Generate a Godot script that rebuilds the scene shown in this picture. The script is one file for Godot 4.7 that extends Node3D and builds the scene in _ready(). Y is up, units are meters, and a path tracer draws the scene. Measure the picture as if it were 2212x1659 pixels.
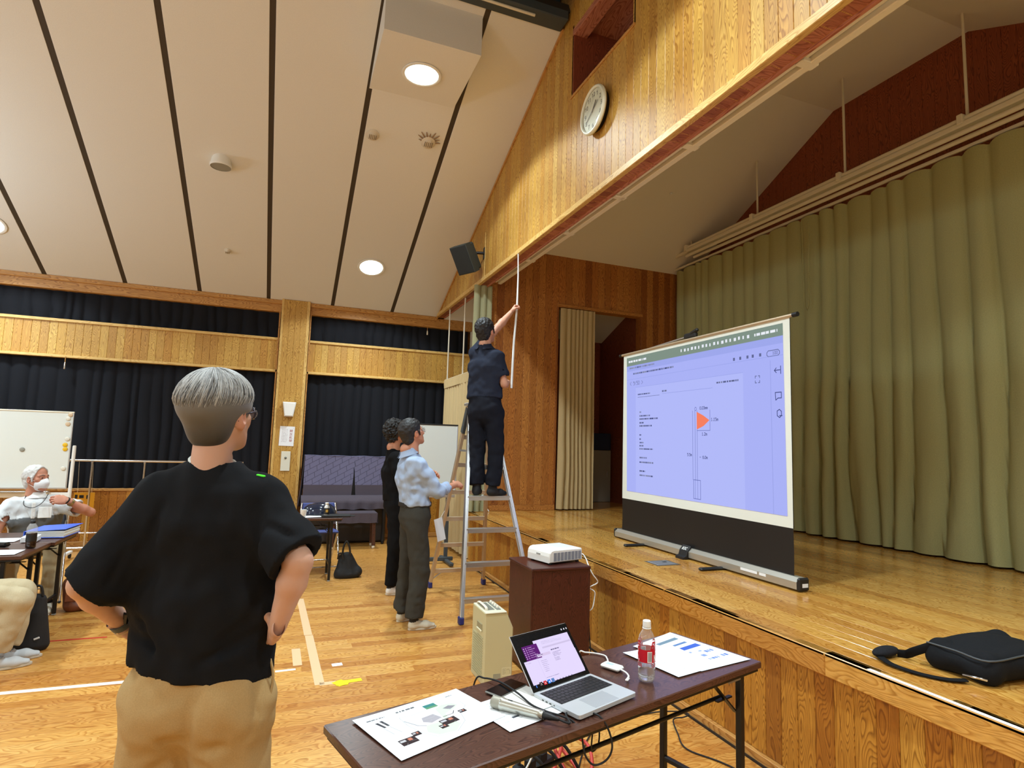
extends Node3D

const UP := Vector3.UP
var M := {}
var used := {}
var rng := RandomNumberGenerator.new()


# ---------------------------------------------------------------- mesh builder
class MB:
	var v := PackedVector3Array()
	var n := PackedVector3Array()
	var uv := PackedVector2Array()
	var c := PackedColorArray()
	var ix := PackedInt32Array()
	var T := Transform3D()
	var col := Color.WHITE
	var us := Vector2.ONE

	func vert(p: Vector3, nn: Vector3, t := Vector2.ZERO) -> int:
		v.append(T * p)
		n.append((T.basis * nn).normalized())
		uv.append(t * us)
		c.append(col)
		return v.size() - 1

	# corners counter-clockwise seen from outside
	func quad(a: Vector3, b: Vector3, cc: Vector3, d: Vector3, ua := Vector2(0, 0), ub := Vector2(1, 0), uc := Vector2(1, 1), ud := Vector2(0, 1)) -> void:
		var nn := (b - a).cross(d - a)
		if nn.length_squared() < 1e-14:
			nn = (cc - b).cross(d - b)
		nn = nn.normalized()
		var i := vert(a, nn, ua)
		vert(b, nn, ub)
		vert(cc, nn, uc)
		vert(d, nn, ud)
		ix.append_array([i, i + 2, i + 1, i, i + 3, i + 2])

	func tri(a: Vector3, b: Vector3, cc: Vector3) -> void:
		var nn := (b - a).cross(cc - a).normalized()
		var i := vert(a, nn)
		vert(b, nn)
		vert(cc, nn)
		ix.append_array([i, i + 2, i + 1])

	# chamfered box; uv: u across, v along the longest side, in metres
	func box(ce: Vector3, s: Vector3, b := 0.0, R := Basis(), uo := Vector2.ZERO) -> void:
		var keep := T
		T = T * Transform3D(R, ce)
		var h := s * 0.5
		b = minf(b, minf(h.x, minf(h.y, h.z)) * 0.9)
		var along := 0
		if s.y >= s.x and s.y >= s.z:
			along = 1
		elif s.z >= s.x and s.z >= s.y:
			along = 2
		for ax in 3:
			for sg in [-1.0, 1.0]:
				var u := (ax + 1) % 3
				var w := (ax + 2) % 3
				if sg < 0:
					var q := u
					u = w
					w = q
				var P := []
				var U := []
				for k in [[-1, -1], [1, -1], [1, 1], [-1, 1]]:
					var p := Vector3.ZERO
					p[ax] = sg * h[ax]
					p[u] = k[0] * (h[u] - b)
					p[w] = k[1] * (h[w] - b)
					P.append(p)
					if u == along:
						U.append(Vector2(p[w], p[u]) + uo)
					else:
						U.append(Vector2(p[u], p[w]) + uo)
				quad(P[0], P[1], P[2], P[3], U[0], U[1], U[2], U[3])
		if b > 0.0:
			for ax in 3:
				var u := (ax + 1) % 3
				var w := (ax + 2) % 3
				for su in [-1.0, 1.0]:
					for sw in [-1.0, 1.0]:
						var P := []
						for k in [[-1, 0], [1, 0], [1, 1], [-1, 1]]:
							var p := Vector3.ZERO
							p[ax] = k[0] * (h[ax] - b)
							p[u] = su * (h[u] - (b if k[1] == 1 else 0.0))
							p[w] = sw * (h[w] - (b if k[1] == 0 else 0.0))
							P.append(p)
						if su * sw < 0:
							quad(P[0], P[1], P[2], P[3], uo, uo, uo, uo)
						else:
							quad(P[3], P[2], P[1], P[0], uo, uo, uo, uo)
			for sx in [-1.0, 1.0]:
				for sy in [-1.0, 1.0]:
					for sz in [-1.0, 1.0]:
						var a := Vector3(sx * h.x, sy * (h.y - b), sz * (h.z - b))
						var bb := Vector3(sx * (h.x - b), sy * h.y, sz * (h.z - b))
						var cc := Vector3(sx * (h.x - b), sy * (h.y - b), sz * h.z)
						if sx * sy * sz > 0:
							tri(a, bb, cc)
						else:
							tri(a, cc, bb)
		T = keep

	# box between two points (a bar of rectangular section)
	func bar(a: Vector3, b: Vector3, w: float, d: float, side := Vector3.RIGHT, bev := 0.0) -> void:
		var y := (b - a).normalized()
		var x := (side - y * side.dot(y)).normalized()
		var z := x.cross(y)
		box((a + b) * 0.5, Vector3(w, a.distance_to(b), d), bev, Basis(x, y, z))

	# tube along points; r: a float or an array of radii
	func tube(P: Array, r, sides := 8, caps := true, flat := 1.0, side := Vector3.ZERO) -> void:
		var m := P.size()
		var base := v.size()
		var t0: Vector3 = (P[1] - P[0]).normalized()
		var x := side
		if x == Vector3.ZERO:
			x = Vector3.UP if absf(t0.y) < 0.9 else Vector3.RIGHT
		x = (x - t0 * x.dot(t0)).normalized()
		var len := 0.0
		for i in m:
			var t: Vector3
			if i == 0:
				t = t0
			elif i == m - 1:
				t = (P[i] - P[i - 1]).normalized()
			else:
				t = ((P[i + 1] - P[i]).normalized() + (P[i] - P[i - 1]).normalized()).normalized()
			x = (x - t * x.dot(t)).normalized()
			var z := x.cross(t)
			if i > 0:
				len += P[i].distance_to(P[i - 1])
			var rr: float = r[i] if r is Array else r
			for k in sides + 1:
				var a := TAU * k / sides
				var d := x * cos(a) + z * sin(a) * flat
				var nn := x * cos(a) * flat + z * sin(a)
				vert(P[i] + d * rr, nn, Vector2(float(k) / sides, len))
		for i in m - 1:
			for k in sides:
				var q := base + i * (sides + 1) + k
				var w := q + sides + 1
				ix.append_array([q, w + 1, w, q, q + 1, w + 1])
		if caps:
			for e in [0, m - 1]:
				var ce: Vector3 = P[e]
				var t: Vector3 = (P[0] - P[1]).normalized() if e == 0 else (P[m - 1] - P[m - 2]).normalized()
				var ci := vert(ce, t)
				var st := v.size()
				for k in sides:
					v.append(v[base + e * (sides + 1) + k])
					n.append((T.basis * t).normalized())
					uv.append(Vector2.ZERO)
					c.append(col)
				for k in sides:
					if e == 0:
						ix.append_array([ci, st + (k + 1) % sides, st + k])
					else:
						ix.append_array([ci, st + k, st + (k + 1) % sides])

	# profile of Vector2(radius, height), turned round y; smooth unless points repeat
	func lathe(pr: Array, sides := 24, x := Transform3D(), sxz := Vector2.ONE) -> void:
		if pr[0].y > pr[-1].y:
			pr = pr.duplicate()
			pr.reverse()
		var keep := T
		T = T * x
		var base := v.size()
		var m := pr.size()
		var len := 0.0
		for i in m:
			var a: Vector2 = pr[maxi(i - 1, 0)]
			var b: Vector2 = pr[mini(i + 1, m - 1)]
			if i > 0 and pr[i - 1].is_equal_approx(pr[i]):
				a = pr[i]
			if i < m - 1 and pr[i + 1].is_equal_approx(pr[i]):
				b = pr[i]
			var d := b - a
			var nn := Vector2(d.y, -d.x).normalized()
			if i > 0:
				len += pr[i].distance_to(pr[i - 1])
			for k in sides + 1:
				var an := TAU * k / sides
				vert(Vector3(pr[i].x * cos(an) * sxz.x, pr[i].y, pr[i].x * sin(an) * sxz.y), Vector3(nn.x * cos(an) / sxz.x, nn.y, nn.x * sin(an) / sxz.y), Vector2(float(k) / sides, len))
		for i in m - 1:
			if pr[i].is_equal_approx(pr[i + 1]):
				continue
			for k in sides:
				var q := base + i * (sides + 1) + k
				var w := q + sides + 1
				ix.append_array([q, q + 1, w + 1, q, w + 1, w])
		T = keep

	# polygon (counter-clockwise seen from +z), from z=0 to z=d, front edge chamfered by b
	func extrude(poly: PackedVector2Array, d: float, x := Transform3D(), b := 0.0) -> void:
		var keep := T
		T = T * x
		if Geometry2D.is_polygon_clockwise(poly):
			poly.reverse()
		var inner := poly
		if b > 0.0:
			var off := Geometry2D.offset_polygon(poly, -b, Geometry2D.JOIN_MITER)
			if off.size() == 1 and off[0].size() == poly.size():
				var best := 0
				inner = off[0]
				if Geometry2D.is_polygon_clockwise(inner):
					inner.reverse()
				for k in inner.size():
					if inner[k].distance_to(poly[0]) < inner[best].distance_to(poly[0]):
						best = k
				var turned := PackedVector2Array()
				for k in inner.size():
					turned.append(inner[(k + best) % inner.size()])
				inner = turned
			else:
				b = 0.0
		var tr := Geometry2D.triangulate_polygon(inner)
		for f in [0, 1]:
			var src := inner if f == 1 else poly
			var t2 := tr if f == 1 else Geometry2D.triangulate_polygon(poly)
			var st := v.size()
			for p in src:
				vert(Vector3(p.x, p.y, d if f == 1 else 0.0), Vector3(0, 0, 1 if f == 1 else -1), p)
			for k in range(0, t2.size(), 3):
				var p0 := src[t2[k]]
				var ccw := (src[t2[k + 1]] - p0).cross(src[t2[k + 2]] - p0) > 0
				if ccw == (f == 1):
					ix.append_array([st + t2[k], st + t2[k + 2], st + t2[k + 1]])
				else:
					ix.append_array([st + t2[k], st + t2[k + 1], st + t2[k + 2]])
		var m := poly.size()
		for k in m:
			var p := poly[k]
			var q := poly[(k + 1) % m]
			quad(Vector3(p.x, p.y, 0), Vector3(q.x, q.y, 0), Vector3(q.x, q.y, d - b), Vector3(p.x, p.y, d - b), p, q, q, p)
			if b > 0.0:
				var pi := inner[k]
				var qi := inner[(k + 1) % m]
				quad(Vector3(p.x, p.y, d - b), Vector3(q.x, q.y, d - b), Vector3(qi.x, qi.y, d), Vector3(pi.x, pi.y, d), p, q, q, p)
		T = keep

	# smooth surface f(i, j) -> point; normals from neighbours
	func sheet(nu: int, nv: int, f: Callable, uf = null) -> void:
		var P := PackedVector3Array()
		for j in nv + 1:
			for i in nu + 1:
				P.append(f.call(float(i) / nu, float(j) / nv))
		var base := v.size()
		for j in nv + 1:
			for i in nu + 1:
				var a := P[j * (nu + 1) + maxi(i - 1, 0)]
				var b := P[j * (nu + 1) + mini(i + 1, nu)]
				var cc := P[maxi(j - 1, 0) * (nu + 1) + i]
				var d := P[mini(j + 1, nv) * (nu + 1) + i]
				var t := Vector2(float(i) / nu, float(j) / nv)
				if uf != null:
					t = uf.call(t.x, t.y)
				vert(P[j * (nu + 1) + i], (b - a).cross(cc - d), t)
		for j in nv:
			for i in nu:
				var q := base + j * (nu + 1) + i
				var w := q + nu + 1
				ix.append_array([q, q + 1, w + 1, q, w + 1, w])

	func ball(ce: Vector3, r: Vector3, R := Basis(), rings := 10, sides := 14) -> void:
		var keep := T
		T = T * Transform3D(R, ce)
		var base := v.size()
		for j in rings + 1:
			var la := PI * j / rings - PI / 2
			for i in sides + 1:
				var lo := TAU * i / sides
				var d := Vector3(cos(la) * cos(lo), sin(la), cos(la) * sin(lo))
				vert(d * r, d / r, Vector2(float(i) / sides, float(j) / rings))
		for j in rings:
			for i in sides:
				var q := base + j * (sides + 1) + i
				var w := q + sides + 1
				ix.append_array([q, q + 1, w + 1, q, w + 1, w])
		T = keep

	func mesh() -> ArrayMesh:
		var a := []
		a.resize(Mesh.ARRAY_MAX)
		a[Mesh.ARRAY_VERTEX] = v
		a[Mesh.ARRAY_NORMAL] = n
		a[Mesh.ARRAY_TEX_UV] = uv
		a[Mesh.ARRAY_COLOR] = c
		a[Mesh.ARRAY_INDEX] = ix
		var m := ArrayMesh.new()
		m.add_surface_from_arrays(Mesh.PRIMITIVE_TRIANGLES, a)
		return m


# ---------------------------------------------------------------- distance field, for bodies and soft things
class Field:
	var o: Vector3
	var h: float
	var nx: int
	var ny: int
	var nz: int
	var f := PackedFloat32Array()

	func _init(lo: Vector3, hi: Vector3, cell: float) -> void:
		o = lo
		h = cell
		nx = int((hi.x - lo.x) / h) + 2
		ny = int((hi.y - lo.y) / h) + 2
		nz = int((hi.z - lo.z) / h) + 2
		f.resize(nx * ny * nz)
		f.fill(10.0)

	# a tapered capsule a-b; section: radius along side s, radius * q across; flat: cut straight at b. op 0 joins, 1 cuts away
	func cap(a: Vector3, b: Vector3, ra: float, rb: float, k := 0.02, q := 1.0, s := Vector3.ZERO, op := 0, flat := false) -> void:
		var big := maxf(ra, rb) * maxf(1.0, q) + k + h * 2.0
		var lo := (Vector3(minf(a.x, b.x), minf(a.y, b.y), minf(a.z, b.z)) - Vector3.ONE * big - o) / h
		var hi := (Vector3(maxf(a.x, b.x), maxf(a.y, b.y), maxf(a.z, b.z)) + Vector3.ONE * big - o) / h
		var x0 := maxi(0, int(lo.x))
		var x1 := mini(nx - 1, int(hi.x) + 1)
		var y0 := maxi(0, int(lo.y))
		var y1 := mini(ny - 1, int(hi.y) + 1)
		var z0 := maxi(0, int(lo.z))
		var z1 := mini(nz - 1, int(hi.z) + 1)
		var ab := b - a
		var inv := 1.0 / maxf(ab.length_squared(), 1e-9)
		var dr := rb - ra
		var oval := s != Vector3.ZERO and q != 1.0
		if oval and ab.length_squared() > 1e-8:
			s = (s - ab * s.dot(ab) * inv).normalized()
		var iq2 := 1.0 / (q * q)
		var sc := minf(1.0, q)
		var dir := ab.normalized()
		var ln := ab.length()
		for z in range(z0, z1 + 1):
			for y in range(y0, y1 + 1):
				var i := (z * ny + y) * nx + x0
				var p := o + Vector3(x0, y, z) * h - a
				for x in range(x0, x1 + 1):
					var t := clampf(p.dot(ab) * inv, 0.0, 1.0)
					var e := p - ab * t
					var d: float
					if oval:
						var es := e.dot(s)
						d = (sqrt(es * es + (e.length_squared() - es * es) * iq2) - ra - dr * t) * sc
					else:
						d = e.length() - ra - dr * t
					if flat:
						d = maxf(d, p.dot(dir) - ln)
					var g := f[i]
					if op == 0:
						var w := k - absf(g - d)
						f[i] = minf(g, d) - (w * w * 0.25 / k if w > 0.0 else 0.0)
					else:
						d = -d
						var w := k - absf(g - d)
						f[i] = maxf(g, d) + (w * w * 0.25 / k if w > 0.0 else 0.0)
					i += 1
					p.x += h

	func ell(ce: Vector3, r: Vector3, R := Basis(), k := 0.02, op := 0) -> void:
		var big := maxf(r.x, maxf(r.y, r.z)) + k + h * 2.0
		var lo := (ce - Vector3.ONE * big - o) / h
		var hi := (ce + Vector3.ONE * big - o) / h
		var x0 := maxi(0, int(lo.x))
		var x1 := mini(nx - 1, int(hi.x) + 1)
		var inv := R.inverse()
		var ir := Vector3.ONE / r
		var sm := minf(r.x, minf(r.y, r.z))
		for z in range(maxi(0, int(lo.z)), mini(nz - 1, int(hi.z) + 1) + 1):
			for y in range(maxi(0, int(lo.y)), mini(ny - 1, int(hi.y) + 1) + 1):
				var i := (z * ny + y) * nx + x0
				var p := o + Vector3(x0, y, z) * h - ce
				for x in range(x0, x1 + 1):
					var e := (inv * p) * ir
					var l := e.length()
					var d := (l - 1.0) * l / maxf((e * ir).length(), 1e-6) if l > 1e-4 else -sm
					var g := f[i]
					if op == 0:
						var w := k - absf(g - d)
						f[i] = minf(g, d) - (w * w * 0.25 / k if w > 0.0 else 0.0)
					else:
						d = -d
						var w := k - absf(g - d)
						f[i] = maxf(g, d) + (w * w * 0.25 / k if w > 0.0 else 0.0)
					i += 1
					p.x += h

	# cut away everything beyond a plane (side the normal points to), inside a ball
	func plane(p0: Vector3, nn: Vector3, ce := Vector3.ZERO, rad := 99.0) -> void:
		for z in nz:
			for y in ny:
				var i := (z * ny + y) * nx
				var p := o + Vector3(0, y, z) * h
				for x in nx:
					if f[i] < 0.06 and p.distance_squared_to(ce) < rad * rad:
						f[i] = maxf(f[i], (p - p0).dot(nn))
					i += 1
					p.x += h

	# a fold: depth > 0 presses in along a-b, depth < 0 raises
	func fold(a: Vector3, b: Vector3, w: float, depth: float) -> void:
		var big := w * 2.2
		var lo := (Vector3(minf(a.x, b.x), minf(a.y, b.y), minf(a.z, b.z)) - Vector3.ONE * big - o) / h
		var hi := (Vector3(maxf(a.x, b.x), maxf(a.y, b.y), maxf(a.z, b.z)) + Vector3.ONE * big - o) / h
		var ab := b - a
		var inv := 1.0 / maxf(ab.length_squared(), 1e-9)
		var iw := 1.0 / (w * w)
		var x0 := maxi(0, int(lo.x))
		var x1 := mini(nx - 1, int(hi.x) + 1)
		for z in range(maxi(0, int(lo.z)), mini(nz - 1, int(hi.z) + 1) + 1):
			for y in range(maxi(0, int(lo.y)), mini(ny - 1, int(hi.y) + 1) + 1):
				var i := (z * ny + y) * nx + x0
				var p := o + Vector3(x0, y, z) * h - a
				for x in range(x0, x1 + 1):
					if f[i] < 0.05:
						var t := p.dot(ab) * inv
						var tc := clampf(t, 0.0, 1.0)
						var d2 := (p - ab * tc).length_squared() * iw
						if d2 < 4.0:
							f[i] += depth * exp(-d2) * (1.0 - pow(absf(2.0 * tc - 1.0), 3.0))
					i += 1
					p.x += h

	func wrinkle(nz_: FastNoiseLite, amp: float) -> void:
		for z in nz:
			for y in ny:
				var i := (z * ny + y) * nx
				for x in nx:
					if absf(f[i]) < 0.04:
						f[i] += amp * nz_.get_noise_3d(o.x + x * h, o.y + y * h, o.z + z * h)
					i += 1

	# surface nets into a mesh builder
	func skin(mb) -> void:
		var at := {}
		var sxy := nx * ny
		var offs := [0, 1, nx, nx + 1, sxy, sxy + 1, sxy + nx, sxy + nx + 1]
		var lim := h * 3.0
		var edges := [[0, 1], [2, 3], [4, 5], [6, 7], [0, 2], [1, 3], [4, 6], [5, 7], [0, 4], [1, 5], [2, 6], [3, 7]]
		var cell := PackedInt32Array()
		for z in nz - 1:
			for y in ny - 1:
				var i := (z * ny + y) * nx
				for x in nx - 1:
					if absf(f[i]) < lim:
						var neg := 0
						for q in 8:
							if f[i + offs[q]] < 0.0:
								neg += 1
						if neg > 0 and neg < 8:
							cell.append(i)
					i += 1
		for i in cell:
			var x := i % nx
			var y := (i / nx) % ny
			var z := i / sxy
			var s := Vector3.ZERO
			var cnt := 0
			var va := PackedFloat32Array()
			for q in 8:
				va.append(f[i + offs[q]])
			for e in edges:
				var a := va[e[0]]
				var b := va[e[1]]
				if (a < 0.0) != (b < 0.0):
					var t := a / (a - b)
					var pa := Vector3(e[0] & 1, (e[0] >> 1) & 1, (e[0] >> 2) & 1)
					var pb := Vector3(e[1] & 1, (e[1] >> 1) & 1, (e[1] >> 2) & 1)
					s += pa.lerp(pb, t)
					cnt += 1
			var g := Vector3(va[1] + va[3] + va[5] + va[7] - va[0] - va[2] - va[4] - va[6], va[2] + va[3] + va[6] + va[7] - va[0] - va[1] - va[4] - va[5], va[4] + va[5] + va[6] + va[7] - va[0] - va[1] - va[2] - va[3])
			at[i] = mb.vert(o + (Vector3(x, y, z) + s / cnt) * h, g)
		for i in cell:
			var inside := f[i] < 0.0
			for ax in 3:
				var st: int = [1, nx, sxy][ax]
				if (f[i + st] < 0.0) == inside:
					continue
				var u: int = [nx, sxy, 1][ax]
				var w: int = [sxy, 1, nx][ax]
				if not (at.has(i - u) and at.has(i - w) and at.has(i - u - w)):
					continue
				var a: int = at[i]
				var b: int = at[i - u]
				var cc: int = at[i - u - w]
				var d: int = at[i - w]
				if inside:
					mb.ix.append_array([a, cc, b, a, d, cc])
				else:
					mb.ix.append_array([a, b, cc, a, cc, d])


# ---------------------------------------------------------------- naming
func numbered(called: String) -> String:
	if not used.has(called):
		used[called] = 0
		return called
	used[called] += 1
	return "%s_%03d" % [called, used[called]]


func tag(o: Node, label: String, category: String, group := "", kind := "") -> void:
	o.set_meta("label", label)
	o.set_meta("category", category)
	if group:
		o.set_meta("group", group)
	if kind:
		o.set_meta("kind", kind)


func thing(called: String, label: String, category: String, at := Vector3.ZERO, turn := 0.0, group := "", kind := "") -> Node3D:
	var o := Node3D.new()
	o.name = numbered(called)
	add_child(o)
	o.position = at
	o.rotation.y = turn
	tag(o, label, category, group, kind)
	return o


func put(called: String, mb: MB, m: Material, parent: Node = null) -> MeshInstance3D:
	var o := MeshInstance3D.new()
	o.mesh = mb.mesh()
	o.material_override = m
	o.cast_shadow = GeometryInstance3D.SHADOW_CASTING_SETTING_ON
	if parent == null:
		o.name = numbered(called)
		add_child(o)
	else:
		o.name = called
		parent.add_child(o, true)
	return o


# one mesh that is a thing by itself
func solo(called: String, mb: MB, m: Material, label: String, category: String, group := "", kind := "") -> MeshInstance3D:
	var o := put(called, mb, m)
	tag(o, label, category, group, kind)
	return o


func copy(src: Node3D, called: String, label: String, group := "") -> Node3D:
	var o: Node3D = src.duplicate()
	o.name = numbered(called)
	add_child(o)
	o.set_meta("label", label)
	if group:
		o.set_meta("group", group)
	return o


# ---------------------------------------------------------------- boards
# one board on a wall or floor: A across, B along, N out; b0 and b1 may differ at its two sides
func board(parent: Node, called: String, m: Material, O: Vector3, A: Vector3, B: Vector3, N: Vector3, a0: float, a1: float, b0: float, b0r: float, b1: float, b1r: float, t := 0.012, c := 0.002, gap := 0.0006) -> void:
	var mb := MB.new()
	board_into(mb, O, A, B, N, a0, a1, b0, b0r, b1, b1r, t, c, gap)
	put(called, mb, m, parent)


func board_into(mb: MB, O: Vector3, A: Vector3, B: Vector3, N: Vector3, a0: float, a1: float, b0: float, b0r: float, b1: float, b1r: float, t := 0.012, c := 0.002, gap := 0.0006) -> void:
	a0 += gap
	a1 -= gap
	var ro := Vector2(rng.randf() * 3.0, rng.randf() * 5.0)
	var flip := A.cross(B).dot(N) < 0.0
	var q := [Vector2(a0, b0), Vector2(a1, b0r), Vector2(a1, b1r), Vector2(a0, b1)]
	var inn := [Vector2(a0 + c, b0 + c), Vector2(a1 - c, b0r + c), Vector2(a1 - c, b1r - c), Vector2(a0 + c, b1 - c)]
	var P := []
	var F := []
	var G := []
	for k in 4:
		P.append(O + A * q[k].x + B * q[k].y)
		G.append(O + A * q[k].x + B * q[k].y + N * (t - c))
		F.append(O + A * inn[k].x + B * inn[k].y + N * t)
	var U := []
	for k in 4:
		U.append(q[k] - Vector2(a0, b0) + ro)
	var od := [3, 2, 1, 0] if flip else [0, 1, 2, 3]
	mb.quad(F[od[0]], F[od[1]], F[od[2]], F[od[3]], U[od[0]], U[od[1]], U[od[2]], U[od[3]])
	for k in 4:
		var i: int = od[k]
		var j: int = od[(k + 1) % 4]
		mb.quad(G[i], G[j], F[j], F[i], U[i], U[j], U[j], U[i])
		mb.quad(P[i], P[j], G[j], G[i], U[i], U[j], U[j], U[i])


# a run of boards; lo and hi give the ends at a distance s
func run_boards(parent: Node, called: String, mats: Array, O: Vector3, A: Vector3, B: Vector3, N: Vector3, total: float, bw: float, lo: Callable, hi: Callable, t := 0.012, c := 0.003) -> void:
	var k := int(ceil(total / bw - 0.001))
	for i in k:
		var a0 := i * bw
		var a1 := minf(total, a0 + bw)
		var p: float = lo.call(a0)
		var q: float = lo.call(a1)
		var r: float = hi.call(a0)
		var s: float = hi.call(a1)
		if r - p < 0.01 and s - q < 0.01:
			continue
		var m: Material = mats[rng.randi() % mats.size()]
		board(parent, called, m, O, A, B, N, a0, a1, p, q, maxf(r, p + 0.012), maxf(s, q + 0.012), t, c)


# ---------------------------------------------------------------- materials
func mat(c: Color, rough := 0.7, metal := 0.0, spec := 0.5) -> StandardMaterial3D:
	var m := StandardMaterial3D.new()
	m.albedo_color = c
	m.roughness = rough
	m.metallic = metal
	m.metallic_specular = spec
	return m


func c8(r: int, g: int, b: int) -> Color:
	return Color(r / 255.0, g / 255.0, b / 255.0)


func noise_tex(sd: int, w: int, h: int, freq: float, stops: Array, octaves := 2, warp := 0.0) -> NoiseTexture2D:
	var n := FastNoiseLite.new()
	n.seed = sd
	n.noise_type = FastNoiseLite.TYPE_SIMPLEX_SMOOTH
	n.frequency = freq
	n.fractal_octaves = octaves
	n.fractal_gain = 0.4
	if warp > 0.0:
		n.domain_warp_enabled = true
		n.domain_warp_amplitude = warp
		n.domain_warp_frequency = freq * 2.0
	var g := Gradient.new()
	var off := PackedFloat32Array()
	var cs := PackedColorArray()
	for s in stops:
		off.append(s[0])
		cs.append(s[1])
	g.offsets = off
	g.colors = cs
	var t := NoiseTexture2D.new()
	t.width = w
	t.height = h
	t.seamless = true
	t.noise = n
	t.color_ramp = g
	return t


# growth rings: the contours of a slow noise
func rings(k: int, light: Color, mid: Color, dark: Color) -> Array:
	var s := []
	for i in k:
		var a := float(i) / k
		var w := 1.0 / k
		s.append([a + 0.001, light])
		s.append([a + w * 0.55, light.lerp(mid, 0.7)])
		s.append([a + w * 0.86, dark])
		s.append([a + w * 0.96, mid])
	return s


func wood_set(sd: int, light: Color, mid: Color, dark: Color, k: int, rough: float, tones: Array, size := Vector2(0.42, 4.2), freq := 0.006, coat := 0.0) -> Array:
	var t := noise_tex(sd, 512, 1024, freq, rings(k, light, mid, dark), 2)
	var fine := noise_tex(sd + 5, 512, 512, 0.05, [[0.0, Color(0.86, 0.84, 0.8)], [0.5, Color(1, 1, 1)], [1.0, Color(0.93, 0.92, 0.9)]], 3)
	var out := []
	for tone in tones:
		var m := mat(tone, rough)
		m.albedo_texture = t
		m.uv1_scale = Vector3(1.0 / size.x, 1.0 / size.y, 1)
		m.detail_enabled = true
		m.detail_albedo = fine
		m.detail_blend_mode = BaseMaterial3D.BLEND_MODE_MUL
		if coat > 0.0:
			m.clearcoat_enabled = true
			m.clearcoat = coat
			m.clearcoat_roughness = 0.12
		out.append(m)
	return out


func cloth(c: Color, rough := 0.95, scale := 0.06, amp := 0.08) -> StandardMaterial3D:
	var m := mat(c, rough, 0.0, 0.25)
	m.albedo_texture = noise_tex(int(c.r * 255) * 7 + int(c.b * 255), 256, 256, 0.09, [[0.0, Color(1 - amp * 2, 1 - amp * 2, 1 - amp * 2)], [1.0, Color.WHITE]], 3)
	m.uv1_triplanar = true
	m.uv1_scale = Vector3.ONE / scale * 0.25
	return m


func glow(c: Color, e: float) -> StandardMaterial3D:
	var m := mat(Color.BLACK, 0.6)
	m.emission_enabled = true
	m.emission = c
	m.emission_energy_multiplier = e
	return m


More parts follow.
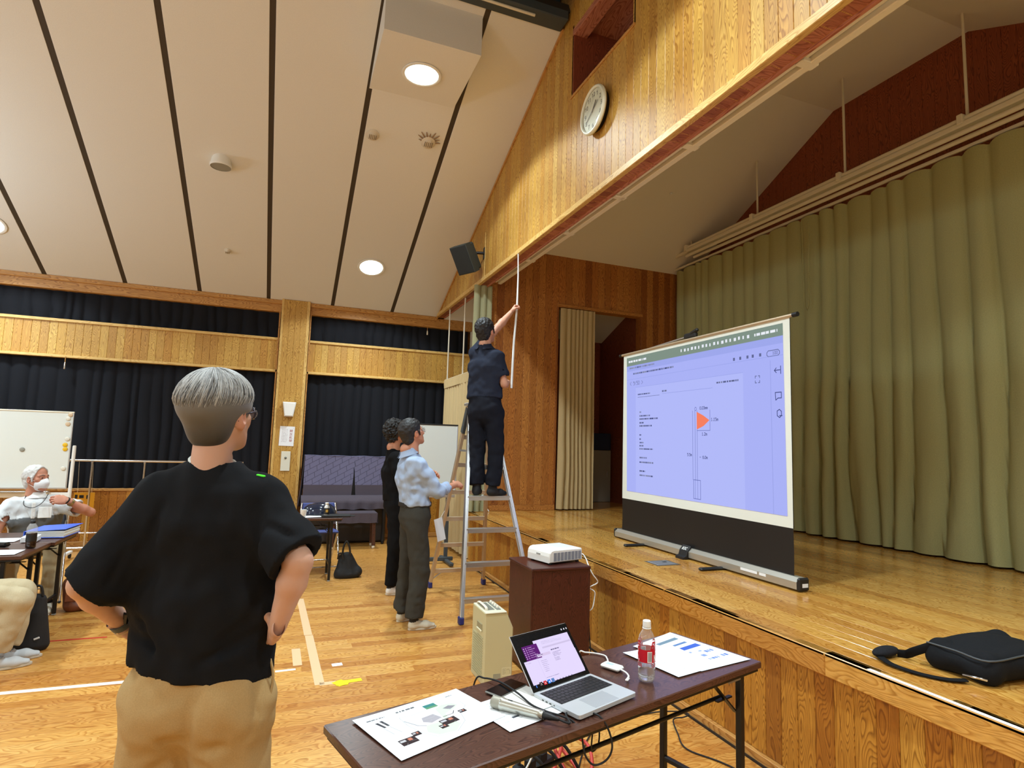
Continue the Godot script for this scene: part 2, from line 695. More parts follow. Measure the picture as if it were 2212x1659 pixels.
func materials() -> void:
	var T3 := [c8(255, 250, 244), c8(244, 232, 218), c8(232, 214, 194), c8(250, 238, 214), c8(238, 216, 186)]
	M.wall = wood_set(11, c8(216, 180, 98), c8(200, 160, 78), c8(164, 120, 50), 13, 0.5, T3)
	M.front = wood_set(12, c8(212, 162, 72), c8(194, 142, 56), c8(150, 102, 34), 13, 0.45, [c8(255, 250, 240), c8(238, 222, 200), c8(214, 186, 158), c8(248, 232, 206), c8(226, 196, 160)])
	M.side = wood_set(13, c8(208, 146, 76), c8(190, 126, 60), c8(150, 92, 40), 12, 0.5, [c8(255, 250, 244), c8(234, 220, 206), c8(206, 180, 160), c8(246, 230, 214)])
	M.trim = wood_set(14, c8(204, 154, 86), c8(186, 134, 68), c8(156, 104, 48), 9, 0.45, [c8(255, 252, 248)])
	M.trim_light = wood_set(15, c8(226, 192, 122), c8(216, 178, 104), c8(194, 152, 80), 9, 0.42, [c8(255, 252, 248)])
	M.soffit = wood_set(16, c8(196, 132, 104), c8(182, 114, 86), c8(150, 84, 58), 8, 0.5, [c8(255, 250, 248), c8(240, 226, 220), c8(226, 206, 198)])
	M.floor = wood_set(17, c8(226, 178, 104), c8(214, 160, 84), c8(190, 132, 62), 8, 0.36, [c8(255, 252, 246), c8(246, 236, 222), c8(234, 218, 198), c8(252, 244, 226), c8(224, 200, 172), c8(240, 226, 204)], Vector2(0.5, 2.6))
	M.stage = wood_set(18, c8(228, 182, 104), c8(214, 164, 84), c8(190, 136, 60), 9, 0.2, [c8(255, 250, 242), c8(244, 230, 212), c8(228, 206, 180), c8(250, 240, 220)], Vector2(0.5, 2.8), 0.006, 0.25)
	M.redwall = wood_set(19, c8(160, 84, 52), c8(142, 68, 40), c8(108, 48, 28), 12, 0.55, [c8(255, 250, 248)])
	M.walnut = wood_set(20, c8(96, 64, 52), c8(80, 50, 40), c8(60, 36, 30), 16, 0.3, [c8(255, 250, 248)], Vector2(0.3, 2.4))
	M.cabinet = wood_set(21, c8(84, 42, 34), c8(72, 34, 28), c8(54, 24, 20), 12, 0.34, [c8(255, 250, 248)], Vector2(0.3, 2.4))
	M.pianowood = wood_set(22, c8(92, 56, 42), c8(78, 46, 34), c8(58, 34, 26), 10, 0.4, [c8(255, 250, 248)])
	M.ceiling = mat(c8(232, 230, 224), 0.95, 0, 0.2)
	M.ceiling.albedo_texture = noise_tex(31, 256, 256, 0.25, [[0.0, Color(0.95, 0.945, 0.94)], [1.0, Color.WHITE]], 2)
	M.ceiling.uv1_triplanar = true
	M.ceiling.uv1_scale = Vector3.ONE * 2.0
	M.stageceil = mat(c8(232, 226, 214), 0.95, 0, 0.2)
	M.batten = mat(c8(66, 54, 38), 0.8)
	M.steel = mat(c8(64, 72, 76), 0.55)
	M.black = mat(c8(22, 22, 24), 0.5)
	M.blackgloss = mat(c8(16, 16, 18), 0.15)
	M.blackmetal = mat(c8(28, 27, 27), 0.38, 0.3)
	M.rubber = mat(c8(24, 24, 26), 0.75)
	M.white = mat(c8(236, 236, 232), 0.45)
	M.cream = mat(c8(226, 218, 198), 0.5)
	M.alu = mat(c8(206, 208, 210), 0.32, 0.85)
	M.alu_tan = mat(c8(206, 186, 158), 0.42, 0.6)
	M.chrome = mat(c8(220, 220, 222), 0.14, 1.0)
	M.paper = mat(c8(236, 240, 244), 0.85, 0, 0.3)
	M.blackout = cloth(c8(34, 35, 40), 0.98, 0.05, 0.1)
	M.olive = cloth(c8(184, 182, 130), 0.95, 0.05, 0.07)
	M.beige = cloth(c8(204, 180, 134), 0.95, 0.05, 0.06)
	M.greencurtain = cloth(c8(176, 176, 140), 0.9, 0.05, 0.06)
	M.lamp = glow(Color(0.96, 1.0, 0.95), 9.0)
	M.red = mat(c8(190, 40, 36), 0.5)
	M.yellow = mat(c8(240, 226, 24), 0.6)
	M.bluecap = mat(c8(34, 44, 112), 0.5)
	M.skin = mat(Color.WHITE, 0.52, 0, 0.4)
	M.skin.subsurf_scatter_enabled = true
	M.skin.subsurf_scatter_strength = 0.12
	M.skin.vertex_color_use_as_albedo = true
	M.eye = mat(c8(30, 22, 20), 0.12)


# ---------------------------------------------------------------- camera, light
func view() -> void:
	var cam := Camera3D.new()
	cam.name = "camera"
	cam.fov = 66.41
	cam.near = 0.05
	cam.far = 60.0
	cam.transform = Transform3D(Basis.from_euler(Vector3(deg_to_rad(5.84916), deg_to_rad(-21.1512), deg_to_rad(1.756617))), Vector3(0, 1.58, 0))
	add_child(cam)
	cam.current = true
	var we := WorldEnvironment.new()
	we.name = "surroundings"
	var e := Environment.new()
	e.background_mode = Environment.BG_COLOR
	e.background_color = Color.BLACK
	e.tonemap_mode = Environment.TONE_MAPPER_LINEAR
	e.tonemap_exposure = EXPOSURE
	e.sdfgi_enabled = true
	e.ssao_enabled = true
	e.ssil_enabled = true
	we.environment = e
	add_child(we)
	# unseen fill lamps, added out of frame to brighten the sloping ceiling
	for x in [-4.6, -9.0]:
		for z in [-7.0, -1.2]:
			var l := OmniLight3D.new()
			l.name = "added_hall_fill"
			l.position = Vector3(x, 3.3, z)
			l.light_energy = FILL
			l.light_color = Color(0.86, 0.95, 1.0)
			l.light_size = 0.25
			l.omni_range = 40.0
			l.omni_attenuation = 2.0
			l.shadow_enabled = true
			add_child(l, true)
	# fill lamp added above the stage, out of frame, lifting curtain and ceiling
	var w := OmniLight3D.new()
	w.name = "added_stage_fill"
	w.position = Vector3(4.0, 3.9, 1.0)
	w.light_energy = 1.3
	w.light_color = Color(0.9, 0.97, 1.0)
	w.light_size = 0.3
	w.omni_range = 40.0
	w.omni_attenuation = 2.0
	w.shadow_enabled = true
	add_child(w)


const EXPOSURE := 1.1
const FILL := 2.5
const SPOT := 1.0


# a wide weak spill and a stronger beam from one fitting
func spot(parent: Node, at: Vector3, e: float) -> void:
	for q in [[70.0, 0.16, 3.2], [56.0, 0.9, 9.0]]:
		var l := SpotLight3D.new()
		l.name = "light"
		l.position = at
		l.rotation.x = -PI / 2
		l.spot_angle = q[0]
		l.spot_angle_attenuation = q[1]
		l.spot_range = 40.0
		l.spot_attenuation = 2.0
		l.light_energy = q[2] * e
		l.light_size = 0.1
		l.light_color = Color(0.90, 0.97, 1.0)
		l.shadow_enabled = true
		parent.add_child(l, true)


# ---------------------------------------------------------------- the hall
func sy(z: float) -> float:  # the sloping ceiling
	return 3.70 + 0.42 * (z + 9.8) if z < -4.1 else 3.70 + 0.42 * (1.6 - z)


func cy(z: float) -> float:  # the ceiling over the stage
	if z < -4.85:
		return 4.33 + (z + 7.53) * 0.4963
	if z > -3.35:
		return 5.66 - (z + 3.35) * 0.4963
	return 5.66


func slab(a: Vector3, b: Vector3, m: Material, called: String, parent: Node = null, bev := 0.0) -> MeshInstance3D:
	var mb := MB.new()
	mb.box((a + b) * 0.5, (b - a).abs(), bev)
	return put(called, mb, m, parent)


func structure(called: String, label: String, category: String) -> Node3D:
	return thing(called, label, category, Vector3.ZERO, 0.0, "", "structure")


func room() -> void:
	var X := 2.354
	# floor of the hall
	var fl := structure("floor", "hall floor of short honey coloured wooden strips, worn and lightly polished", "floor")
	slab(Vector3(-13, -0.2, -9.9), Vector3(3.1, -0.013, 1.7), M.trim[0], "subfloor", fl)
	var strips := []
	var bw := 0.098
	for r in range(0, 116):
		var z1 := 1.6 - r * bw
		var x := -13.0 + rng.randf() * 1.8
		while x < 2.36:
			var ln := rng.randf_range(0.9, 1.8)
			var xe := minf(x + ln, 2.36 if z1 > -7.7 else 3.0)
			if xe - x > 0.1 and xe > -4.2:
				strips.append([maxf(x, -13), xe, z1 - bw, z1])
			x += ln
	strips.sort_custom(func(a, b): return _near(a) < _near(b))
	var rest := MB.new()
	for i in strips.size():
		var s: Array = strips[i]
		var O := Vector3(0, -0.013, s[2])
		if i < 296:
			board(fl, "plank", M.floor[rng.randi() % 6], O, Vector3.BACK, Vector3.RIGHT, UP, 0, s[3] - s[2], s[0], s[0], s[1], s[1], 0.013, 0.0009, 0.0003)
		else:
			board_into(rest, O, Vector3.BACK, Vector3.RIGHT, UP, 0, s[3] - s[2], s[0], s[0], s[1], s[1], 0.013, 0.0009, 0.0003)
	var far := put("planks", rest, M.floor[1], fl)
	far.set_meta("kind", "stuff")
	slab(Vector3(-13, -0.013, -9.8), Vector3(-4.2, 0, 1.6), M.floor[2], "floor_field", fl)

	# back wall with its windows behind blackout curtains
	var wb := structure("wall_back", "long timber boarded wall with curtained windows behind the whiteboards and piano", "wall")
	slab(Vector3(-13, 0, -10.1), Vector3(3.1, 6.2, -9.95), M.trim[0], "backing", wb)
	slab(Vector3(-13, 0.0, -9.95), Vector3(3.1, 0.76, -9.814), M.trim[0], "dado_core", wb)
	run_boards(wb, "board", M.front, Vector3(-4.6, 0, -9.814), Vector3.RIGHT, UP, Vector3.BACK, 7.6, 0.1, func(_s): return 0.07, func(_s): return 0.76)
	slab(Vector3(-13, 0.755, -9.95), Vector3(3.0, 0.79, -9.785), M.trim[0], "sill", wb, 0.004)
	slab(Vector3(-13, 2.62, -9.95), Vector3(3.0, 3.10, -9.815), M.trim[0], "band_core", wb)
	run_boards(wb, "board", M.wall, Vector3(-4.6, 0, -9.815), Vector3.RIGHT, UP, Vector3.BACK, 7.6, 0.1, func(_s): return 2.62, func(_s): return 3.09)
	slab(Vector3(-13, 2.585, -9.95), Vector3(3.0, 2.622, -9.77), M.trim_light[0], "rail", wb, 0.004)
	slab(Vector3(-13, 3.085, -9.95), Vector3(3.0, 3.125, -9.775), M.trim_light[0], "rail", wb, 0.004)
	slab(Vector3(-13, 3.535, -9.95), Vector3(3.0, 3.70, -9.78), M.trim[0], "cornice", wb, 0.006)
	slab(Vector3(-13, 3.655, -9.79), Vector3(X, 3.72, -9.74), M.trim[0], "cornice_lip", wb, 0.006)
	var bb := solo("baseboard_back", _boxmb(Vector3(-13, 0, -9.81), Vector3(3.0, 0.07, -9.79), 0.004), M.trim[0], "low wooden skirting along the boarded back wall", "baseboard", "", "structure")
	bb.set_meta("kind", "structure")
	var pl := structure("trim_1", "wide boarded timber pillar carrying the wall light and notice", "pillar")
	slab(Vector3(-0.13, 0, -9.95), Vector3(0.28, 3.735, -9.722), M.trim[0], "core", pl)
	run_boards(pl, "board", [M.wall[0], M.wall[3], M.wall[1]], Vector3(-0.10, 0, -9.722), Vector3.RIGHT, UP, Vector3.BACK, 0.34, 0.0852, func(_s): return 0.0, func(_s): return 3.73)
	slab(Vector3(-0.135, 0, -9.95), Vector3(-0.10, 3.735, -9.708), M.trim_light[0], "edge_strip", pl, 0.004)
	slab(Vector3(0.24, 0, -9.95), Vector3(0.285, 3.735, -9.708), M.trim_light[0], "edge_strip", pl, 0.004)
	for xs in [-0.165, 0.295]:
		slab(Vector3(xs, 0, -9.95), Vector3(xs + 0.02, 3.6, -9.77), M.trim[0], "window_jamb", pl)

	# sloping ceilings
	var ce := structure("ceiling", "pitched cream ceiling of long panels split by dark battens", "ceiling")
	var L := 4.84 / 0.922
	for side in 2:
		var Bs := Vector3(0, 0.3872, 0.922 if side == 0 else -0.922)
		var Ns := Vector3(0, -0.922, 0.3872 if side == 0 else -0.3872)
		var O := Vector3(0, 3.70, -9.8 if side == 0 else 1.6)
		var R := Basis(Vector3.RIGHT, Bs, Vector3.RIGHT.cross(Bs))
		var mb := MB.new()
		mb.box(O + Bs * (L * 0.5) - Ns * 0.09 + Vector3(-5.0, 0, 0), Vector3(16.2, L + 0.3, 0.12), 0, R)
		put("roof_deck", mb, M.batten, ce)
		var xr := X
		var xb := 1.578
		while xr > -13.0:
			var xl := maxf(xb + 0.028, -13.0)
			var pm := MB.new()
			pm.box(O + Bs * (L * 0.5) - Ns * 0.012 + Vector3((xl + xr) * 0.5, 0, 0), Vector3(xr - xl, L, 0.024), 0.002, R)
			put("panel", pm, M.ceiling, ce)
			pm = MB.new()
			pm.box(O + Bs * (L * 0.5) - Ns * 0.016 + Vector3(xb, 0, 0), Vector3(0.056, L, 0.024), 0, R)
			put("batten", pm, M.batten, ce)
			xr = xb - 0.028
			xb -= 0.957
	var alc := MB.new()
	var Ra := Basis(Vector3.RIGHT, Vector3(0, 0.3872, 0.922), Vector3(0, -0.922, 0.3872))
	alc.box(Vector3(2.77, 3.70 + 0.47, -8.7), Vector3(0.56, 2.6, 0.03), 0, Ra)
	put("panel", alc, M.ceiling, ce)
	# the dropped boxes that carry the downlights
	for bx in [1.08, -3.705]:
		for side in 2:
			var mb := MB.new()
			var s := 1.0 if side == 0 else -1.0
			var zc := -4.1
			var poly := PackedVector2Array([Vector2(-6.06, 5.28), Vector2(-5.07, 5.28), Vector2(-5.07, 5.76), Vector2(-6.06, 5.34)])
			var Tx := Transform3D(Basis(Vector3(0, 0, s), UP, Vector3(-s, 0, 0)), Vector3(bx + s * 0.462, 0, 0 if side == 0 else 2 * zc))
			mb.extrude(poly, 0.924, Tx)
			put("bulkhead", mb, M.ceiling, ce)
	# dark steelwork along the ridge
	for q in [[-4.99, -4.80, 5.70, 5.80], [-4.70, -4.5, 5.86, 6.06], [-4.3, -3.9, 6.0, 6.2], [-3.7, -3.5, 5.86, 6.06], [-3.40, -3.21, 5.70, 5.80]]:
		slab(Vector3(-13, q[2], q[0]), Vector3(X - 0.02, q[3], q[1]), M.steel, "ridge_beam", ce, 0.01)
	slab(Vector3(-13, 6.22, -5.2), Vector3(X + 0.1, 6.3, -3.0), M.steel, "ridge_deck", ce)
	slab(Vector3(-13, 5.72, -5.12), Vector3(X, 6.25, -5.05), M.steel, "ridge_side", ce)
	slab(Vector3(-13, 5.72, -3.15), Vector3(X, 6.25, -3.08), M.steel, "ridge_side", ce)
	var cd := MB.new()
	cd.tube([Vector3(-6, 5.69, -4.86), Vector3(2.0, 5.69, -4.86)], 0.014, 8)
	put("conduit", cd, M.cream, ce)

	# the boarded gable over the stage
	var wg := structure("wall_stage", "tall boarded gable wall above the stage opening", "wall")
	run_boards(wg, "board", M.wall, Vector3(X + 0.014, 0, -9.8), Vector3.BACK, UP, Vector3.LEFT, 5.07, 0.1014, func(_s): return 3.77, func(s): return sy(-9.8 + s) + 0.02)
	run_boards(wg, "board", M.wall, Vector3(X + 0.014, 0, -4.73), Vector3.BACK, UP, Vector3.LEFT, 1.05, 0.105, func(_s): return 3.77, func(_s): return 4.88)
	run_boards(wg, "board", M.wall, Vector3(X + 0.014, 0, -4.73), Vector3.BACK, UP, Vector3.LEFT, 1.05, 0.105, func(_s): return 5.56, func(_s): return 5.95)
	run_boards(wg, "board", M.wall, Vector3(X + 0.014, 0, -3.68), Vector3.BACK, UP, Vector3.LEFT, 5.28, 0.1014, func(_s): return 3.77, func(s): return sy(-3.68 + s) + 0.02)
	slab(Vector3(X + 0.014, 3.72, -9.95), Vector3(X + 0.136, 6.3, -4.73), M.trim[0], "core", wg)
	slab(Vector3(X + 0.014, 3.72, -3.68), Vector3(X + 0.136, 6.3, 1.7), M.trim[0], "core", wg)
	slab(Vector3(X + 0.014, 3.72, -4.73), Vector3(X + 0.136, 4.88, -3.68), M.trim[0], "core", wg)
	slab(Vector3(X + 0.014, 5.56, -4.73), Vector3(X + 0.136, 6.3, -3.68), M.trim[0], "core", wg)
	slab(Vector3(X - 0.018, 3.715, -9.78), Vector3(X + 0.03, 3.77, 1.6), M.trim_light[0], "bottom_trim", wg, 0.004)
	slab(Vector3(X - 0.012, 4.86, -4.76), Vector3(X + 0.14, 4.885, -3.66), M.trim[0], "opening_sill", wg, 0.004)
	slab(Vector3(X + 0.0, 5.50, -4.75), Vector3(X + 0.14, 5.57, -3.66), M.soffit[0], "opening_lintel", wg, 0.004)
	slab(Vector3(X + 0.002, 4.87, -4.75), Vector3(X + 0.5, 5.6, -4.72), M.redwall[0], "opening_jamb", wg)
	slab(Vector3(X + 0.002, 4.87, -3.69), Vector3(X + 0.5, 5.6, -3.66), M.wall[0], "opening_jamb", wg)
	slab(Vector3(X + 0.5, 4.6, -4.9), Vector3(X + 0.56, 5.66, -3.5), mat(c8(150, 136, 140), 0.9), "opening_back", wg)
	slab(Vector3(X + 0.1, 5.58, -4.8), Vector3(X + 0.56, 5.64, -3.6), M.soffit[0], "opening_top", wg)
	slab(Vector3(X + 0.1, 4.82, -4.8), Vector3(X + 0.56, 4.86, -3.6), M.trim[0], "opening_floor", wg)
	# underside of the gable: short boards laid across
	run_boards(wg, "board", M.soffit, Vector3(0, 3.732, -9.75), Vector3.BACK, Vector3.RIGHT, Vector3.DOWN, 10.4, 0.112, func(_s): return X + 0.012, func(_s): return X + 0.118)
	slab(Vector3(X + 0.118, 3.705, -9.75), Vector3(X + 0.14, 3.80, 1.6), M.soffit[0], "inner_trim", wg, 0.003)
	# slim trim where the ceiling meets the gable
	var gt := MB.new()
	gt.bar(Vector3(X - 0.006, 3.685, -9.76), Vector3(X - 0.006, 5.72, -4.95), 0.022, 0.03, Vector3.RIGHT, 0.003)
	put("slope_trim", gt, M.trim[0], wg)

	# stage
	var sf := structure("trim_2", "raised stage with boarded front, thick nosing and glossy plank deck", "stage")
	slab(Vector3(X + 0.05, 0, -7.6), Vector3(6.0, 0.667, 1.6), M.trim[0], "core", sf)
	run_boards(sf, "board", M.front, Vector3(X + 0.05, 0, -7.6), Vector3.BACK, UP, Vector3.LEFT, 9.2, 0.101, func(_s): return 0.05, func(_s): return 0.59, 0.014)
	slab(Vector3(X + 0.01, 0, -7.6), Vector3(X + 0.06, 0.05, 1.6), M.trim[0], "skirting", sf, 0.003)
	slab(Vector3(X + 0.002, 0.0, -7.6), Vector3(X + 0.012, 0.012, 1.6), M.black, "skirting_gap", sf)
	var z := -7.6
	while z < 1.5:
		var ze := minf(z + rng.randf_range(0.9, 1.5), 1.6)
		board(sf, "nosing", M.stage[rng.randi() % 4], Vector3(X + 0.06, 0.58, 0), UP, Vector3.BACK, Vector3.LEFT, 0, 0.102, z, z, ze, ze, 0.06, 0.004, 0.0)
		z = ze
	for r in 36:
		var x0 := X + 0.06 + r * 0.0995
		z = -7.55 - rng.randf() * 1.2
		while z < 1.5:
			var ze := minf(z + rng.randf_range(1.0, 2.2), 1.6)
			if ze > -7.5:
				board(sf, "plank", M.stage[rng.randi() % 4], Vector3(x0, 0.667, 0), Vector3.RIGHT, Vector3.BACK, UP, 0, 0.0995, maxf(z, -7.55), maxf(z, -7.55), ze, ze, 0.015, 0.0008, 0.0002)
			z = ze
	slab(Vector3(X + 0.0, 0.667, -7.6), Vector3(X + 0.06, 0.682, 1.6), M.stage[1], "edge_plank", sf, 0.003)
	# pale edging tape along the near part of the stage lip
	solo("edge_tape", _boxmb(Vector3(X + 0.002, 0.682, -1.85), Vector3(X + 0.022, 0.6845, 1.2), 0.0005), M.white, "thin white strip stuck along the near stage lip", "tape")

	# stage side wall with its doorway
	var ws := structure("wall_side", "dark timber side wall of the stage with a curtained doorway", "wall")
	var zs := -7.53
	for q in [[2.56, 3.6, 0.682, 4.4], [3.6, 5.0, 3.6, 4.4], [5.0, 5.95, 0.682, 4.4]]:
		slab(Vector3(q[0], q[2], zs - 0.14), Vector3(q[1], q[3], zs - 0.012), M.side[1], "core", ws)
	run_boards(ws, "board", M.side, Vector3(2.55, 0, zs - 0.012), Vector3.RIGHT, UP, Vector3.BACK, 1.05, 0.105, func(_s): return 0.76, func(_s): return 4.36)
	run_boards(ws, "board", M.side, Vector3(3.6, 0, zs - 0.012), Vector3.RIGHT, UP, Vector3.BACK, 1.4, 0.1077, func(_s): return 3.62, func(_s): return 4.36)
	run_boards(ws, "board", M.side, Vector3(5.0, 0, zs - 0.012), Vector3.RIGHT, UP, Vector3.BACK, 0.95, 0.1056, func(_s): return 0.76, func(_s): return 4.36)
	slab(Vector3(2.55, 0.682, zs - 0.1), Vector3(3.6, 0.76, zs + 0.008), M.side[0], "skirting", ws, 0.004)
	slab(Vector3(5.0, 0.682, zs - 0.1), Vector3(5.9, 0.76, zs + 0.008), M.side[0], "skirting", ws, 0.004)
	slab(Vector3(3.57, 3.57, zs - 0.14), Vector3(5.02, 3.62, zs + 0.014), M.side[0], "door_head", ws, 0.004)
	slab(Vector3(3.575, 0.682, zs - 0.14), Vector3(3.605, 3.58, zs + 0.006), M.side[2], "door_jamb", ws, 0.003)
	slab(Vector3(4.995, 0.682, zs - 0.14), Vector3(5.025, 3.58, zs + 0.006), M.side[2], "door_jamb", ws, 0.003)
	slab(Vector3(2.53, 0.682, zs - 0.14), Vector3(2.56, 3.9, zs + 0.01), M.trim[0], "corner_post", ws, 0.004)
	# room seen through the doorway
	slab(Vector3(2.9, 0.5, -9.95), Vector3(6.1, 0.68, -7.6), M.stage[2], "side_room_floor", ws)
	slab(Vector3(2.95, 0.5, -9.1), Vector3(6.1, 4.4, -9.0), M.redwall[0], "side_room_wall", ws)
	slab(Vector3(5.13, 0.68, -9.0), Vector3(5.2, 4.4, -7.6), M.redwall[0], "side_room_wall", ws)
	slab(Vector3(3.0, 0, -9.9), Vector3(3.06, 4.4, -7.6), M.cream, "alcove_wall", ws)
	var rs := MB.new()
	rs.box(Vector3(4.2, 3.6, -8.5), Vector3(1.9, 1.0, 0.04), 0, Basis(Vector3.RIGHT, deg_to_rad(68)))
	put("side_room_ceiling", rs, M.stageceil, ws)
	slab(Vector3(3.0, 4.2, -9.9), Vector3(6.1, 4.3, -7.6), M.stageceil, "side_room_ceiling", ws)

	# the wall behind the curtain, and the ceiling over the stage
	var wr := structure("wall_right", "red brown boarded wall behind the stage curtain", "wall")
	var q := 0
	var zz := -7.53
	while zz < 1.55:
		var e := minf(zz + 0.12, 1.6)
		board(wr, "board", M.redwall[0], Vector3(5.9, 0, 0), Vector3.BACK, UP, Vector3.LEFT, zz, e, 0.68, 0.68, cy(zz) + 0.02, cy(e) + 0.02, 0.012, 0.003)
		zz = e
		q += 1
	slab(Vector3(5.9, 0.5, -7.6), Vector3(6.05, 6.0, 1.7), M.redwall[0], "core", wr)
	var sc := structure("ceiling_stage", "plain grey beige folded ceiling above the stage", "ceiling")
	for p in [[-7.6, -4.85], [-4.85, -3.35], [-3.35, 1.7]]:
		var mb := MB.new()
		var a := Vector3(4.2, cy(p[0]) + 0.03, p[0])
		var b := Vector3(4.2, cy(p[1]) + 0.03, p[1])
		mb.bar(a, b, 3.5, 0.06)
		put("panel", mb, M.stageceil, sc)
	# walls that close the hall behind the camera
	var wl := structure("wall_left", "far end wall of the hall", "wall")
	slab(Vector3(-13.2, 0, -10), Vector3(-13, 6.3, 1.8), M.ceiling, "boarding", wl)
	var wf := structure("wall_front", "long wall of the hall behind the camera", "wall")
	slab(Vector3(-13, 0, 1.6), Vector3(6.1, 6.3, 1.8), M.ceiling, "boarding", wf)
	slab(Vector3(-13, 0.0, 1.56), Vector3(2.35, 1.2, 1.6), M.wall[0], "dado", wf)


func _near(s: Array) -> float:
	var x: float = clampf(0.0, s[0], s[1])
	var z: float = s[3]
	var d := Vector2(x, z)
	# those in view first, then by distance
	var a := atan2((s[0] + s[1]) * 0.5, -z)
	var out := 0.0
	if z > -1.2 or a < deg_to_rad(-66) or a > deg_to_rad(66):
		out = 40.0
	return d.length() + out


func _boxmb(a: Vector3, b: Vector3, bev := 0.0) -> MB:
	var mb := MB.new()
	mb.box((a + b) * 0.5, (b - a).abs(), bev)
	return mb


# ---------------------------------------------------------------- lamps and fittings
func downlights() -> void:
	for d in [
		[Vector3(1.078, 5.28, -5.586), 0.0, "bright round downlight set in the dropped ceiling box near the gable"],
		[Vector3(1.075, 4.143, -8.745), 22.8, "bright round downlight flush in the sloping ceiling above the right black curtains"],
		[Vector3(-3.55, 4.09, -8.87), 22.8, "downlight in the sloping ceiling cut off at the picture's left side"],
		[Vector3(-3.705, 5.28, -5.586), 0.0, "downlight in the second ceiling box along, out of frame at the upper left"], [Vector3(1.078, 5.28, -2.614), 0.0, "downlight in the ceiling box above the front table, out of frame"],
		[Vector3(-3.705, 5.28, -2.614), 0.0, "downlight in the ceiling box behind the camera on the left, out of frame"], [Vector3(1.075, 4.143, 0.545), -22.8, "downlight in the near ceiling slope behind the camera by the gable"],
		[Vector3(-3.55, 4.09, 0.67), -22.8, "downlight in the near ceiling slope behind the camera, away from the gable"], [Vector3(-8.3, 5.26, -5.586), 0.0, "downlight at the hall's far end over the window side, out of frame"],
		[Vector3(-8.3, 5.26, -2.614), 0.0, "downlight at the hall's far end on the camera side, out of frame"], [Vector3(3.3, 4.42, -0.85), -26.4, "added unseen downlight in the stage ceiling, brightening the near end of the deck"]]:  # the stage ceiling entry is an added fitting that brightens the deck
		var t := thing("downlight", d[2], "ceiling light", d[0], 0.0, "ceiling downlights")
		var R := Basis(Vector3.RIGHT, -deg_to_rad(d[1]))
		var mb := MB.new()
		mb.T = Transform3D(R, Vector3.ZERO)
		mb.lathe([Vector2(0.165, 0.0), Vector2(0.195, -0.002), Vector2(0.2, -0.008), Vector2(0.195, -0.014), Vector2(0.17, -0.014), Vector2(0.166, -0.004)], 40)
		put("ring", mb, M.white, t)
		mb = MB.new()
		mb.T = Transform3D(R, Vector3.ZERO)
		mb.lathe([Vector2(0.168, -0.006), Vector2(0.14, -0.011), Vector2(0.07, -0.014), Vector2(0.0, -0.015)], 40)
		mb.lathe([Vector2(0.0, -0.0), Vector2(0.168, -0.0)], 40)
		put("lens", mb, M.lamp, t)
		spot(t, Vector3(0, -0.13 if d[1] == 0.0 else -0.2, 0), SPOT if d[1] == 0.0 else SPOT * 0.5)


# ---------------------------------------------------------------- curtains
# a hanging cloth from P0 along A (length len), from y0 down to y1; depth towards N; folds from a list of widths
func curtain(P0: Vector3, A: Vector3, N: Vector3, len: float, ytop: float, ybot: float, pitch: float, depth: float, sharp: float, sd: int, sag := 0.0, spread := 0.0, nv := 10) -> MB:
	var r := RandomNumberGenerator.new()
	r.seed = sd
	var edges := [0.0]
	while edges[-1] < len:
		edges.append(edges[-1] + pitch * r.randf_range(0.55, 1.45))
	var amp := []
	var lean := []
	for i in edges.size():
		amp.append(r.randf_range(0.55, 1.15))
		lean.append(r.randf_range(-1.0, 1.0))
	var n1 := FastNoiseLite.new()
	n1.seed = sd
	n1.frequency = 1.4
	var mb := MB.new()
	var nu := int(len / pitch * 12.0)
	mb.sheet(nu, nv, func(u, v):
		var s: float = u * len
		var drift: float = n1.get_noise_2d(s * 0.9, v * 0.7) * pitch * 0.55 * v
		var q: float = clampf(s + drift, 0.0, edges[-1] - 0.001)
		var k := 0
		while k < edges.size() - 2 and edges[k + 1] < q:
			k += 1
		var t: float = (q - edges[k]) / (edges[k + 1] - edges[k])
		var lobe := pow(sin(PI * t), sharp)
		var d: float = depth * amp[k] * (lobe - 0.6) * (0.55 + 0.45 * v + spread * v)
		d += n1.get_noise_2d(s * 0.5 + 40.0, v * 0.4) * depth * 0.5
		var top: float = ytop - sag * (1.0 - lobe) * (0.5 + absf(lean[k]))
		return P0 + A * s + N * d + UP * (lerpf(top, ybot, v) - P0.y))
	return mb


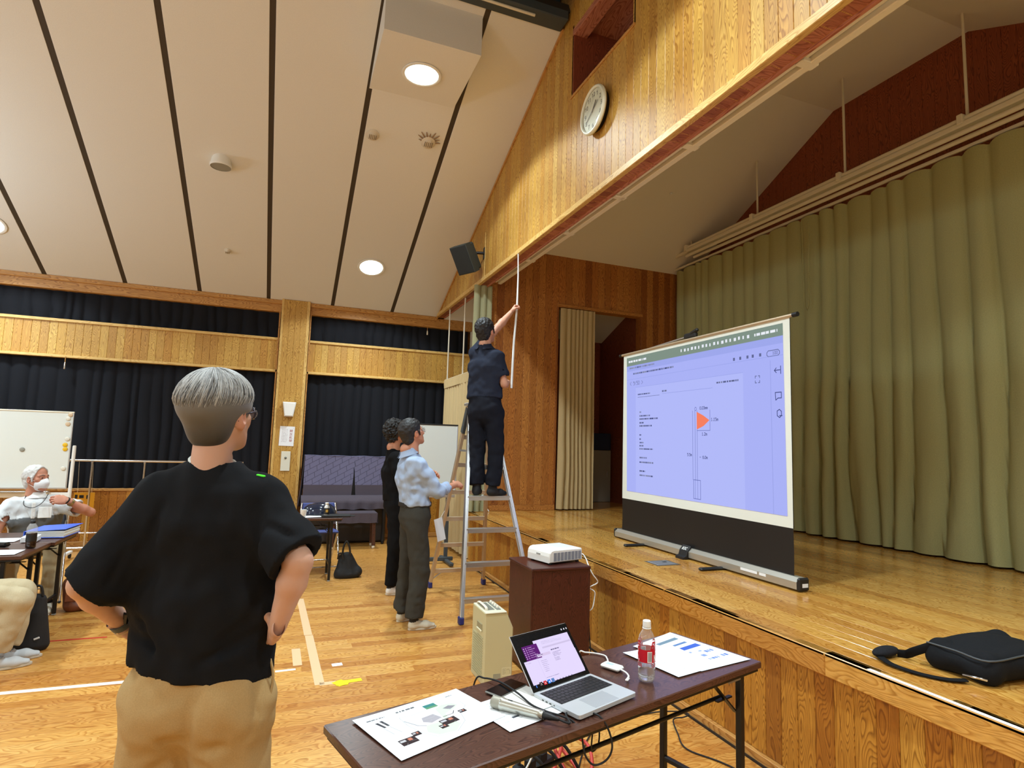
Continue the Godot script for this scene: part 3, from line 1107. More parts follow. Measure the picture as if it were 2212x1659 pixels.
func curtains() -> void:
	var m: MB
	m = curtain(Vector3(-6.0, 0, -9.875), Vector3.RIGHT, Vector3.BACK, 5.84, 3.56, 3.10, 0.16, 0.05, 0.7, 21, 0.0, 0.0, 3)
	solo("blackout_curtain", m, M.blackout, "long narrow black curtain in the high window strip left of the pillar", "curtain", "blackout curtains")
	m = curtain(Vector3(0.30, 0, -9.875), Vector3.RIGHT, Vector3.BACK, 2.65, 3.56, 3.10, 0.16, 0.05, 0.7, 22, 0.0, 0.0, 3)
	solo("blackout_curtain", m, M.blackout, "narrow black curtain in the high window strip right of the pillar", "curtain", "blackout curtains")
	m = curtain(Vector3(-6.0, 0, -9.87), Vector3.RIGHT, Vector3.BACK, 5.84, 2.60, 0.77, 0.15, 0.06, 0.7, 23, 0.0, 0.1, 8)
	solo("blackout_curtain", m, M.blackout, "large black curtain over the windows left of the pillar behind the handrail", "curtain", "blackout curtains")
	m = curtain(Vector3(0.30, 0, -9.87), Vector3.RIGHT, Vector3.BACK, 2.65, 2.60, 0.10, 0.15, 0.06, 0.7, 24, 0.0, 0.1, 8)
	solo("blackout_curtain", m, M.blackout, "large black curtain right of the pillar behind the covered piano", "curtain", "blackout curtains")
	# curtain at the back of the stage
	var sc := thing("stage_curtain", "wide olive pleated curtain hanging across the back of the stage", "curtain")
	m = curtain(Vector3(5.56, 0, -7.45), Vector3.BACK, Vector3.LEFT, 8.8, 4.33, 0.70, 0.22, 0.10, 0.45, 31, 0.035, 0.55, 14)
	put("drape", m, M.olive, sc)
	var rl := MB.new()
	rl.box(Vector3(5.56, 4.36, -3.0), Vector3(0.03, 0.03, 8.9), 0.004)
	put("rail", rl, M.cream, sc)
	rl = MB.new()
	rl.tube([Vector3(5.43, 4.25, -4.92), Vector3(5.43, 3.25, -4.90), Vector3(5.43, 3.18, -4.87), Vector3(5.43, 3.25, -4.84), Vector3(5.43, 4.25, -4.82)], 0.006, 6)
	put("pull_cord", rl, M.olive, sc)
	# bunched doorway curtain
	m = curtain(Vector3(3.625, 0, -7.49), Vector3.RIGHT, Vector3.BACK, 0.55, 3.555, 0.70, 0.085, 0.055, 0.6, 41, 0.0, 0.5, 12)
	solo("doorway_curtain", m, M.beige, "beige curtain bunched at the left of the stage doorway", "curtain")
	# bunched front curtain at the corner of the stage
	m = curtain(Vector3(2.30, 0, -7.44), Vector3.RIGHT, Vector3.BACK, 0.25, 3.72, 0.69, 0.07, 0.06, 0.6, 43, 0.0, 0.2, 8)
	solo("front_curtain", m, M.greencurtain, "pale green curtain bunched against the stage corner behind the ladder climber's head", "curtain")
	# beige curtain across the alcove, hung on rods from the gable
	var al := thing("alcove_curtain", "beige pleated curtain hung from two thin rods beside the stage", "curtain")
	m = curtain(Vector3(2.40, 0, -9.22), Vector3.BACK, Vector3.LEFT, 1.62, 2.56, 0.06, 0.12, 0.05, 0.6, 45, 0.0, 0.3, 12)
	put("drape", m, M.beige, al)
	m = curtain(Vector3(2.385, 0, -9.22), Vector3.BACK, Vector3.LEFT, 1.62, 2.575, 2.44, 0.03, 0.016, 0.8, 46, 0.0, 0.0, 2)
	put("heading", m, M.beige, al)
	for z in [-9.08, -8.22]:
		var rod := MB.new()
		rod.tube([Vector3(2.40, 2.56, z), Vector3(2.40, 3.74, z)], 0.011, 8)
		put("rod", rod, M.cream, al)
	var tr := MB.new()
	tr.box(Vector3(2.41, 2.57, -8.41), Vector3(0.03, 0.03, 1.64), 0.004)
	put("rail", tr, M.cream, al)


# ---------------------------------------------------------------- things on walls and ceilings
func fittings() -> void:
	var mb: MB
	# lighting pipe over the stage
	var bt := thing("stage_batten", "cream lighting batten of parallel pipes hanging above the stage curtain", "rail")
	mb = MB.new()
	mb.box(Vector3(5.42, 4.48, -3.4), Vector3(0.16, 0.05, 7.0), 0.01)
	put("tray", mb, M.cream, bt)
	for q in [[5.35, 4.40], [5.49, 4.41], [5.37, 4.53]]:
		mb = MB.new()
		mb.tube([Vector3(q[0], q[1], -6.9), Vector3(q[0], q[1], 0.1)], 0.022, 10)
		put("pipe", mb, M.cream, bt)
	mb = MB.new()
	mb.tube([Vector3(5.42, 4.50, -6.85), Vector3(5.42, 4.50, -8.1 + 0.62)], 0.03, 10)
	put("end_pipe", mb, M.cream, bt)
	for z in [-6.9, -5.6, -4.35, -3.14, -1.9]:
		mb = MB.new()
		mb.tube([Vector3(5.44, 4.5, z), Vector3(5.44, cy(z), z)], 0.013, 8)
		put("hanger", mb, M.cream, bt)
		mb = MB.new()
		mb.box(Vector3(5.42, 4.52, z), Vector3(0.2, 0.09, 0.05), 0.006)
		put("clamp", mb, M.cream, bt)
	# curtain track under the gable
	var ct := thing("curtain_track", "cream curtain track running under the inside edge of the gable", "rail")
	for q in [[2.545, 3.76, 0.028], [2.60, 3.74, 0.05]]:
		mb = MB.new()
		mb.box(Vector3(q[0], q[1], -3.0), Vector3(q[2], 0.04, 8.6), 0.005)
		put("channel", mb, M.cream, ct)
	for z in [-1.2, -2.28, -3.28, -4.23, -5.2, -6.2]:
		mb = MB.new()
		mb.box(Vector3(2.58, 3.735, z), Vector3(0.12, 0.03, 0.06), 0.005)
		mb.box(Vector3(2.52, 3.80, z), Vector3(0.06, 0.05, 0.03), 0.004)
		put("bracket", mb, M.cream, ct)
	# clock
	var ck := thing("wall_clock", "round white rimmed wall clock on the lit gable boards", "clock", Vector3(2.352, 4.44, -4.205))
	var Rk := Basis(Vector3.BACK, Vector3.UP, Vector3.LEFT)  # local z faces the hall
	var Tk := Transform3D(Rk, Vector3.ZERO)
	var fw := Transform3D(Rk * Basis(Vector3.RIGHT, PI / 2), Vector3.ZERO)
	mb = MB.new()
	mb.lathe([Vector2(0.0, 0.0), Vector2(0.17, 0.0), Vector2(0.17, 0.05)], 48, fw)
	put("case", mb, M.black, ck)
	mb = MB.new()
	mb.lathe([Vector2(0.17, 0.045), Vector2(0.205, 0.045), Vector2(0.208, 0.06), Vector2(0.2, 0.076), Vector2(0.19, 0.08), Vector2(0.182, 0.074), Vector2(0.18, 0.062)], 56, fw)
	put("rim", mb, mat(c8(228, 228, 208), 0.35), ck)
	mb = MB.new()
	mb.lathe([Vector2(0.184, 0.058), Vector2(0.184, 0.058), Vector2(0.0, 0.058)], 48, fw)
	put("dial", mb, mat(c8(222, 226, 206), 0.6), ck)
	for k in 12:
		var a := TAU * (k + 1) / 12.0
		var tm := TextMesh.new()
		var sf := SystemFont.new()
		sf.font_names = PackedStringArray(["Droid Sans"])
		tm.font = sf
		tm.text = str(k + 1)
		tm.font_size = 32
		tm.pixel_size = 0.0016
		tm.depth = 0.001
		var o := MeshInstance3D.new()
		o.mesh = tm
		o.name = "numeral"
		o.material_override = M.black
		ck.add_child(o, true)
		o.transform = Transform3D(Rk, Rk * Vector3(sin(a) * 0.138, cos(a) * 0.138, 0.0595))
	for q in [[40.0, 0.085, 0.010, "hour_hand"], [241.0, 0.125, 0.006, "minute_hand"], [62.0, 0.10, 0.004, "second_hand"]]:
		mb = MB.new()
		var a := deg_to_rad(q[0])
		var d := Vector3(sin(a), cos(a), 0)
		mb.T = Tk
		mb.bar(Vector3(0, 0, 0.064) - d * 0.02, Vector3(0, 0, 0.064) + d * q[1], q[2], 0.002, Vector3(cos(a), -sin(a), 0))
		put(q[3], mb, M.black, ck)
	mb = MB.new()
	mb.lathe([Vector2(0.184, 0.070), Vector2(0.12, 0.0745), Vector2(0.0, 0.076)], 48, fw)
	var gl := mat(Color(1, 1, 1, 0.06), 0.03)
	gl.transparency = BaseMaterial3D.TRANSPARENCY_ALPHA
	M.glass = gl
	put("glass", mb, gl, ck)
	# loudspeaker on the gable
	var sp := thing("wall_loudspeaker", "black tilted box loudspeaker bracketed to the boarded gable", "loudspeaker", Vector3(2.12, 4.01, -7.28))
	mb = MB.new()
	var Rs := Basis(Vector3.UP, deg_to_rad(-62)) * Basis(Vector3.RIGHT, deg_to_rad(32))
	mb.T = Transform3D(Rs, Vector3.ZERO)
	mb.extrude(PackedVector2Array([Vector2(-0.15, -0.19), Vector2(0.15, -0.19), Vector2(0.15, 0.19), Vector2(-0.15, 0.19)]), 0.10, Transform3D(Basis(), Vector3(0, 0, 0.0)), 0.006)
	mb.box(Vector3(0, 0, -0.05), Vector3(0.25, 0.36, 0.1), 0.02)
	put("cabinet", mb, mat(c8(52, 58, 56), 0.6), sp)
	mb = MB.new()
	mb.T = Transform3D(Rs, Vector3.ZERO)
	mb.box(Vector3(0, 0, 0.103), Vector3(0.28, 0.36, 0.008), 0.003)
	put("grille", mb, mat(c8(34, 38, 38), 0.8), sp)
	mb = MB.new()
	mb.tube([Vector3(0.05, 0.06, 0.0), Vector3(0.14, 0.08, 0.04), Vector3(0.22, 0.08, 0.06)], 0.02, 10)
	mb.box(Vector3(0.222, 0.08, 0.06), Vector3(0.012, 0.16, 0.07), 0.003)
	put("bracket", mb, M.black, sp)
	mb = MB.new()
	mb.box(Vector3(2.345, 4.06, -7.19), Vector3(0.012, 0.62, 0.016), 0.003)
	solo("cable_duct", mb, M.trim_light[0], "slim pale cable duct rising behind the gable loudspeaker", "duct")
	# ceiling fittings
	var nrm := Basis(Vector3.RIGHT, -deg_to_rad(22.8))
	var cs := thing("ceiling_loudspeaker", "round white speaker drum hanging level from the sloping ceiling", "loudspeaker", Vector3(-0.865, 4.72, -7.315))
	mb = MB.new()
	mb.lathe([Vector2(0.09, 0.12), Vector2(0.11, -0.02), Vector2(0.118, -0.03), Vector2(0.118, -0.05), Vector2(0.11, -0.056)], 36)
	put("housing", mb, M.white, cs)
	mb = MB.new()
	mb.lathe([Vector2(0.112, -0.052), Vector2(0.0, -0.054)], 36)
	put("grille", mb, mat(c8(150, 148, 136), 0.8), cs)
	for q in [[Vector3(0.739, 5.05, -6.569), 0.075, "small round smoke vent between battens, the left of two below the ceiling box"], [Vector3(1.372, 5.072, -6.516), 0.085, "round smoke vent ringed by dirt streaks, the right of two below the ceiling box"], [Vector3(-0.867, 4.118, -8.796), 0.045, "tiny round detector on the sloping ceiling below the speaker drum"]]:
		var t := thing("smoke_detector", q[2], "detector", q[0], 0.0, "ceiling detectors")
		mb = MB.new()
		mb.T = Transform3D(nrm, Vector3.ZERO)
		mb.lathe([Vector2(q[1], 0.012), Vector2(q[1], -0.004), Vector2(q[1] * 0.9, -0.012), Vector2(q[1] * 0.62, -0.014), Vector2(q[1] * 0.6, -0.028), Vector2(q[1] * 0.4, -0.036), Vector2(0, -0.038)], 28)
		put("base", mb, mat(c8(214, 204, 186), 0.6), t)
		mb = MB.new()
		mb.T = Transform3D(nrm, Vector3.ZERO)
		for k in 5:
			mb.box(Vector3(q[1] * 0.25 * (k - 2), -0.037, 0), Vector3(q[1] * 0.08, 0.006, q[1] * 0.8), 0)
		put("slot", mb, mat(c8(120, 108, 92), 0.8), t)
	# dirt streaks fanned on the ceiling by the right vent
	mb = MB.new()
	mb.T = Transform3D(nrm, Vector3(1.372, 5.08, -6.516))
	for k in 9:
		var a := deg_to_rad(-80 + k * 20)
		var d := Vector3(sin(a), 0, cos(a))
		var s := Vector3(cos(a), 0, -sin(a))
		var r1 := 0.12 + 0.05 * absf(sin(k * 2.3))
		mb.T.origin = Vector3(1.372, 5.0805, -6.516)
		mb.quad(d * 0.07 - s * 0.012 + UP * -0.013, d * r1 - s * 0.004 + UP * -0.013, d * r1 + s * 0.004 + UP * -0.013, d * 0.07 + s * 0.012 + UP * -0.013)
	solo("dirt_streak", mb, mat(c8(150, 124, 98), 0.95), "fan of brown dirt streaks on the ceiling round the right smoke vent", "stain", "", "stuff")
	mb = MB.new()
	mb.ball(Vector3(4.6, cy(-6.25) - 0.01, -6.25), Vector3(0.022, 0.016, 0.022))
	solo("ceiling_sensor", mb, M.white, "tiny white dome sensor on the folded stage ceiling", "sensor")
	# wall light, notice and switch plate on the pillar
	var sn := thing("wall_light", "small white tapered wall light high on the timber pillar", "wall light", Vector3(0.073, 2.01, -9.706))
	mb = MB.new()
	mb.extrude(PackedVector2Array([Vector2(-0.062, -0.112), Vector2(0.062, -0.112), Vector2(0.098, 0.108), Vector2(-0.098, 0.108)]), 0.09, Transform3D(), 0.014)
	put("shade", mb, M.white, sn)
	mb = MB.new()
	mb.box(Vector3(0, -0.115, 0.04), Vector3(0.1, 0.01, 0.06), 0.003)
	put("base", mb, mat(c8(170, 150, 120), 0.5), sn)
	var no := thing("notice", "white paper notice with four red characters taped to the pillar", "notice", Vector3(0.067, 1.597, -9.708))
	mb = MB.new()
	var Rn := Basis(Vector3.BACK, deg_to_rad(-1.0))
	mb.T = Transform3D(Rn, Vector3.ZERO)
	mb.us = Vector2.ONE
	mb.quad(Vector3(-0.107, -0.15, 0.003), Vector3(0.107, -0.15, 0.003), Vector3(0.107, 0.15, 0.003), Vector3(-0.107, 0.15, 0.003), Vector2(0, 1), Vector2(1, 1), Vector2(1, 0), Vector2(0, 0))
	put("sheet", mb, pic(notice_art(), 0.8), no)
	mb = MB.new()
	mb.box(Vector3(0, 0, 0.001), Vector3(0.214, 0.3, 0.002), 0, Rn)
	put("backing", mb, M.paper, no)
	var pt := thing("switch_plate", "long pale switch plate with one dark key switch on the pillar", "switch", Vector3(0.071, 1.215, -9.706))
	mb = MB.new()
	mb.box(Vector3(0, 0, 0.006), Vector3(0.133, 0.298, 0.012), 0.004)
	put("plate", mb, mat(c8(222, 220, 204), 0.4), pt)
	mb = MB.new()
	mb.lathe([Vector2(0.018, 0.0), Vector2(0.018, 0.008), Vector2(0.0, 0.01)], 20, Transform3D(Basis(Vector3.RIGHT, PI / 2), Vector3(-0.002, 0.05, 0.011)))
	put("key_switch", mb, mat(c8(120, 120, 112), 0.4, 0.5), pt)
	# cord pulls
	for q in [[Vector3(-2.865, 2.6, -9.76), 0.18, M.chrome, "short chrome curtain pull hanging below the left timber band"], [Vector3(2.196, 3.53, -9.76), 0.14, M.cream, "short pale cord pull hanging in the right window strip"]]:
		var t := thing("cord_pull", q[3], "cord", q[0])
		mb = MB.new()
		mb.tube([Vector3(0, 0, 0), Vector3(0, -q[1] * 0.5, 0)], 0.005, 6)
		put("cord", mb, M.trim[0], t)
		mb = MB.new()
		mb.lathe([Vector2(0, -q[1]), Vector2(0.013, -q[1] + 0.006), Vector2(0.011, -q[1] * 0.55), Vector2(0.006, -q[1] * 0.45), Vector2(0, -q[1] * 0.44)], 12)
		put("grip", mb, q[2], t)
	# window guard rail
	var gr := thing("guard_rail", "slim chrome handrail standing before the black curtains on the left", "rail", Vector3(0, 0, -9.45))
	mb = MB.new()
	mb.tube([Vector3(-5.5, 1.19, 0), Vector3(-0.5, 1.19, 0)], 0.017, 10)
	put("top_rail", mb, M.chrome, gr)
	mb = MB.new()
	mb.tube([Vector3(-5.5, 0.235, 0), Vector3(-0.5, 0.235, 0)], 0.012, 10)
	mb.tube([Vector3(-5.5, 0.04, 0), Vector3(-0.5, 0.04, 0)], 0.018, 10)
	put("lower_rail", mb, M.chrome, gr)
	for x in [-3.57, -2.96, -2.35, -1.74, -1.13]:
		mb = MB.new()
		mb.tube([Vector3(x, 0.0, 0), Vector3(x, 1.14, 0), Vector3(x, 1.185, 0)], [0.014, 0.014, 0.02], 10)
		put("post", mb, M.chrome, gr)
	var sg := thing("warning_sign", "yellow square sign with dark marks hung low behind the handrail", "sign", Vector3(-2.42, 0.615, -9.52))
	mb = MB.new()
	mb.box(Vector3(0, 0, 0), Vector3(0.235, 0.29, 0.006), 0.002)
	put("plate", mb, mat(c8(226, 160, 30), 0.5), sg)
	mb = MB.new()
	mb.box(Vector3(-0.03, 0.09, 0.004), Vector3(0.05, 0.04, 0.002), 0)
	mb.box(Vector3(0.04, 0.085, 0.004), Vector3(0.03, 0.05, 0.002), 0)
	mb.box(Vector3(-0.09, 0.09, 0.004), Vector3(0.03, 0.05, 0.002), 0)
	put("mark", mb, M.black, sg)
	mb = MB.new()
	mb.tube([Vector3(-0.08, 0.14, 0.0), Vector3(-0.08, 0.57, 0.06)], 0.002, 5)
	mb.tube([Vector3(0.08, 0.14, 0.0), Vector3(0.08, 0.57, 0.06)], 0.002, 5)
	put("string", mb, M.cream, sg)


func pic(im: Image, rough := 0.7, emit := 0.0) -> StandardMaterial3D:
	var t := ImageTexture.create_from_image(im)
	var m := mat(Color.WHITE, rough, 0, 0.3)
	m.albedo_texture = t
	m.texture_repeat = false
	if emit > 0.0:
		m.albedo_color = Color(0.15, 0.15, 0.15)
		m.emission_enabled = true
		m.emission = Color.WHITE
		m.emission_operator = BaseMaterial3D.EMISSION_OP_MULTIPLY
		m.emission_texture = t
		m.emission_energy_multiplier = emit
	return m


# ---------------------------------------------------------------- drawing on images
func line(im: Image, a: Vector2, b: Vector2, w: float, c: Color) -> void:
	var lo := Vector2(minf(a.x, b.x), minf(a.y, b.y)) - Vector2.ONE * (w + 1)
	var hi := Vector2(maxf(a.x, b.x), maxf(a.y, b.y)) + Vector2.ONE * (w + 1)
	var ab := b - a
	var inv := 1.0 / maxf(ab.length_squared(), 1e-6)
	for y in range(maxi(0, int(lo.y)), mini(im.get_height() - 1, int(hi.y)) + 1):
		for x in range(maxi(0, int(lo.x)), mini(im.get_width() - 1, int(hi.x)) + 1):
			var p := Vector2(x + 0.5, y + 0.5)
			var d := (p - a - ab * clampf((p - a).dot(ab) * inv, 0, 1)).length()
			var k := clampf(w * 0.5 - d + 0.5, 0, 1)
			if k > 0:
				im.set_pixel(x, y, im.get_pixel(x, y).lerp(c, k))


func path(im: Image, pts: Array, w: float, c: Color) -> void:
	for i in pts.size() - 1:
		line(im, pts[i], pts[i + 1], w, c)


func fill_poly(im: Image, poly: PackedVector2Array, c: Color) -> void:
	var r := Rect2(poly[0], Vector2.ZERO)
	for p in poly:
		r = r.expand(p)
	for y in range(maxi(0, int(r.position.y)), mini(im.get_height() - 1, int(r.end.y)) + 1):
		for x in range(maxi(0, int(r.position.x)), mini(im.get_width() - 1, int(r.end.x)) + 1):
			if Geometry2D.is_point_in_polygon(Vector2(x + 0.5, y + 0.5), poly):
				im.set_pixel(x, y, c)


# strokes on a 4 x 6 grid
const GLYPH := {
	"0": "10 30 41 45 36 16 05 01 10", "1": "11 20 26|16 36", "2": "01 10 30 41 42 06 46", "3": "00 40 22 43 45 36 16 05", "4": "30 04 44|30 36", "5": "40 00 02 32 43 45 36 06",
	"6": "30 10 02 05 16 36 45 43 32 02", "7": "00 40 16", "8": "10 30 41 32 12 01 10|12 03 05 16 36 45 43 32", "9": "42 12 01 10 30 41 44 36 16", ".": "15 16", "m": "06 02|03 12 23 26|23 32 43 46",
	"B": "00 06 36 45 44 33 03|33 42 41 30 00", "I": "20 26", "G": "41 30 10 01 05 16 36 45 43 23", "N": "06 00 46 40", "O": "10 30 41 45 36 16 05 01 10", "o": "12 32 43 45 36 16 05 03 12",
	"T": "00 40|20 26", "A": "06 20 46|14 34", "S": "41 30 10 01 02 13 33 44 45 36 16 05", "K": "00 06|40 03 46", "C": "41 30 10 01 05 16 36 45", "/": "06 40", "<": "40 03 46", ">": "00 43 06",
	"(": "30 12 14 36", ")": "10 32 34 16", "-": "03 43",
}


func write(im: Image, s: String, at: Vector2, hh: float, w: float, c: Color, slant := 0.0) -> void:
	var x := at.x
	for ch in s:
		if GLYPH.has(ch):
			for st in GLYPH[ch].split("|"):
				var pts := []
				for q in st.split(" "):
					pts.append(Vector2(x + int(q[0]) * hh / 6.5 - int(q[1]) * slant * hh / 6.0, at.y + int(q[1]) * hh / 6.0))
				path(im, pts, w, c)
		x += hh * (0.36 if ch == "." else 0.86)


# rows of small illegible print
func print_rows(im: Image, r: Rect2, rows: int, c: Color, sd: int, thick := 0.5) -> void:
	var g := RandomNumberGenerator.new()
	g.seed = sd
	for k in rows:
		var y := r.position.y + r.size.y * k / rows
		var hh := maxf(1.0, r.size.y / rows * thick)
		var x := r.position.x
		var e := r.position.x + r.size.x * g.randf_range(0.55, 1.0)
		while x < e:
			var w := g.randf_range(1.0, 5.0) * maxf(1.0, hh * 0.5)
			im.fill_rect(Rect2i(int(x), int(y), int(maxf(1, minf(w, e - x))), int(hh)), c.lerp(Color(1, 1, 1, 1), g.randf_range(0.0, 0.35)))
			x += w + g.randf_range(0.5, 2.0) * maxf(1.0, hh * 0.3)


func notice_art() -> Image:
	var im := Image.create(214, 300, false, Image.FORMAT_RGB8)
	im.fill(c8(236, 238, 242))
	var red := c8(150, 66, 70)
	# four characters read downwards
	var K := [
		["00 03|03 43|40 43|00 40|01 41|60 63|63 93|90 93|60 90|61 91|03 09|93 99|24 74|15 85|36 39|66 69|26 27"],
		["20 22|02 42|22 09|23 43|43 39|39 29|60 53|52 92|82 59|54 99"],
		["10 90|10 09|30 31|60 31|23 83|33 37|63 67|23 27|27 97|45 55|17 49|67 99"],
		["02 42|20 25|20 05|22 45|52 92|70 75|70 55|72 95|16 86|07 97|47 49|27 19|67 79"],
	]
	for k in 4:
		var o := Vector2(146, 52 + k * 48)
		for st in K[k][0].split("|"):
			var pts := []
			for q in st.split(" "):
				pts.append(o + Vector2(int(q[0]), int(q[1])) * 4.2)
			path(im, pts, 3.2, red)
	for x in [34, 50, 66, 84, 104]:
		var g := RandomNumberGenerator.new()
		g.seed = x
		var y := 40.0
		while y < 240.0:
			im.fill_rect(Rect2i(x, int(y), 7, int(g.randf_range(4, 9))), c8(170, 164, 172))
			y += g.randf_range(8, 14)
	write(im, "1", Vector2(190, 22), 12, 1.6, c8(120, 120, 130))
	return im


func spline(P: Array, n := 6) -> Array:
	var out := []
	for i in P.size() - 1:
		var a: Vector3 = P[maxi(i - 1, 0)]
		var b: Vector3 = P[i]
		var c: Vector3 = P[i + 1]
		var d: Vector3 = P[mini(i + 2, P.size() - 1)]
		for k in n:
			out.append(b.cubic_interpolate(c, a, d, float(k) / n))
	out.append(P[-1])
	return out


func wire(called: String, label: String, P: Array, r: float, m: Material, cat := "cable", group := "") -> MeshInstance3D:
	var mb := MB.new()
	mb.tube(spline(P), r, 7)
	return solo(called, mb, m, label, cat, group)


# ---------------------------------------------------------------- furniture
# long folding table: top at 0.70, length along x
func folding_table(label: String, at: Vector3, turn: float, L: float, W: float) -> Node3D:
	var t := thing("folding_table", label, "table", at, turn, "dark folding meeting tables")
	var mb := MB.new()
	mb.box(Vector3(0, 0.6835, 0), Vector3(L, 0.027, W), 0.0035)
	put("tabletop", mb, M.walnut[0], t)
	mb = MB.new()
	mb.box(Vector3(0, 0.6635, 0), Vector3(L - 0.02, 0.016, W - 0.02), 0.002)
	put("apron", mb, M.black, t)
	var lx := L * 0.5 - 0.11
	var lz := W * 0.5 - 0.035
	for sx in [-1, 1]:
		for sz in [-1, 1]:
			mb = MB.new()
			mb.box(Vector3(sx * lx, 0.332, sz * lz), Vector3(0.028, 0.645, 0.028), 0.004)
			put("leg", mb, M.blackmetal, t)
			mb = MB.new()
			mb.box(Vector3(sx * lx, 0.006, sz * lz), Vector3(0.031, 0.014, 0.031), 0.004)
			put("foot_cap", mb, mat(c8(150, 146, 136), 0.6), t)
		mb = MB.new()
		mb.box(Vector3(sx * lx, 0.17, 0), Vector3(0.022, 0.022, lz * 2 - 0.02), 0.004)
		mb.box(Vector3(sx * lx, 0.64, 0), Vector3(0.022, 0.022, lz * 2 - 0.02), 0.004)
		put("crossbar", mb, M.blackmetal, t)
		for sz in [-1, 1]:
			mb = MB.new()
			mb.bar(Vector3(sx * lx, 0.50, sz * (lz - 0.02)), Vector3(sx * (lx - 0.17), 0.655, sz * (lz - 0.02)), 0.02, 0.006, Vector3.FORWARD)
			mb.bar(Vector3(sx * (lx - 0.02), 0.565, sz * (lz - 0.03)), Vector3(sx * (lx - 0.12), 0.565, sz * (lz - 0.03)), 0.016, 0.006, Vector3.FORWARD)
			put("brace", mb, M.blackmetal, t)
	for sz in [-1, 1]:
		mb = MB.new()
		mb.tube([Vector3(-lx + 0.05, 0.565, sz * (lz - 0.05)), Vector3(lx - 0.05, 0.565, sz * (lz - 0.05))], 0.008, 8)
		put("shelf_rail", mb, M.blackmetal, t)
	return t


func folding_chair(label: String, at: Vector3, turn: float, seat: Material) -> Node3D:
	var t := thing("folding_chair", label, "chair", at, turn, "tubular folding chairs")
	var mb: MB
	for s in [-1, 1]:
		mb = MB.new()
		mb.tube(spline([Vector3(s * 0.22, 0.012, 0.24), Vector3(s * 0.215, 0.44, 0.02), Vector3(s * 0.21, 0.66, -0.11), Vector3(s * 0.2, 0.77, -0.15)]), 0.011, 8)
		put("front_leg", mb, M.chrome, t)
		mb = MB.new()
		mb.tube([Vector3(s * 0.2, 0.012, -0.24), Vector3(s * 0.2, 0.43, 0.12)], 0.011, 8)
		put("rear_leg", mb, M.chrome, t)
		mb = MB.new()
		mb.ball(Vector3(s * 0.22, 0.012, 0.24), Vector3(0.015, 0.012, 0.015), Basis(), 6, 8)
		mb.ball(Vector3(s * 0.2, 0.012, -0.24), Vector3(0.015, 0.012, 0.015), Basis(), 6, 8)
		put("foot", mb, M.rubber, t)
	mb = MB.new()
	mb.tube([Vector3(-0.22, 0.05, 0.225), Vector3(0.22, 0.05, 0.225)], 0.009, 8)
	mb.tube([Vector3(-0.2, 0.05, -0.22), Vector3(0.2, 0.05, -0.22)], 0.009, 8)
	put("crossbar", mb, M.chrome, t)
	mb = MB.new()
	mb.box(Vector3(0, 0.445, 0.03), Vector3(0.40, 0.035, 0.36), 0.014, Basis(Vector3.RIGHT, deg_to_rad(-3)))
	put("seat", mb, seat, t)
	mb = MB.new()
	mb.box(Vector3(0, 0.68, -0.135), Vector3(0.39, 0.19, 0.025), 0.01, Basis(Vector3.RIGHT, deg_to_rad(-17)))
	put("backrest", mb, seat, t)
	return t


func flipboard(called: String, label: String, cx: float, z: float, w: float, y0: float, y1: float, frame: Material, stand: Material) -> Node3D:
	var t := thing(called, label, "whiteboard", Vector3(cx, 0, z))
	var h := y1 - y0
	var mb := MB.new()
	mb.box(Vector3(0, (y0 + y1) * 0.5, 0), Vector3(w - 0.02, h - 0.02, 0.012), 0.0)
	put("panel", mb, mat(c8(226, 232, 228), 0.22, 0, 0.5), t)
	mb = MB.new()
	mb.box(Vector3(0, y1 - 0.008, 0), Vector3(w, 0.018, 0.026), 0.003)
	put("top_frame", mb, frame, t)
	mb = MB.new()
	mb.box(Vector3(0, y0 + 0.008, 0), Vector3(w, 0.018, 0.026), 0.003)
	put("bottom_frame", mb, M.alu, t)
	for s in [-1, 1]:
		mb = MB.new()
		mb.box(Vector3(s * (w * 0.5 - 0.007), (y0 + y1) * 0.5, 0), Vector3(0.014, h - 0.03, 0.024), 0.003)
		put("side_frame", mb, M.alu, t)
	return t


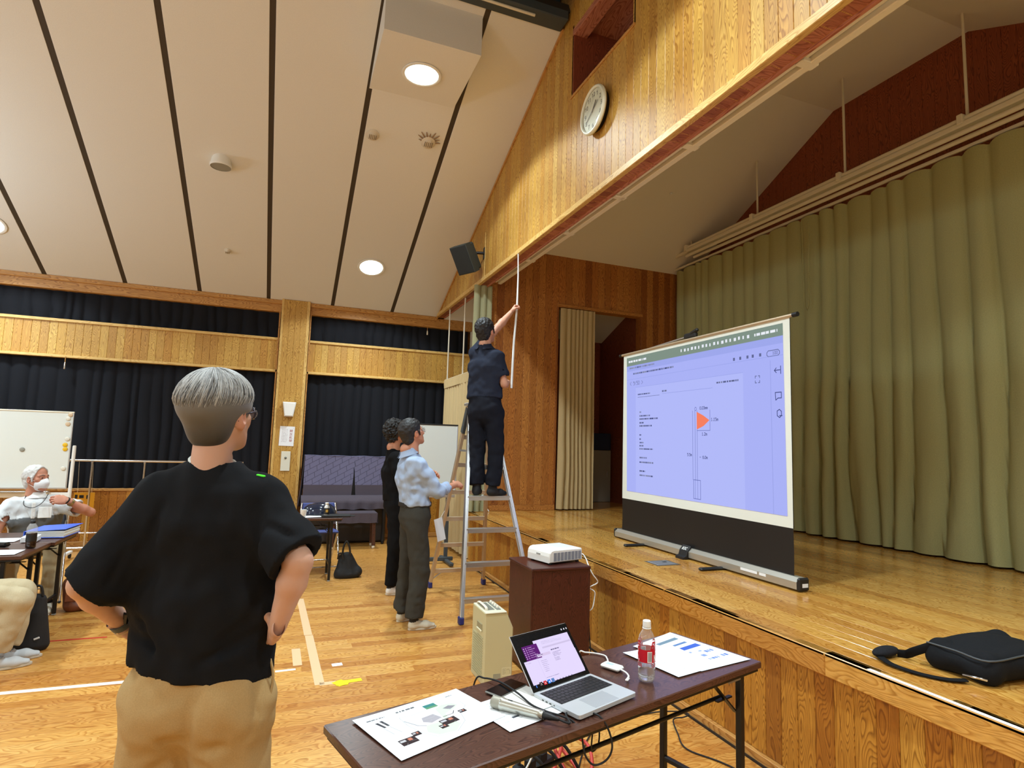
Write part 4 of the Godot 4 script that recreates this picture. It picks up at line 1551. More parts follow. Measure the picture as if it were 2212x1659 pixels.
func back_furniture() -> void:
	var mb: MB
	# ---- big whiteboard on the left
	var wb := flipboard("whiteboard", "large rolling whiteboard with round magnets behind the masked man", -3.31, -8.7, 1.82, 0.874, 1.81, M.cream, M.white)
	for s in [-1, 1]:
		mb = MB.new()
		mb.tube([Vector3(s * 0.945, 0.06, 0.0), Vector3(s * 0.945, 1.39, 0), Vector3(s * 0.945, 1.40, 0)], [0.02, 0.02, 0.014], 12)
		put("post", mb, M.white, wb)
		mb = MB.new()
		mb.box(Vector3(s * 0.945, 0.075, 0), Vector3(0.045, 0.035, 0.56), 0.008)
		put("foot", mb, M.white, wb)
		for e in [-1, 1]:
			mb = MB.new()
			mb.lathe([Vector2(0, -0.012), Vector2(0.028, -0.012), Vector2(0.03, 0), Vector2(0.028, 0.012), Vector2(0, 0.012)], 16, Transform3D(Basis(Vector3.FORWARD, PI / 2), Vector3(s * 0.945, 0.03, e * 0.25)))
			put("caster", mb, M.rubber, wb)
	mb = MB.new()
	mb.box(Vector3(0, 0.80, 0.0), Vector3(1.88, 0.06, 0.03), 0.006)
	mb.box(Vector3(0, 0.20, 0.0), Vector3(1.88, 0.04, 0.03), 0.006)
	put("crossbar", mb, M.white, wb)
	mb = MB.new()
	mb.box(Vector3(0, 0.845, 0.05), Vector3(1.5, 0.012, 0.08), 0.003)
	put("pen_tray", mb, M.alu, wb)
	var mw := mat(c8(228, 226, 214), 0.4)
	var my := mat(c8(236, 190, 30), 0.4)
	var mt := mat(c8(214, 190, 160), 0.4)
	for q in [[-2.436, 1.773, mt, "tan magnet at the whiteboard's top right corner"], [-2.456, 1.727, mw, "white magnet second from the top of the whiteboard's right side"], [-2.454, 1.659, mt, "tan magnet third from the top of the whiteboard's right side"], [-2.443, 1.478, mw, "white magnet just above the two yellow magnets"], [-2.460, 1.405, my, "upper yellow magnet on the large whiteboard"], [-2.455, 1.354, my, "lower yellow magnet on the large whiteboard"], [-2.453, 1.12, mw, "white magnet lowest on the whiteboard near the post"], [-2.88, 1.338, mat(c8(150, 150, 140), 0.5), "small grey magnet alone in the middle of the large whiteboard"]]:
		mb = MB.new()
		mb.lathe([Vector2(0, 0.0), Vector2(0.026, 0.0), Vector2(0.026, 0.006), Vector2(0.019, 0.012), Vector2(0, 0.013)], 20, Transform3D(Basis(Vector3.RIGHT, PI / 2), Vector3(q[0], q[1], -8.693)))
		solo("magnet", mb, q[2], q[3], "magnet", "magnets on the large whiteboard")
	# ---- whiteboard behind the ladder
	var w2 := flipboard("whiteboard", "narrower black topped whiteboard on a dark stand behind the ladder", 1.84, -7.65, 0.72, 0.90, 1.815, M.black, M.steel)
	mb = MB.new()
	mb.box(Vector3(0.27, 0.72, -0.05), Vector3(0.05, 1.35, 0.03), 0.005)
	put("post", mb, M.steel, w2)
	mb = MB.new()
	mb.box(Vector3(-0.27, 0.72, -0.05), Vector3(0.05, 1.35, 0.03), 0.005)
	put("post", mb, M.steel, w2)
	mb = MB.new()
	mb.box(Vector3(0.03, 0.055, -0.02), Vector3(0.66, 0.05, 0.04), 0.006)
	put("base_beam", mb, M.steel, w2)
	for s in [-0.27, 0.27]:
		mb = MB.new()
		mb.box(Vector3(s, 0.035, 0), Vector3(0.05, 0.04, 0.56), 0.008)
		put("foot", mb, M.steel, w2)
	mb = MB.new()
	mb.box(Vector3(0.02, 0.868, 0.06), Vector3(0.6, 0.014, 0.1), 0.003)
	mb.box(Vector3(0.02, 0.88, 0.108), Vector3(0.6, 0.03, 0.006), 0.002)
	put("pen_tray", mb, M.alu, w2)
	mb = MB.new()
	mb.tube([Vector3(1.545, 1.775, -7.64), Vector3(1.553, 1.745, -7.64)], 0.006, 6)
	solo("board_pen", mb, mat(c8(30, 50, 70), 0.4), "tiny dark marker clipped at the top of the black topped whiteboard", "pen")

	# ---- piano under its quilted cover
	var pn := thing("piano", "upright piano under a grey quilted cover against the back wall", "piano", Vector3(0.975, 0, -9.5))
	mb = MB.new()
	mb.box(Vector3(0, 0.63, -0.05), Vector3(1.24, 1.24, 0.26), 0.01)
	mb.box(Vector3(0, 0.62, 0.17), Vector3(1.22, 0.12, 0.24), 0.02)
	put("case", mb, M.black, pn)
	mb = MB.new()
	mb.box(Vector3(0, 0.28, 0.02), Vector3(1.2, 0.5, 0.16), 0.01)
	put("lower_panel", mb, mat(c8(48, 42, 40), 0.5), pn)
	for s in [-1, 1]:
		mb = MB.new()
		mb.lathe([Vector2(0.03, 0.04), Vector2(0.028, 0.1), Vector2(0.022, 0.3), Vector2(0.03, 0.5), Vector2(0.034, 0.56)], 16, Transform3D(Basis(), Vector3(s * 0.56, 0, 0.24)))
		mb.ball(Vector3(s * 0.56, 0.022, 0.24), Vector3(0.024, 0.022, 0.024))
		put("leg", mb, M.black, pn)
	var cv := quilt_art()
	var mq := pic(cv, 0.9)
	for q in [[-0.635, 0.088], [0.108, 0.635]]:
		mb = MB.new()
		var g := RandomNumberGenerator.new()
		g.seed = 3
		mb.sheet(24, 20, func(u, v):
			var x: float = lerpf(q[0], q[1], u)
			var inner: float = (u if q[0] < 0 else 1.0 - u)
			var open: float = pow(inner, 8.0) * v * 0.02 * (-1.0 if q[0] < 0 else 1.0)
			var y: float = 1.318 - v * 0.60
			return Vector3(x + open + (0.02 * (1 - v) * (1 if q[0] < 0 else -1) if inner > 0.99 else 0.0), y, 0.095 + 0.006 * sin(x * 9.0) + 0.03 * v * v), func(u, v): return Vector2(lerpf(q[0], q[1], u) / 1.27 + 0.5, v))
		put("cover_front", mb, mq, pn)
	mb = MB.new()
	mb.sheet(20, 6, func(u, v): return Vector3(lerpf(-0.635, 0.635, u), 1.318 + 0.004 * sin(u * 20.0), lerpf(-0.2, 0.096, v)), func(u, v): return Vector2(u, v * 0.2))
	put("cover_top", mb, mq, pn)
	var mcov := cloth(c8(96, 88, 98), 0.95)
	for s in [-1, 1]:
		mb = MB.new()
		mb.sheet(6, 12, func(u, v): return Vector3(s * (0.637 + 0.03 * v * sin(u * 9.0 + 1.0) + 0.035 * v * v), 1.318 - v * 0.76, lerpf(-0.2, 0.1 + 0.05 * v, u) if s > 0 else lerpf(0.1 + 0.05 * v, -0.2, u)))
		put("cover_side", mb, mcov, pn)
	mb = MB.new()
	mb.sheet(40, 10, func(u, v):
		var y: float = 0.73 - maxf(0.0, v - 0.3) * 0.28
		var z: float = 0.125 + minf(v, 0.55) / 0.55 * 0.19 + 0.012 * sin(u * 46.0) * maxf(0, v - 0.5) * 2.0
		return Vector3(lerpf(-0.66, 0.66, u), y + 0.008 * sin(u * 31.0) * v, z))
	put("cover_skirt", mb, mcov, pn)
	# ---- bench
	var bn := thing("piano_bench", "small brown legged bench under a frilled grey cover before the piano", "bench", Vector3(1.05, 0, -9.02))
	mb = MB.new()
	mb.box(Vector3(0, 0.475, 0), Vector3(0.64, 0.07, 0.30), 0.015)
	put("seat", mb, M.pianowood[0], bn)
	mb = MB.new()
	mb.sheet(70, 6, func(u, v):
		var a: float = u * TAU
		var cx: float = clampf(cos(a) * 0.6, -0.33, 0.33)
		var cz: float = clampf(sin(a) * 0.4, -0.165, 0.165)
		var k: float = 1.0 + 0.035 * v * sin(u * 190.0)
		return Vector3(cx * k, 0.515 - v * 0.14 + 0.004 * sin(u * 90.0) * v, cz * k))
	mb.box(Vector3(0, 0.512, 0), Vector3(0.655, 0.01, 0.32), 0.004)
	put("cover", mb, mcov, bn)
	for sx in [-1, 1]:
		for sz in [-1, 1]:
			mb = MB.new()
			mb.bar(Vector3(sx * 0.295, 0.045, sz * 0.12), Vector3(sx * 0.285, 0.44, sz * 0.115), 0.05, 0.05, Vector3.RIGHT, 0.006)
			put("leg", mb, M.pianowood[0], bn)
			mb = MB.new()
			mb.lathe([Vector2(0, 0.0), Vector2(0.022, 0.004), Vector2(0.024, 0.03), Vector2(0.018, 0.046), Vector2(0, 0.046)], 14, Transform3D(Basis(), Vector3(sx * 0.295, 0, sz * 0.12)))
			put("caster", mb, M.cream, bn)

	# ---- small table with its things
	folding_table("dark folding table before the piano, with a black dome on it", Vector3(-0.20, 0, -7.175), 0.0, 1.79, 0.45)
	folding_chair("folding chair with a blue seat behind the table near the piano", Vector3(0.50, 0, -7.72), 0.1, mat(c8(60, 74, 140), 0.6))
	var dm := thing("dome_case", "glossy dark domed case with pale highlights on the small table", "case", Vector3(0.46, 0.701, -7.26))
	mb = MB.new()
	mb.lathe([Vector2(0.19, 0.0), Vector2(0.188, 0.03), Vector2(0.165, 0.085), Vector2(0.12, 0.118), Vector2(0.06, 0.132), Vector2(0, 0.135)], 36, Transform3D(), Vector2(1.0, 0.75))
	put("shell", mb, mat(c8(34, 40, 58), 0.12), dm)
	mb = MB.new()
	mb.lathe([Vector2(0.0, -0.001), Vector2(0.2, -0.001), Vector2(0.202, 0.006), Vector2(0.19, 0.012)], 36, Transform3D(), Vector2(1.0, 0.75))
	put("rim", mb, M.rubber, dm)
	var bo := thing("coffee_bottle", "small black labelled bottle with a white cap on the small table", "bottle", Vector3(0.522, 0.70, -7.02))
	mb = MB.new()
	mb.lathe([Vector2(0, 0), Vector2(0.028, 0.0), Vector2(0.031, 0.006), Vector2(0.031, 0.03)], 24)
	mb.lathe([Vector2(0.031, 0.1), Vector2(0.03, 0.112), Vector2(0.018, 0.135), Vector2(0.017, 0.14)], 24)
	put("body", mb, mat(c8(206, 204, 200), 0.3, 0.5), bo)
	mb = MB.new()
	mb.lathe([Vector2(0.0315, 0.03), Vector2(0.0318, 0.032), Vector2(0.0318, 0.099), Vector2(0.0315, 0.1)], 24)
	put("label", mb, M.black, bo)
	mb = MB.new()
	mb.box(Vector3(0, 0.07, 0.0315), Vector3(0.026, 0.03, 0.002), 0)
	put("emblem", mb, mat(c8(176, 140, 60), 0.4), bo)
	mb = MB.new()
	mb.lathe([Vector2(0.0, 0.14), Vector2(0.0195, 0.14), Vector2(0.0195, 0.157), Vector2(0.017, 0.16), Vector2(0, 0.16)], 24)
	put("cap", mb, M.white, bo)
	mb = MB.new()
	mb.box(Vector3(0.37, 0.703, -7.06), Vector3(0.2, 0.002, 0.15), 0, Basis(UP, 0.3))
	solo("paper_sheet", mb, M.paper, "white paper sheet left of the coffee bottle on the small table", "paper")
	mb = MB.new()
	mb.lathe([Vector2(0, 0.0), Vector2(0.027, 0.0), Vector2(0.036, 0.085), Vector2(0.037, 0.085), Vector2(0.034, 0.083), Vector2(0.026, 0.004), Vector2(0.0, 0.004)], 24, Transform3D(Basis(), Vector3(0.275, 0.701, -7.0)))
	solo("paper_cup", mb, M.white, "white paper cup at the edge of the small table", "cup")
	var lc := thing("flat_case", "flat black laptop sleeve overhanging the right end of the small table", "case", Vector3(0.61, 0.701, -7.03), -0.05)
	mb = MB.new()
	mb.box(Vector3(0.02, 0.012, 0), Vector3(0.32, 0.022, 0.15), 0.009)
	put("sleeve", mb, M.rubber, lc)
	mb = MB.new()
	mb.box(Vector3(0.2, 0.012, 0.02), Vector3(0.05, 0.008, 0.08), 0.003)
	put("flap", mb, M.rubber, lc)
	# tote on the floor
	var to := thing("tote_bag", "black soft tote bag slumped on the floor by the small table's leg", "bag", Vector3(0.80, 0, -7.12))
	var f := Field.new(Vector3(-0.22, -0.03, -0.16), Vector3(0.24, 0.4, 0.16), 0.012)
	f.cap(Vector3(0.0, 0.05, 0), Vector3(-0.03, 0.25, 0), 0.15, 0.075, 0.03, 0.5, Vector3.RIGHT)
	f.cap(Vector3(-0.08, 0.05, 0.0), Vector3(0.1, 0.06, 0.0), 0.06, 0.06, 0.03)
	f.fold(Vector3(-0.08, 0.26, 0.07), Vector3(0.02, 0.05, 0.08), 0.03, 0.02)
	f.fold(Vector3(0.05, 0.22, 0.06), Vector3(0.08, 0.04, 0.08), 0.03, 0.015)
	f.plane(Vector3(0, 0.0, 0), Vector3.DOWN)
	mb = MB.new()
	f.skin(mb)
	put("body", mb, M.rubber, to)
	mb = MB.new()
	mb.tube(spline([Vector3(-0.07, 0.26, 0.03), Vector3(-0.06, 0.36, 0.03), Vector3(-0.03, 0.41, 0.02), Vector3(0.0, 0.36, 0.03), Vector3(0.02, 0.25, 0.03)]), 0.011, 8, true, 0.4)
	mb.tube(spline([Vector3(-0.12, 0.22, 0.05), Vector3(-0.11, 0.28, 0.06), Vector3(-0.08, 0.28, 0.06), Vector3(-0.06, 0.22, 0.06)]), 0.01, 8, true, 0.4)
	put("handle", mb, M.black, to)


func quilt_art() -> Image:
	var im := Image.create(620, 300, false, Image.FORMAT_RGB8)
	im.fill(c8(112, 110, 140))
	im.fill_rect(Rect2i(0, 218, 620, 82), c8(84, 76, 86))
	var ln := c8(66, 66, 84)
	var d := Vector2(0.86, -0.5)
	var nrm := Vector2(0.5, 0.86)
	for k in range(-8, 22):
		var o := nrm * (k * 36.0)
		path(im, [o - d * 300, o + d * 900], 2.6, ln)
		for j in range(-6, 16):
			var p := o + d * (j * 74.0 + (k % 2) * 37.0)
			path(im, [p, p + nrm.rotated(0.4) * 36.0], 2.6, ln)
	im.fill_rect(Rect2i(0, 218, 620, 82), c8(84, 76, 86))
	return im


# ---------------------------------------------------------------- ladder
func ladder() -> void:
	var t := thing("stepladder", "tall aluminium stepladder with blue feet under the man reaching up", "ladder")
	var mb: MB
	var yt := 1.96
	var fl := func(y: float) -> Vector3: return Vector3(1.555 + 0.108 * y, y, -5.08 - 0.335 * y)
	var fr := func(y: float) -> Vector3: return Vector3(2.265 - 0.135 * y, y, -5.08 - 0.335 * y)
	var rl := func(y: float) -> Vector3: return Vector3(1.598 + 0.087 * y, y, -6.45 + 0.335 * y)
	var rr := func(y: float) -> Vector3: return Vector3(2.222 - 0.115 * y, y, -6.45 + 0.335 * y)
	var g := [fl, fr, rl, rr]
	for k in 4:
		var a: Vector3 = g[k].call(0.05)
		var b: Vector3 = g[k].call(yt)
		mb = MB.new()
		mb.bar(a, b, 0.026, 0.058 if k < 2 else 0.05, Vector3.RIGHT, 0.004)
		var s := 1.0 if k % 2 == 0 else -1.0
		mb.bar(a + Vector3(s * 0.014, 0, 0.024), b + Vector3(s * 0.014, 0, 0.024), 0.012, 0.006, Vector3.RIGHT, 0.001)
		mb.bar(a + Vector3(s * 0.014, 0, -0.024), b + Vector3(s * 0.014, 0, -0.024), 0.012, 0.006, Vector3.RIGHT, 0.001)
		put("rail", mb, M.alu if k < 2 else M.alu_tan, t)
		mb = MB.new()
		mb.box(a + Vector3(0, -0.018, 0), Vector3(0.044, 0.064, 0.07), 0.008)
		put("foot", mb, M.bluecap, t)
		mb = MB.new()
		mb.bar(g[k].call(yt - 0.28), g[k].call(yt - 0.02), 0.034, 0.066, Vector3.RIGHT, 0.005)
		put("hinge_plate", mb, M.steel if k > 1 else M.alu, t)
	for i in 6:
		var y := 0.20 + 0.29 * i
		for k in [0, 2]:
			var a: Vector3 = g[k].call(y)
			var b: Vector3 = g[k + 1].call(y)
			mb = MB.new()
			mb.box((a + b) * 0.5, Vector3(b.x - a.x - 0.02, 0.014, 0.062 if k == 0 else 0.03), 0.002)
			mb.box((a + b) * 0.5 + Vector3(0, -0.018, 0.026 if k == 0 else 0.012), Vector3(b.x - a.x - 0.02, 0.036, 0.004), 0.001)
			mb.box((a + b) * 0.5 + Vector3(0, -0.018, -0.026 if k == 0 else -0.012), Vector3(b.x - a.x - 0.02, 0.036, 0.004), 0.001)
			put("step", mb, M.alu if k == 0 else M.alu_tan, t)
	mb = MB.new()
	mb.box(Vector3(1.885, yt + 0.012, -5.765), Vector3(0.30, 0.03, 0.16), 0.006)
	put("top_cap", mb, M.alu, t)
	for k in [2, 3]:
		var a: Vector3 = g[k].call(0.2)
		mb = MB.new()
		mb.bar(a + Vector3(0.13 if k == 2 else -0.13, -0.01, 0), g[k].call(0.08), 0.02, 0.006, Vector3.FORWARD)
		put("foot_brace", mb, M.alu, t)
	mb = MB.new()
	for k in [[fl, rl], [fr, rr]]:
		mb.bar(k[0].call(1.50), k[1].call(1.50), 0.004, 0.02, Vector3.RIGHT)
	put("spreader", mb, M.alu, t)
	mb = MB.new()
	var st: Vector3 = fr.call(0.49)
	mb.box(st + Vector3(-0.075, -0.016, 0.0285), Vector3(0.09, 0.032, 0.001), 0)
	put("warning_sticker", mb, M.yellow, t)
	mb = MB.new()
	var R := Basis(Vector3.BACK, 0.22) * Basis(UP, 0.35)
	mb.box(Vector3(1.617, 0.66, -6.16), Vector3(0.105, 0.235, 0.0012), 0, R)
	mb.tube([Vector3(1.615, 0.775, -6.16), Vector3(1.665, 0.86, -6.16)], 0.002, 5)
	solo("paper_tag", mb, M.paper, "white card tag tied to the rear left rail of the stepladder", "tag")
	# measuring rod held up to the gable
	mb = MB.new()
	mb.tube([Vector3(2.155, 2.15, -5.583), Vector3(2.204, 2.642, -5.68), Vector3(2.262, 3.063, -5.765), Vector3(2.305, 3.42, -5.87), Vector3(2.346, 3.735, -5.995)], [0.0125, 0.0125, 0.011, 0.008, 0.006], 10, true, 0.5, Vector3.RIGHT)
	solo("measuring_rod", mb, M.white, "long white measuring rod held up to the bottom edge of the gable", "measuring rod")


# ---------------------------------------------------------------- amplifier, cabinet, projector
func presentation() -> void:
	var mb: MB
	var am := thing("portable_amplifier", "cream portable amplifier with sloping back standing beside the dark cabinet", "amplifier", Vector3(1.33, 0, -3.93))
	var side := PackedVector2Array([Vector2(0.0, 0.0), Vector2(0.205, 0.0), Vector2(0.205, 0.35), Vector2(0.155, 0.455), Vector2(0.0, 0.455)])
	var bodym := mat(c8(196, 190, 150), 0.55)
	mb = MB.new()
	mb.extrude(side, 0.26, Transform3D(Basis(), Vector3(0, 0, -0.13)), 0.008)
	put("body", mb, bodym, am)
	mb = MB.new()
	mb.box(Vector3(0.078, 0.457, 0.0), Vector3(0.15, 0.008, 0.27), 0.002)
	put("top_plate", mb, mat(c8(216, 212, 190), 0.45), am)
	mb = MB.new()
	mb.box(Vector3(0.06, 0.462, -0.02), Vector3(0.055, 0.004, 0.18), 0.001)
	mb.box(Vector3(0.115, 0.462, -0.02), Vector3(0.03, 0.004, 0.2), 0.001)
	put("control_panel", mb, mat(c8(120, 122, 112), 0.5), am)
	for k in 4:
		mb = MB.new()
		mb.lathe([Vector2(0.011, 0.0), Vector2(0.0095, 0.014), Vector2(0, 0.015)], 14, Transform3D(Basis(), Vector3(0.12, 0.463, -0.1 + k * 0.045)))
		put("knob", mb, M.cream, am)
	mb = MB.new()
	mb.tube(spline([Vector3(0.03, 0.46, -0.11), Vector3(0.03, 0.478, -0.09), Vector3(0.03, 0.478, 0.05), Vector3(0.03, 0.46, 0.07)], 4), 0.011, 8, true, 0.5)
	put("carry_handle", mb, M.cream, am)
	mb = MB.new()
	mb.box(Vector3(-0.002, 0.35, 0.03), Vector3(0.006, 0.05, 0.1), 0.002)
	put("side_recess", mb, mat(c8(150, 144, 112), 0.6), am)
	mb = MB.new()
	mb.box(Vector3(-0.005, 0.33, 0.03), Vector3(0.008, 0.012, 0.1), 0.003)
	put("side_grip", mb, mat(c8(222, 218, 186), 0.45), am)
	for k in 17:
		mb = MB.new()
		mb.box(Vector3(-0.002, 0.035 + k * 0.0158, 0.0), Vector3(0.005, 0.006, 0.2), 0.001)
		put("grille_slat", mb, mat(c8(172, 166, 128), 0.6), am)
	var stick := pic(sticker_art(), 0.6)
	mb = MB.new()
	mb.quad(Vector3(0.13, 0.01, 0.1312), Vector3(0.195, 0.01, 0.1312), Vector3(0.195, 0.10, 0.1312), Vector3(0.13, 0.10, 0.1312), Vector2(0, 1), Vector2(1, 1), Vector2(1, 0), Vector2(0, 0))
	put("sticker", mb, stick, am)
	mb = MB.new()
	mb.box(Vector3(0.095, 0.04, 0.1308), Vector3(0.05, 0.05, 0.001), 0)
	put("rating_label", mb, mat(c8(150, 152, 136), 0.5), am)

	var cb := thing("cabinet", "dark brown wooden cabinet carrying the white projector", "cabinet", Vector3(1.896, 0, -4.035))
	mb = MB.new()
	mb.box(Vector3(0, 0.366, 0), Vector3(0.45, 0.70, 0.43), 0.004)
	put("body", mb, M.cabinet[0], cb)
	mb = MB.new()
	mb.box(Vector3(0, 0.715, 0), Vector3(0.464, 0.022, 0.446), 0.005)
	put("top_panel", mb, M.cabinet[0], cb)
	mb = MB.new()
	mb.box(Vector3(0, 0.014, 0), Vector3(0.42, 0.028, 0.4), 0.003)
	put("plinth", mb, M.black, cb)
	for s in [-1, 1]:
		mb = MB.new()
		mb.box(Vector3(s * 0.222, 0.366, 0.214), Vector3(0.014, 0.70, 0.006), 0.002)
		put("edge_strip", mb, M.cabinet[0], cb)

	var pr := thing("projector", "white projector with grey side vents sitting on the dark cabinet", "projector", Vector3(1.957, 0.728, -4.06), deg_to_rad(15))
	mb = MB.new()
	var prof := PackedVector2Array([Vector2(-0.16, 0.012), Vector2(0.16, 0.012), Vector2(0.16, 0.088), Vector2(0.15, 0.098), Vector2(-0.115, 0.102), Vector2(-0.14, 0.096), Vector2(-0.155, 0.08), Vector2(-0.16, 0.055)])
	mb.extrude(prof, 0.252, Transform3D(Basis(), Vector3(0, 0, -0.126)), 0.006)
	put("housing", mb, M.white, pr)
	mb = MB.new()
	mb.box(Vector3(0.05, 0.1, -0.02), Vector3(0.16, 0.006, 0.16), 0.002)
	mb.lathe([Vector2(0.02, 0.0), Vector2(0.02, 0.004), Vector2(0.0, 0.005)], 20, Transform3D(Basis(), Vector3(-0.02, 0.1, -0.07)))
	put("top_panel", mb, mat(c8(224, 230, 240), 0.4), pr)
	for k in 8:
		mb = MB.new()
		mb.box(Vector3(-0.105 + k * 0.034, 0.052, 0.126), Vector3(0.028, 0.058, 0.004), 0.001)
		put("vent", mb, mat(c8(110, 112, 122), 0.7), pr)
		mb = MB.new()
		for j in 4:
			mb.box(Vector3(-0.105 + k * 0.034 - 0.0095 + j * 0.0063, 0.052, 0.1285), Vector3(0.0022, 0.056, 0.002), 0)
		put("vent_fin", mb, mat(c8(168, 170, 180), 0.6), pr)
	mb = MB.new()
	mb.box(Vector3(-0.1605, 0.062, 0.0), Vector3(0.002, 0.009, 0.045), 0)
	put("maker_mark", mb, mat(c8(150, 152, 150), 0.5), pr)
	mb = MB.new()
	mb.lathe([Vector2(0.036, 0.0), Vector2(0.036, 0.02), Vector2(0.03, 0.024), Vector2(0.0, 0.018)], 24, Transform3D(Basis(Vector3.RIGHT, -PI / 2), Vector3(0.07, 0.055, -0.125)))
	put("lens", mb, M.blackgloss, pr)
	for sx in [-1, 1]:
		for sz in [-1, 1]:
			mb = MB.new()
			mb.lathe([Vector2(0.014, 0.0), Vector2(0.012, 0.014), Vector2(0, 0.014)], 12, Transform3D(Basis(), Vector3(sx * 0.13, -0.001, sz * 0.1)))
			put("foot", mb, M.rubber, pr)
	wire("video_cable", "white cable looping from the projector down behind the cabinet", [Vector3(2.10, 0.765, -4.05), Vector3(2.16, 0.775, -4.02), Vector3(2.175, 0.745, -3.98), Vector3(2.15, 0.72, -3.90), Vector3(2.165, 0.66, -3.86), Vector3(2.21, 0.60, -3.86), Vector3(2.16, 0.57, -3.87), Vector3(2.145, 0.56, -3.88), Vector3(2.19, 0.53, -3.87), Vector3(2.19, 0.48, -3.87), Vector3(2.17, 0.42, -3.86), Vector3(2.15, 0.40, -3.87)], 0.0045, M.white, "cable")
	wire("power_cable", "thin black cable hanging down the right side of the cabinet", [Vector3(2.15, 0.70, -3.98), Vector3(2.19, 0.6, -3.96), Vector3(2.19, 0.45, -3.95), Vector3(2.165, 0.30, -3.90), Vector3(2.15, 0.12, -3.84), Vector3(2.12, 0.02, -3.75), Vector3(2.0, 0.008, -3.6), Vector3(1.9, 0.008, -3.3)], 0.0045, M.rubber, "cable")

	# ---- screen on the stage
	var sc := thing("projection_screen", "pull-up projection screen showing a page with an orange pennant", "screen", Vector3(3.215, 0.682, -4.09))
	mb = MB.new()
	var hexp := PackedVector2Array()
	for p in [[-0.045, 0.016], [-0.02, 0.008], [0.03, 0.008], [0.045, 0.02], [0.045, 0.07], [0.03, 0.088], [-0.015, 0.088], [-0.045, 0.062]]:
		hexp.append(Vector2(p[0], p[1]))
	mb.extrude(hexp, 2.24, Transform3D(Basis(), Vector3(0, 0, -1.12)), 0.0)
	put("case", mb, mat(c8(188, 184, 172), 0.35, 0.6), sc)
	for s in [-1, 1]:
		mb = MB.new()
		mb.box(Vector3(0, 0.048, s * 1.13), Vector3(0.094, 0.084, 0.025), 0.01)
		put("end_cap", mb, M.black, sc)
	mb = MB.new()
	mb.quad(Vector3(-0.02, 0.03, 1.1435), Vector3(0.03, 0.03, 1.1435), Vector3(0.03, 0.055, 1.1435), Vector3(-0.02, 0.055, 1.1435))
	put("end_label", mb, M.paper, sc)
	mb = MB.new()
	for q in [[0.62, 0.78], [0.80, 0.86]]:
		mb.box(Vector3(-0.0465, 0.05, (q[0] + q[1]) * 0.5), Vector3(0.002, 0.018, q[1] - q[0]), 0)
	put("case_label", mb, M.paper, sc)
	for z in [-0.62, 0.42]:
		mb = MB.new()
		mb.box(Vector3(-0.12, 0.012, z), Vector3(0.26, 0.02, 0.045), 0.009)
		put("foot", mb, M.black, sc)
	mb = MB.new()
	mb.extrude(PackedVector2Array([Vector2(-0.10, 0.0), Vector2(-0.03, 0.0), Vector2(-0.04, 0.06), Vector2(-0.01, 0.096), Vector2(-0.022, 0.106), Vector2(-0.056, 0.07), Vector2(-0.07, 0.03), Vector2(-0.1, 0.02)]), 0.10, Transform3D(Basis(), Vector3(0, 0, -0.07)), 0.004)
	put("centre_clip", mb, M.black, sc)
	var tm := TextMesh.new()
	var sf := SystemFont.new()
	sf.font_names = PackedStringArray(["Droid Sans"])
	sf.font_weight = 700
	tm.font = sf
	tm.text = "KIC"
	tm.font_size = 24
	tm.pixel_size = 0.0016
	tm.depth = 0.001
	var lo := MeshInstance3D.new()
	lo.mesh = tm
	lo.name = "logo"
	lo.material_override = M.white
	sc.add_child(lo, true)
	lo.transform = Transform3D(Basis(Vector3.BACK, Vector3(0.68, 0.73, 0), Vector3(-0.73, 0.68, 0)), Vector3(-0.0455, 0.083, -0.018))
	# fabric
	mb = MB.new()
	mb.sheet(12, 4, func(u, v): return Vector3(0.0 + 0.004 * sin(v * 3.0), lerpf(0.395, 0.08, v), lerpf(-1.06, 1.06, u)))
	put("lower_fabric", mb, mat(c8(20, 19, 20), 0.45), sc)
	mb = MB.new()
	mb.sheet(24, 24, func(u, v): return Vector3(0.0, lerpf(1.832, 0.395, v), lerpf(-1.06, 1.06, u)))
	put("fabric", mb, mat(c8(226, 230, 222), 0.85), sc)
	mb = MB.new()
	mb.sheet(2, 2, func(u, v): return Vector3(0.006, lerpf(1.832, 0.395, v), lerpf(1.06, -1.06, u)))
	put("fabric_back", mb, M.black, sc)
	mb = MB.new()
	mb.quad(Vector3(-0.002, 0.474, -0.975), Vector3(-0.002, 0.470, 1.015), Vector3(-0.002, 1.800, 1.0), Vector3(-0.002, 1.800, -1.0), Vector2(0, 1), Vector2(1, 1), Vector2(1, 0), Vector2(0, 0))
	put("projected_picture", mb, pic(screen_art(), 0.9, SCREEN), sc)
	mb = MB.new()
	mb.tube([Vector3(0.0, 1.84, -1.10), Vector3(0.0, 1.84, 1.10)], 0.013, 10)
	put("top_rod", mb, M.alu_tan, sc)
	for s in [-1, 1]:
		mb = MB.new()
		mb.tube([Vector3(0, 1.84, s * 1.09), Vector3(0, 1.84, s * 1.13)], 0.017, 10)
		put("rod_cap", mb, M.black, sc)
	mb = MB.new()
	mb.box(Vector3(0.01, 1.875, -0.01), Vector3(0.04, 0.05, 0.16), 0.012)
	mb.box(Vector3(0.0, 1.90, 0.05), Vector3(0.03, 0.03, 0.1), 0.01, Basis(Vector3.RIGHT, -0.25))
	put("handle", mb, M.black, sc)
	mb = MB.new()
	mb.bar(Vector3(0.03, 1.88, -0.04), Vector3(0.03, 1.845, -0.85), 0.02, 0.012, Vector3.RIGHT)
	mb.bar(Vector3(0.05, 0.09, 0.45), Vector3(0.04, 1.86, 0.0), 0.02, 0.012, Vector3.RIGHT)
	mb.bar(Vector3(0.06, 0.09, -0.45), Vector3(0.05, 1.86, 0.0), 0.02, 0.012, Vector3.RIGHT)
	put("scissor_arm", mb, M.alu, sc)
	var gl := SpotLight3D.new()
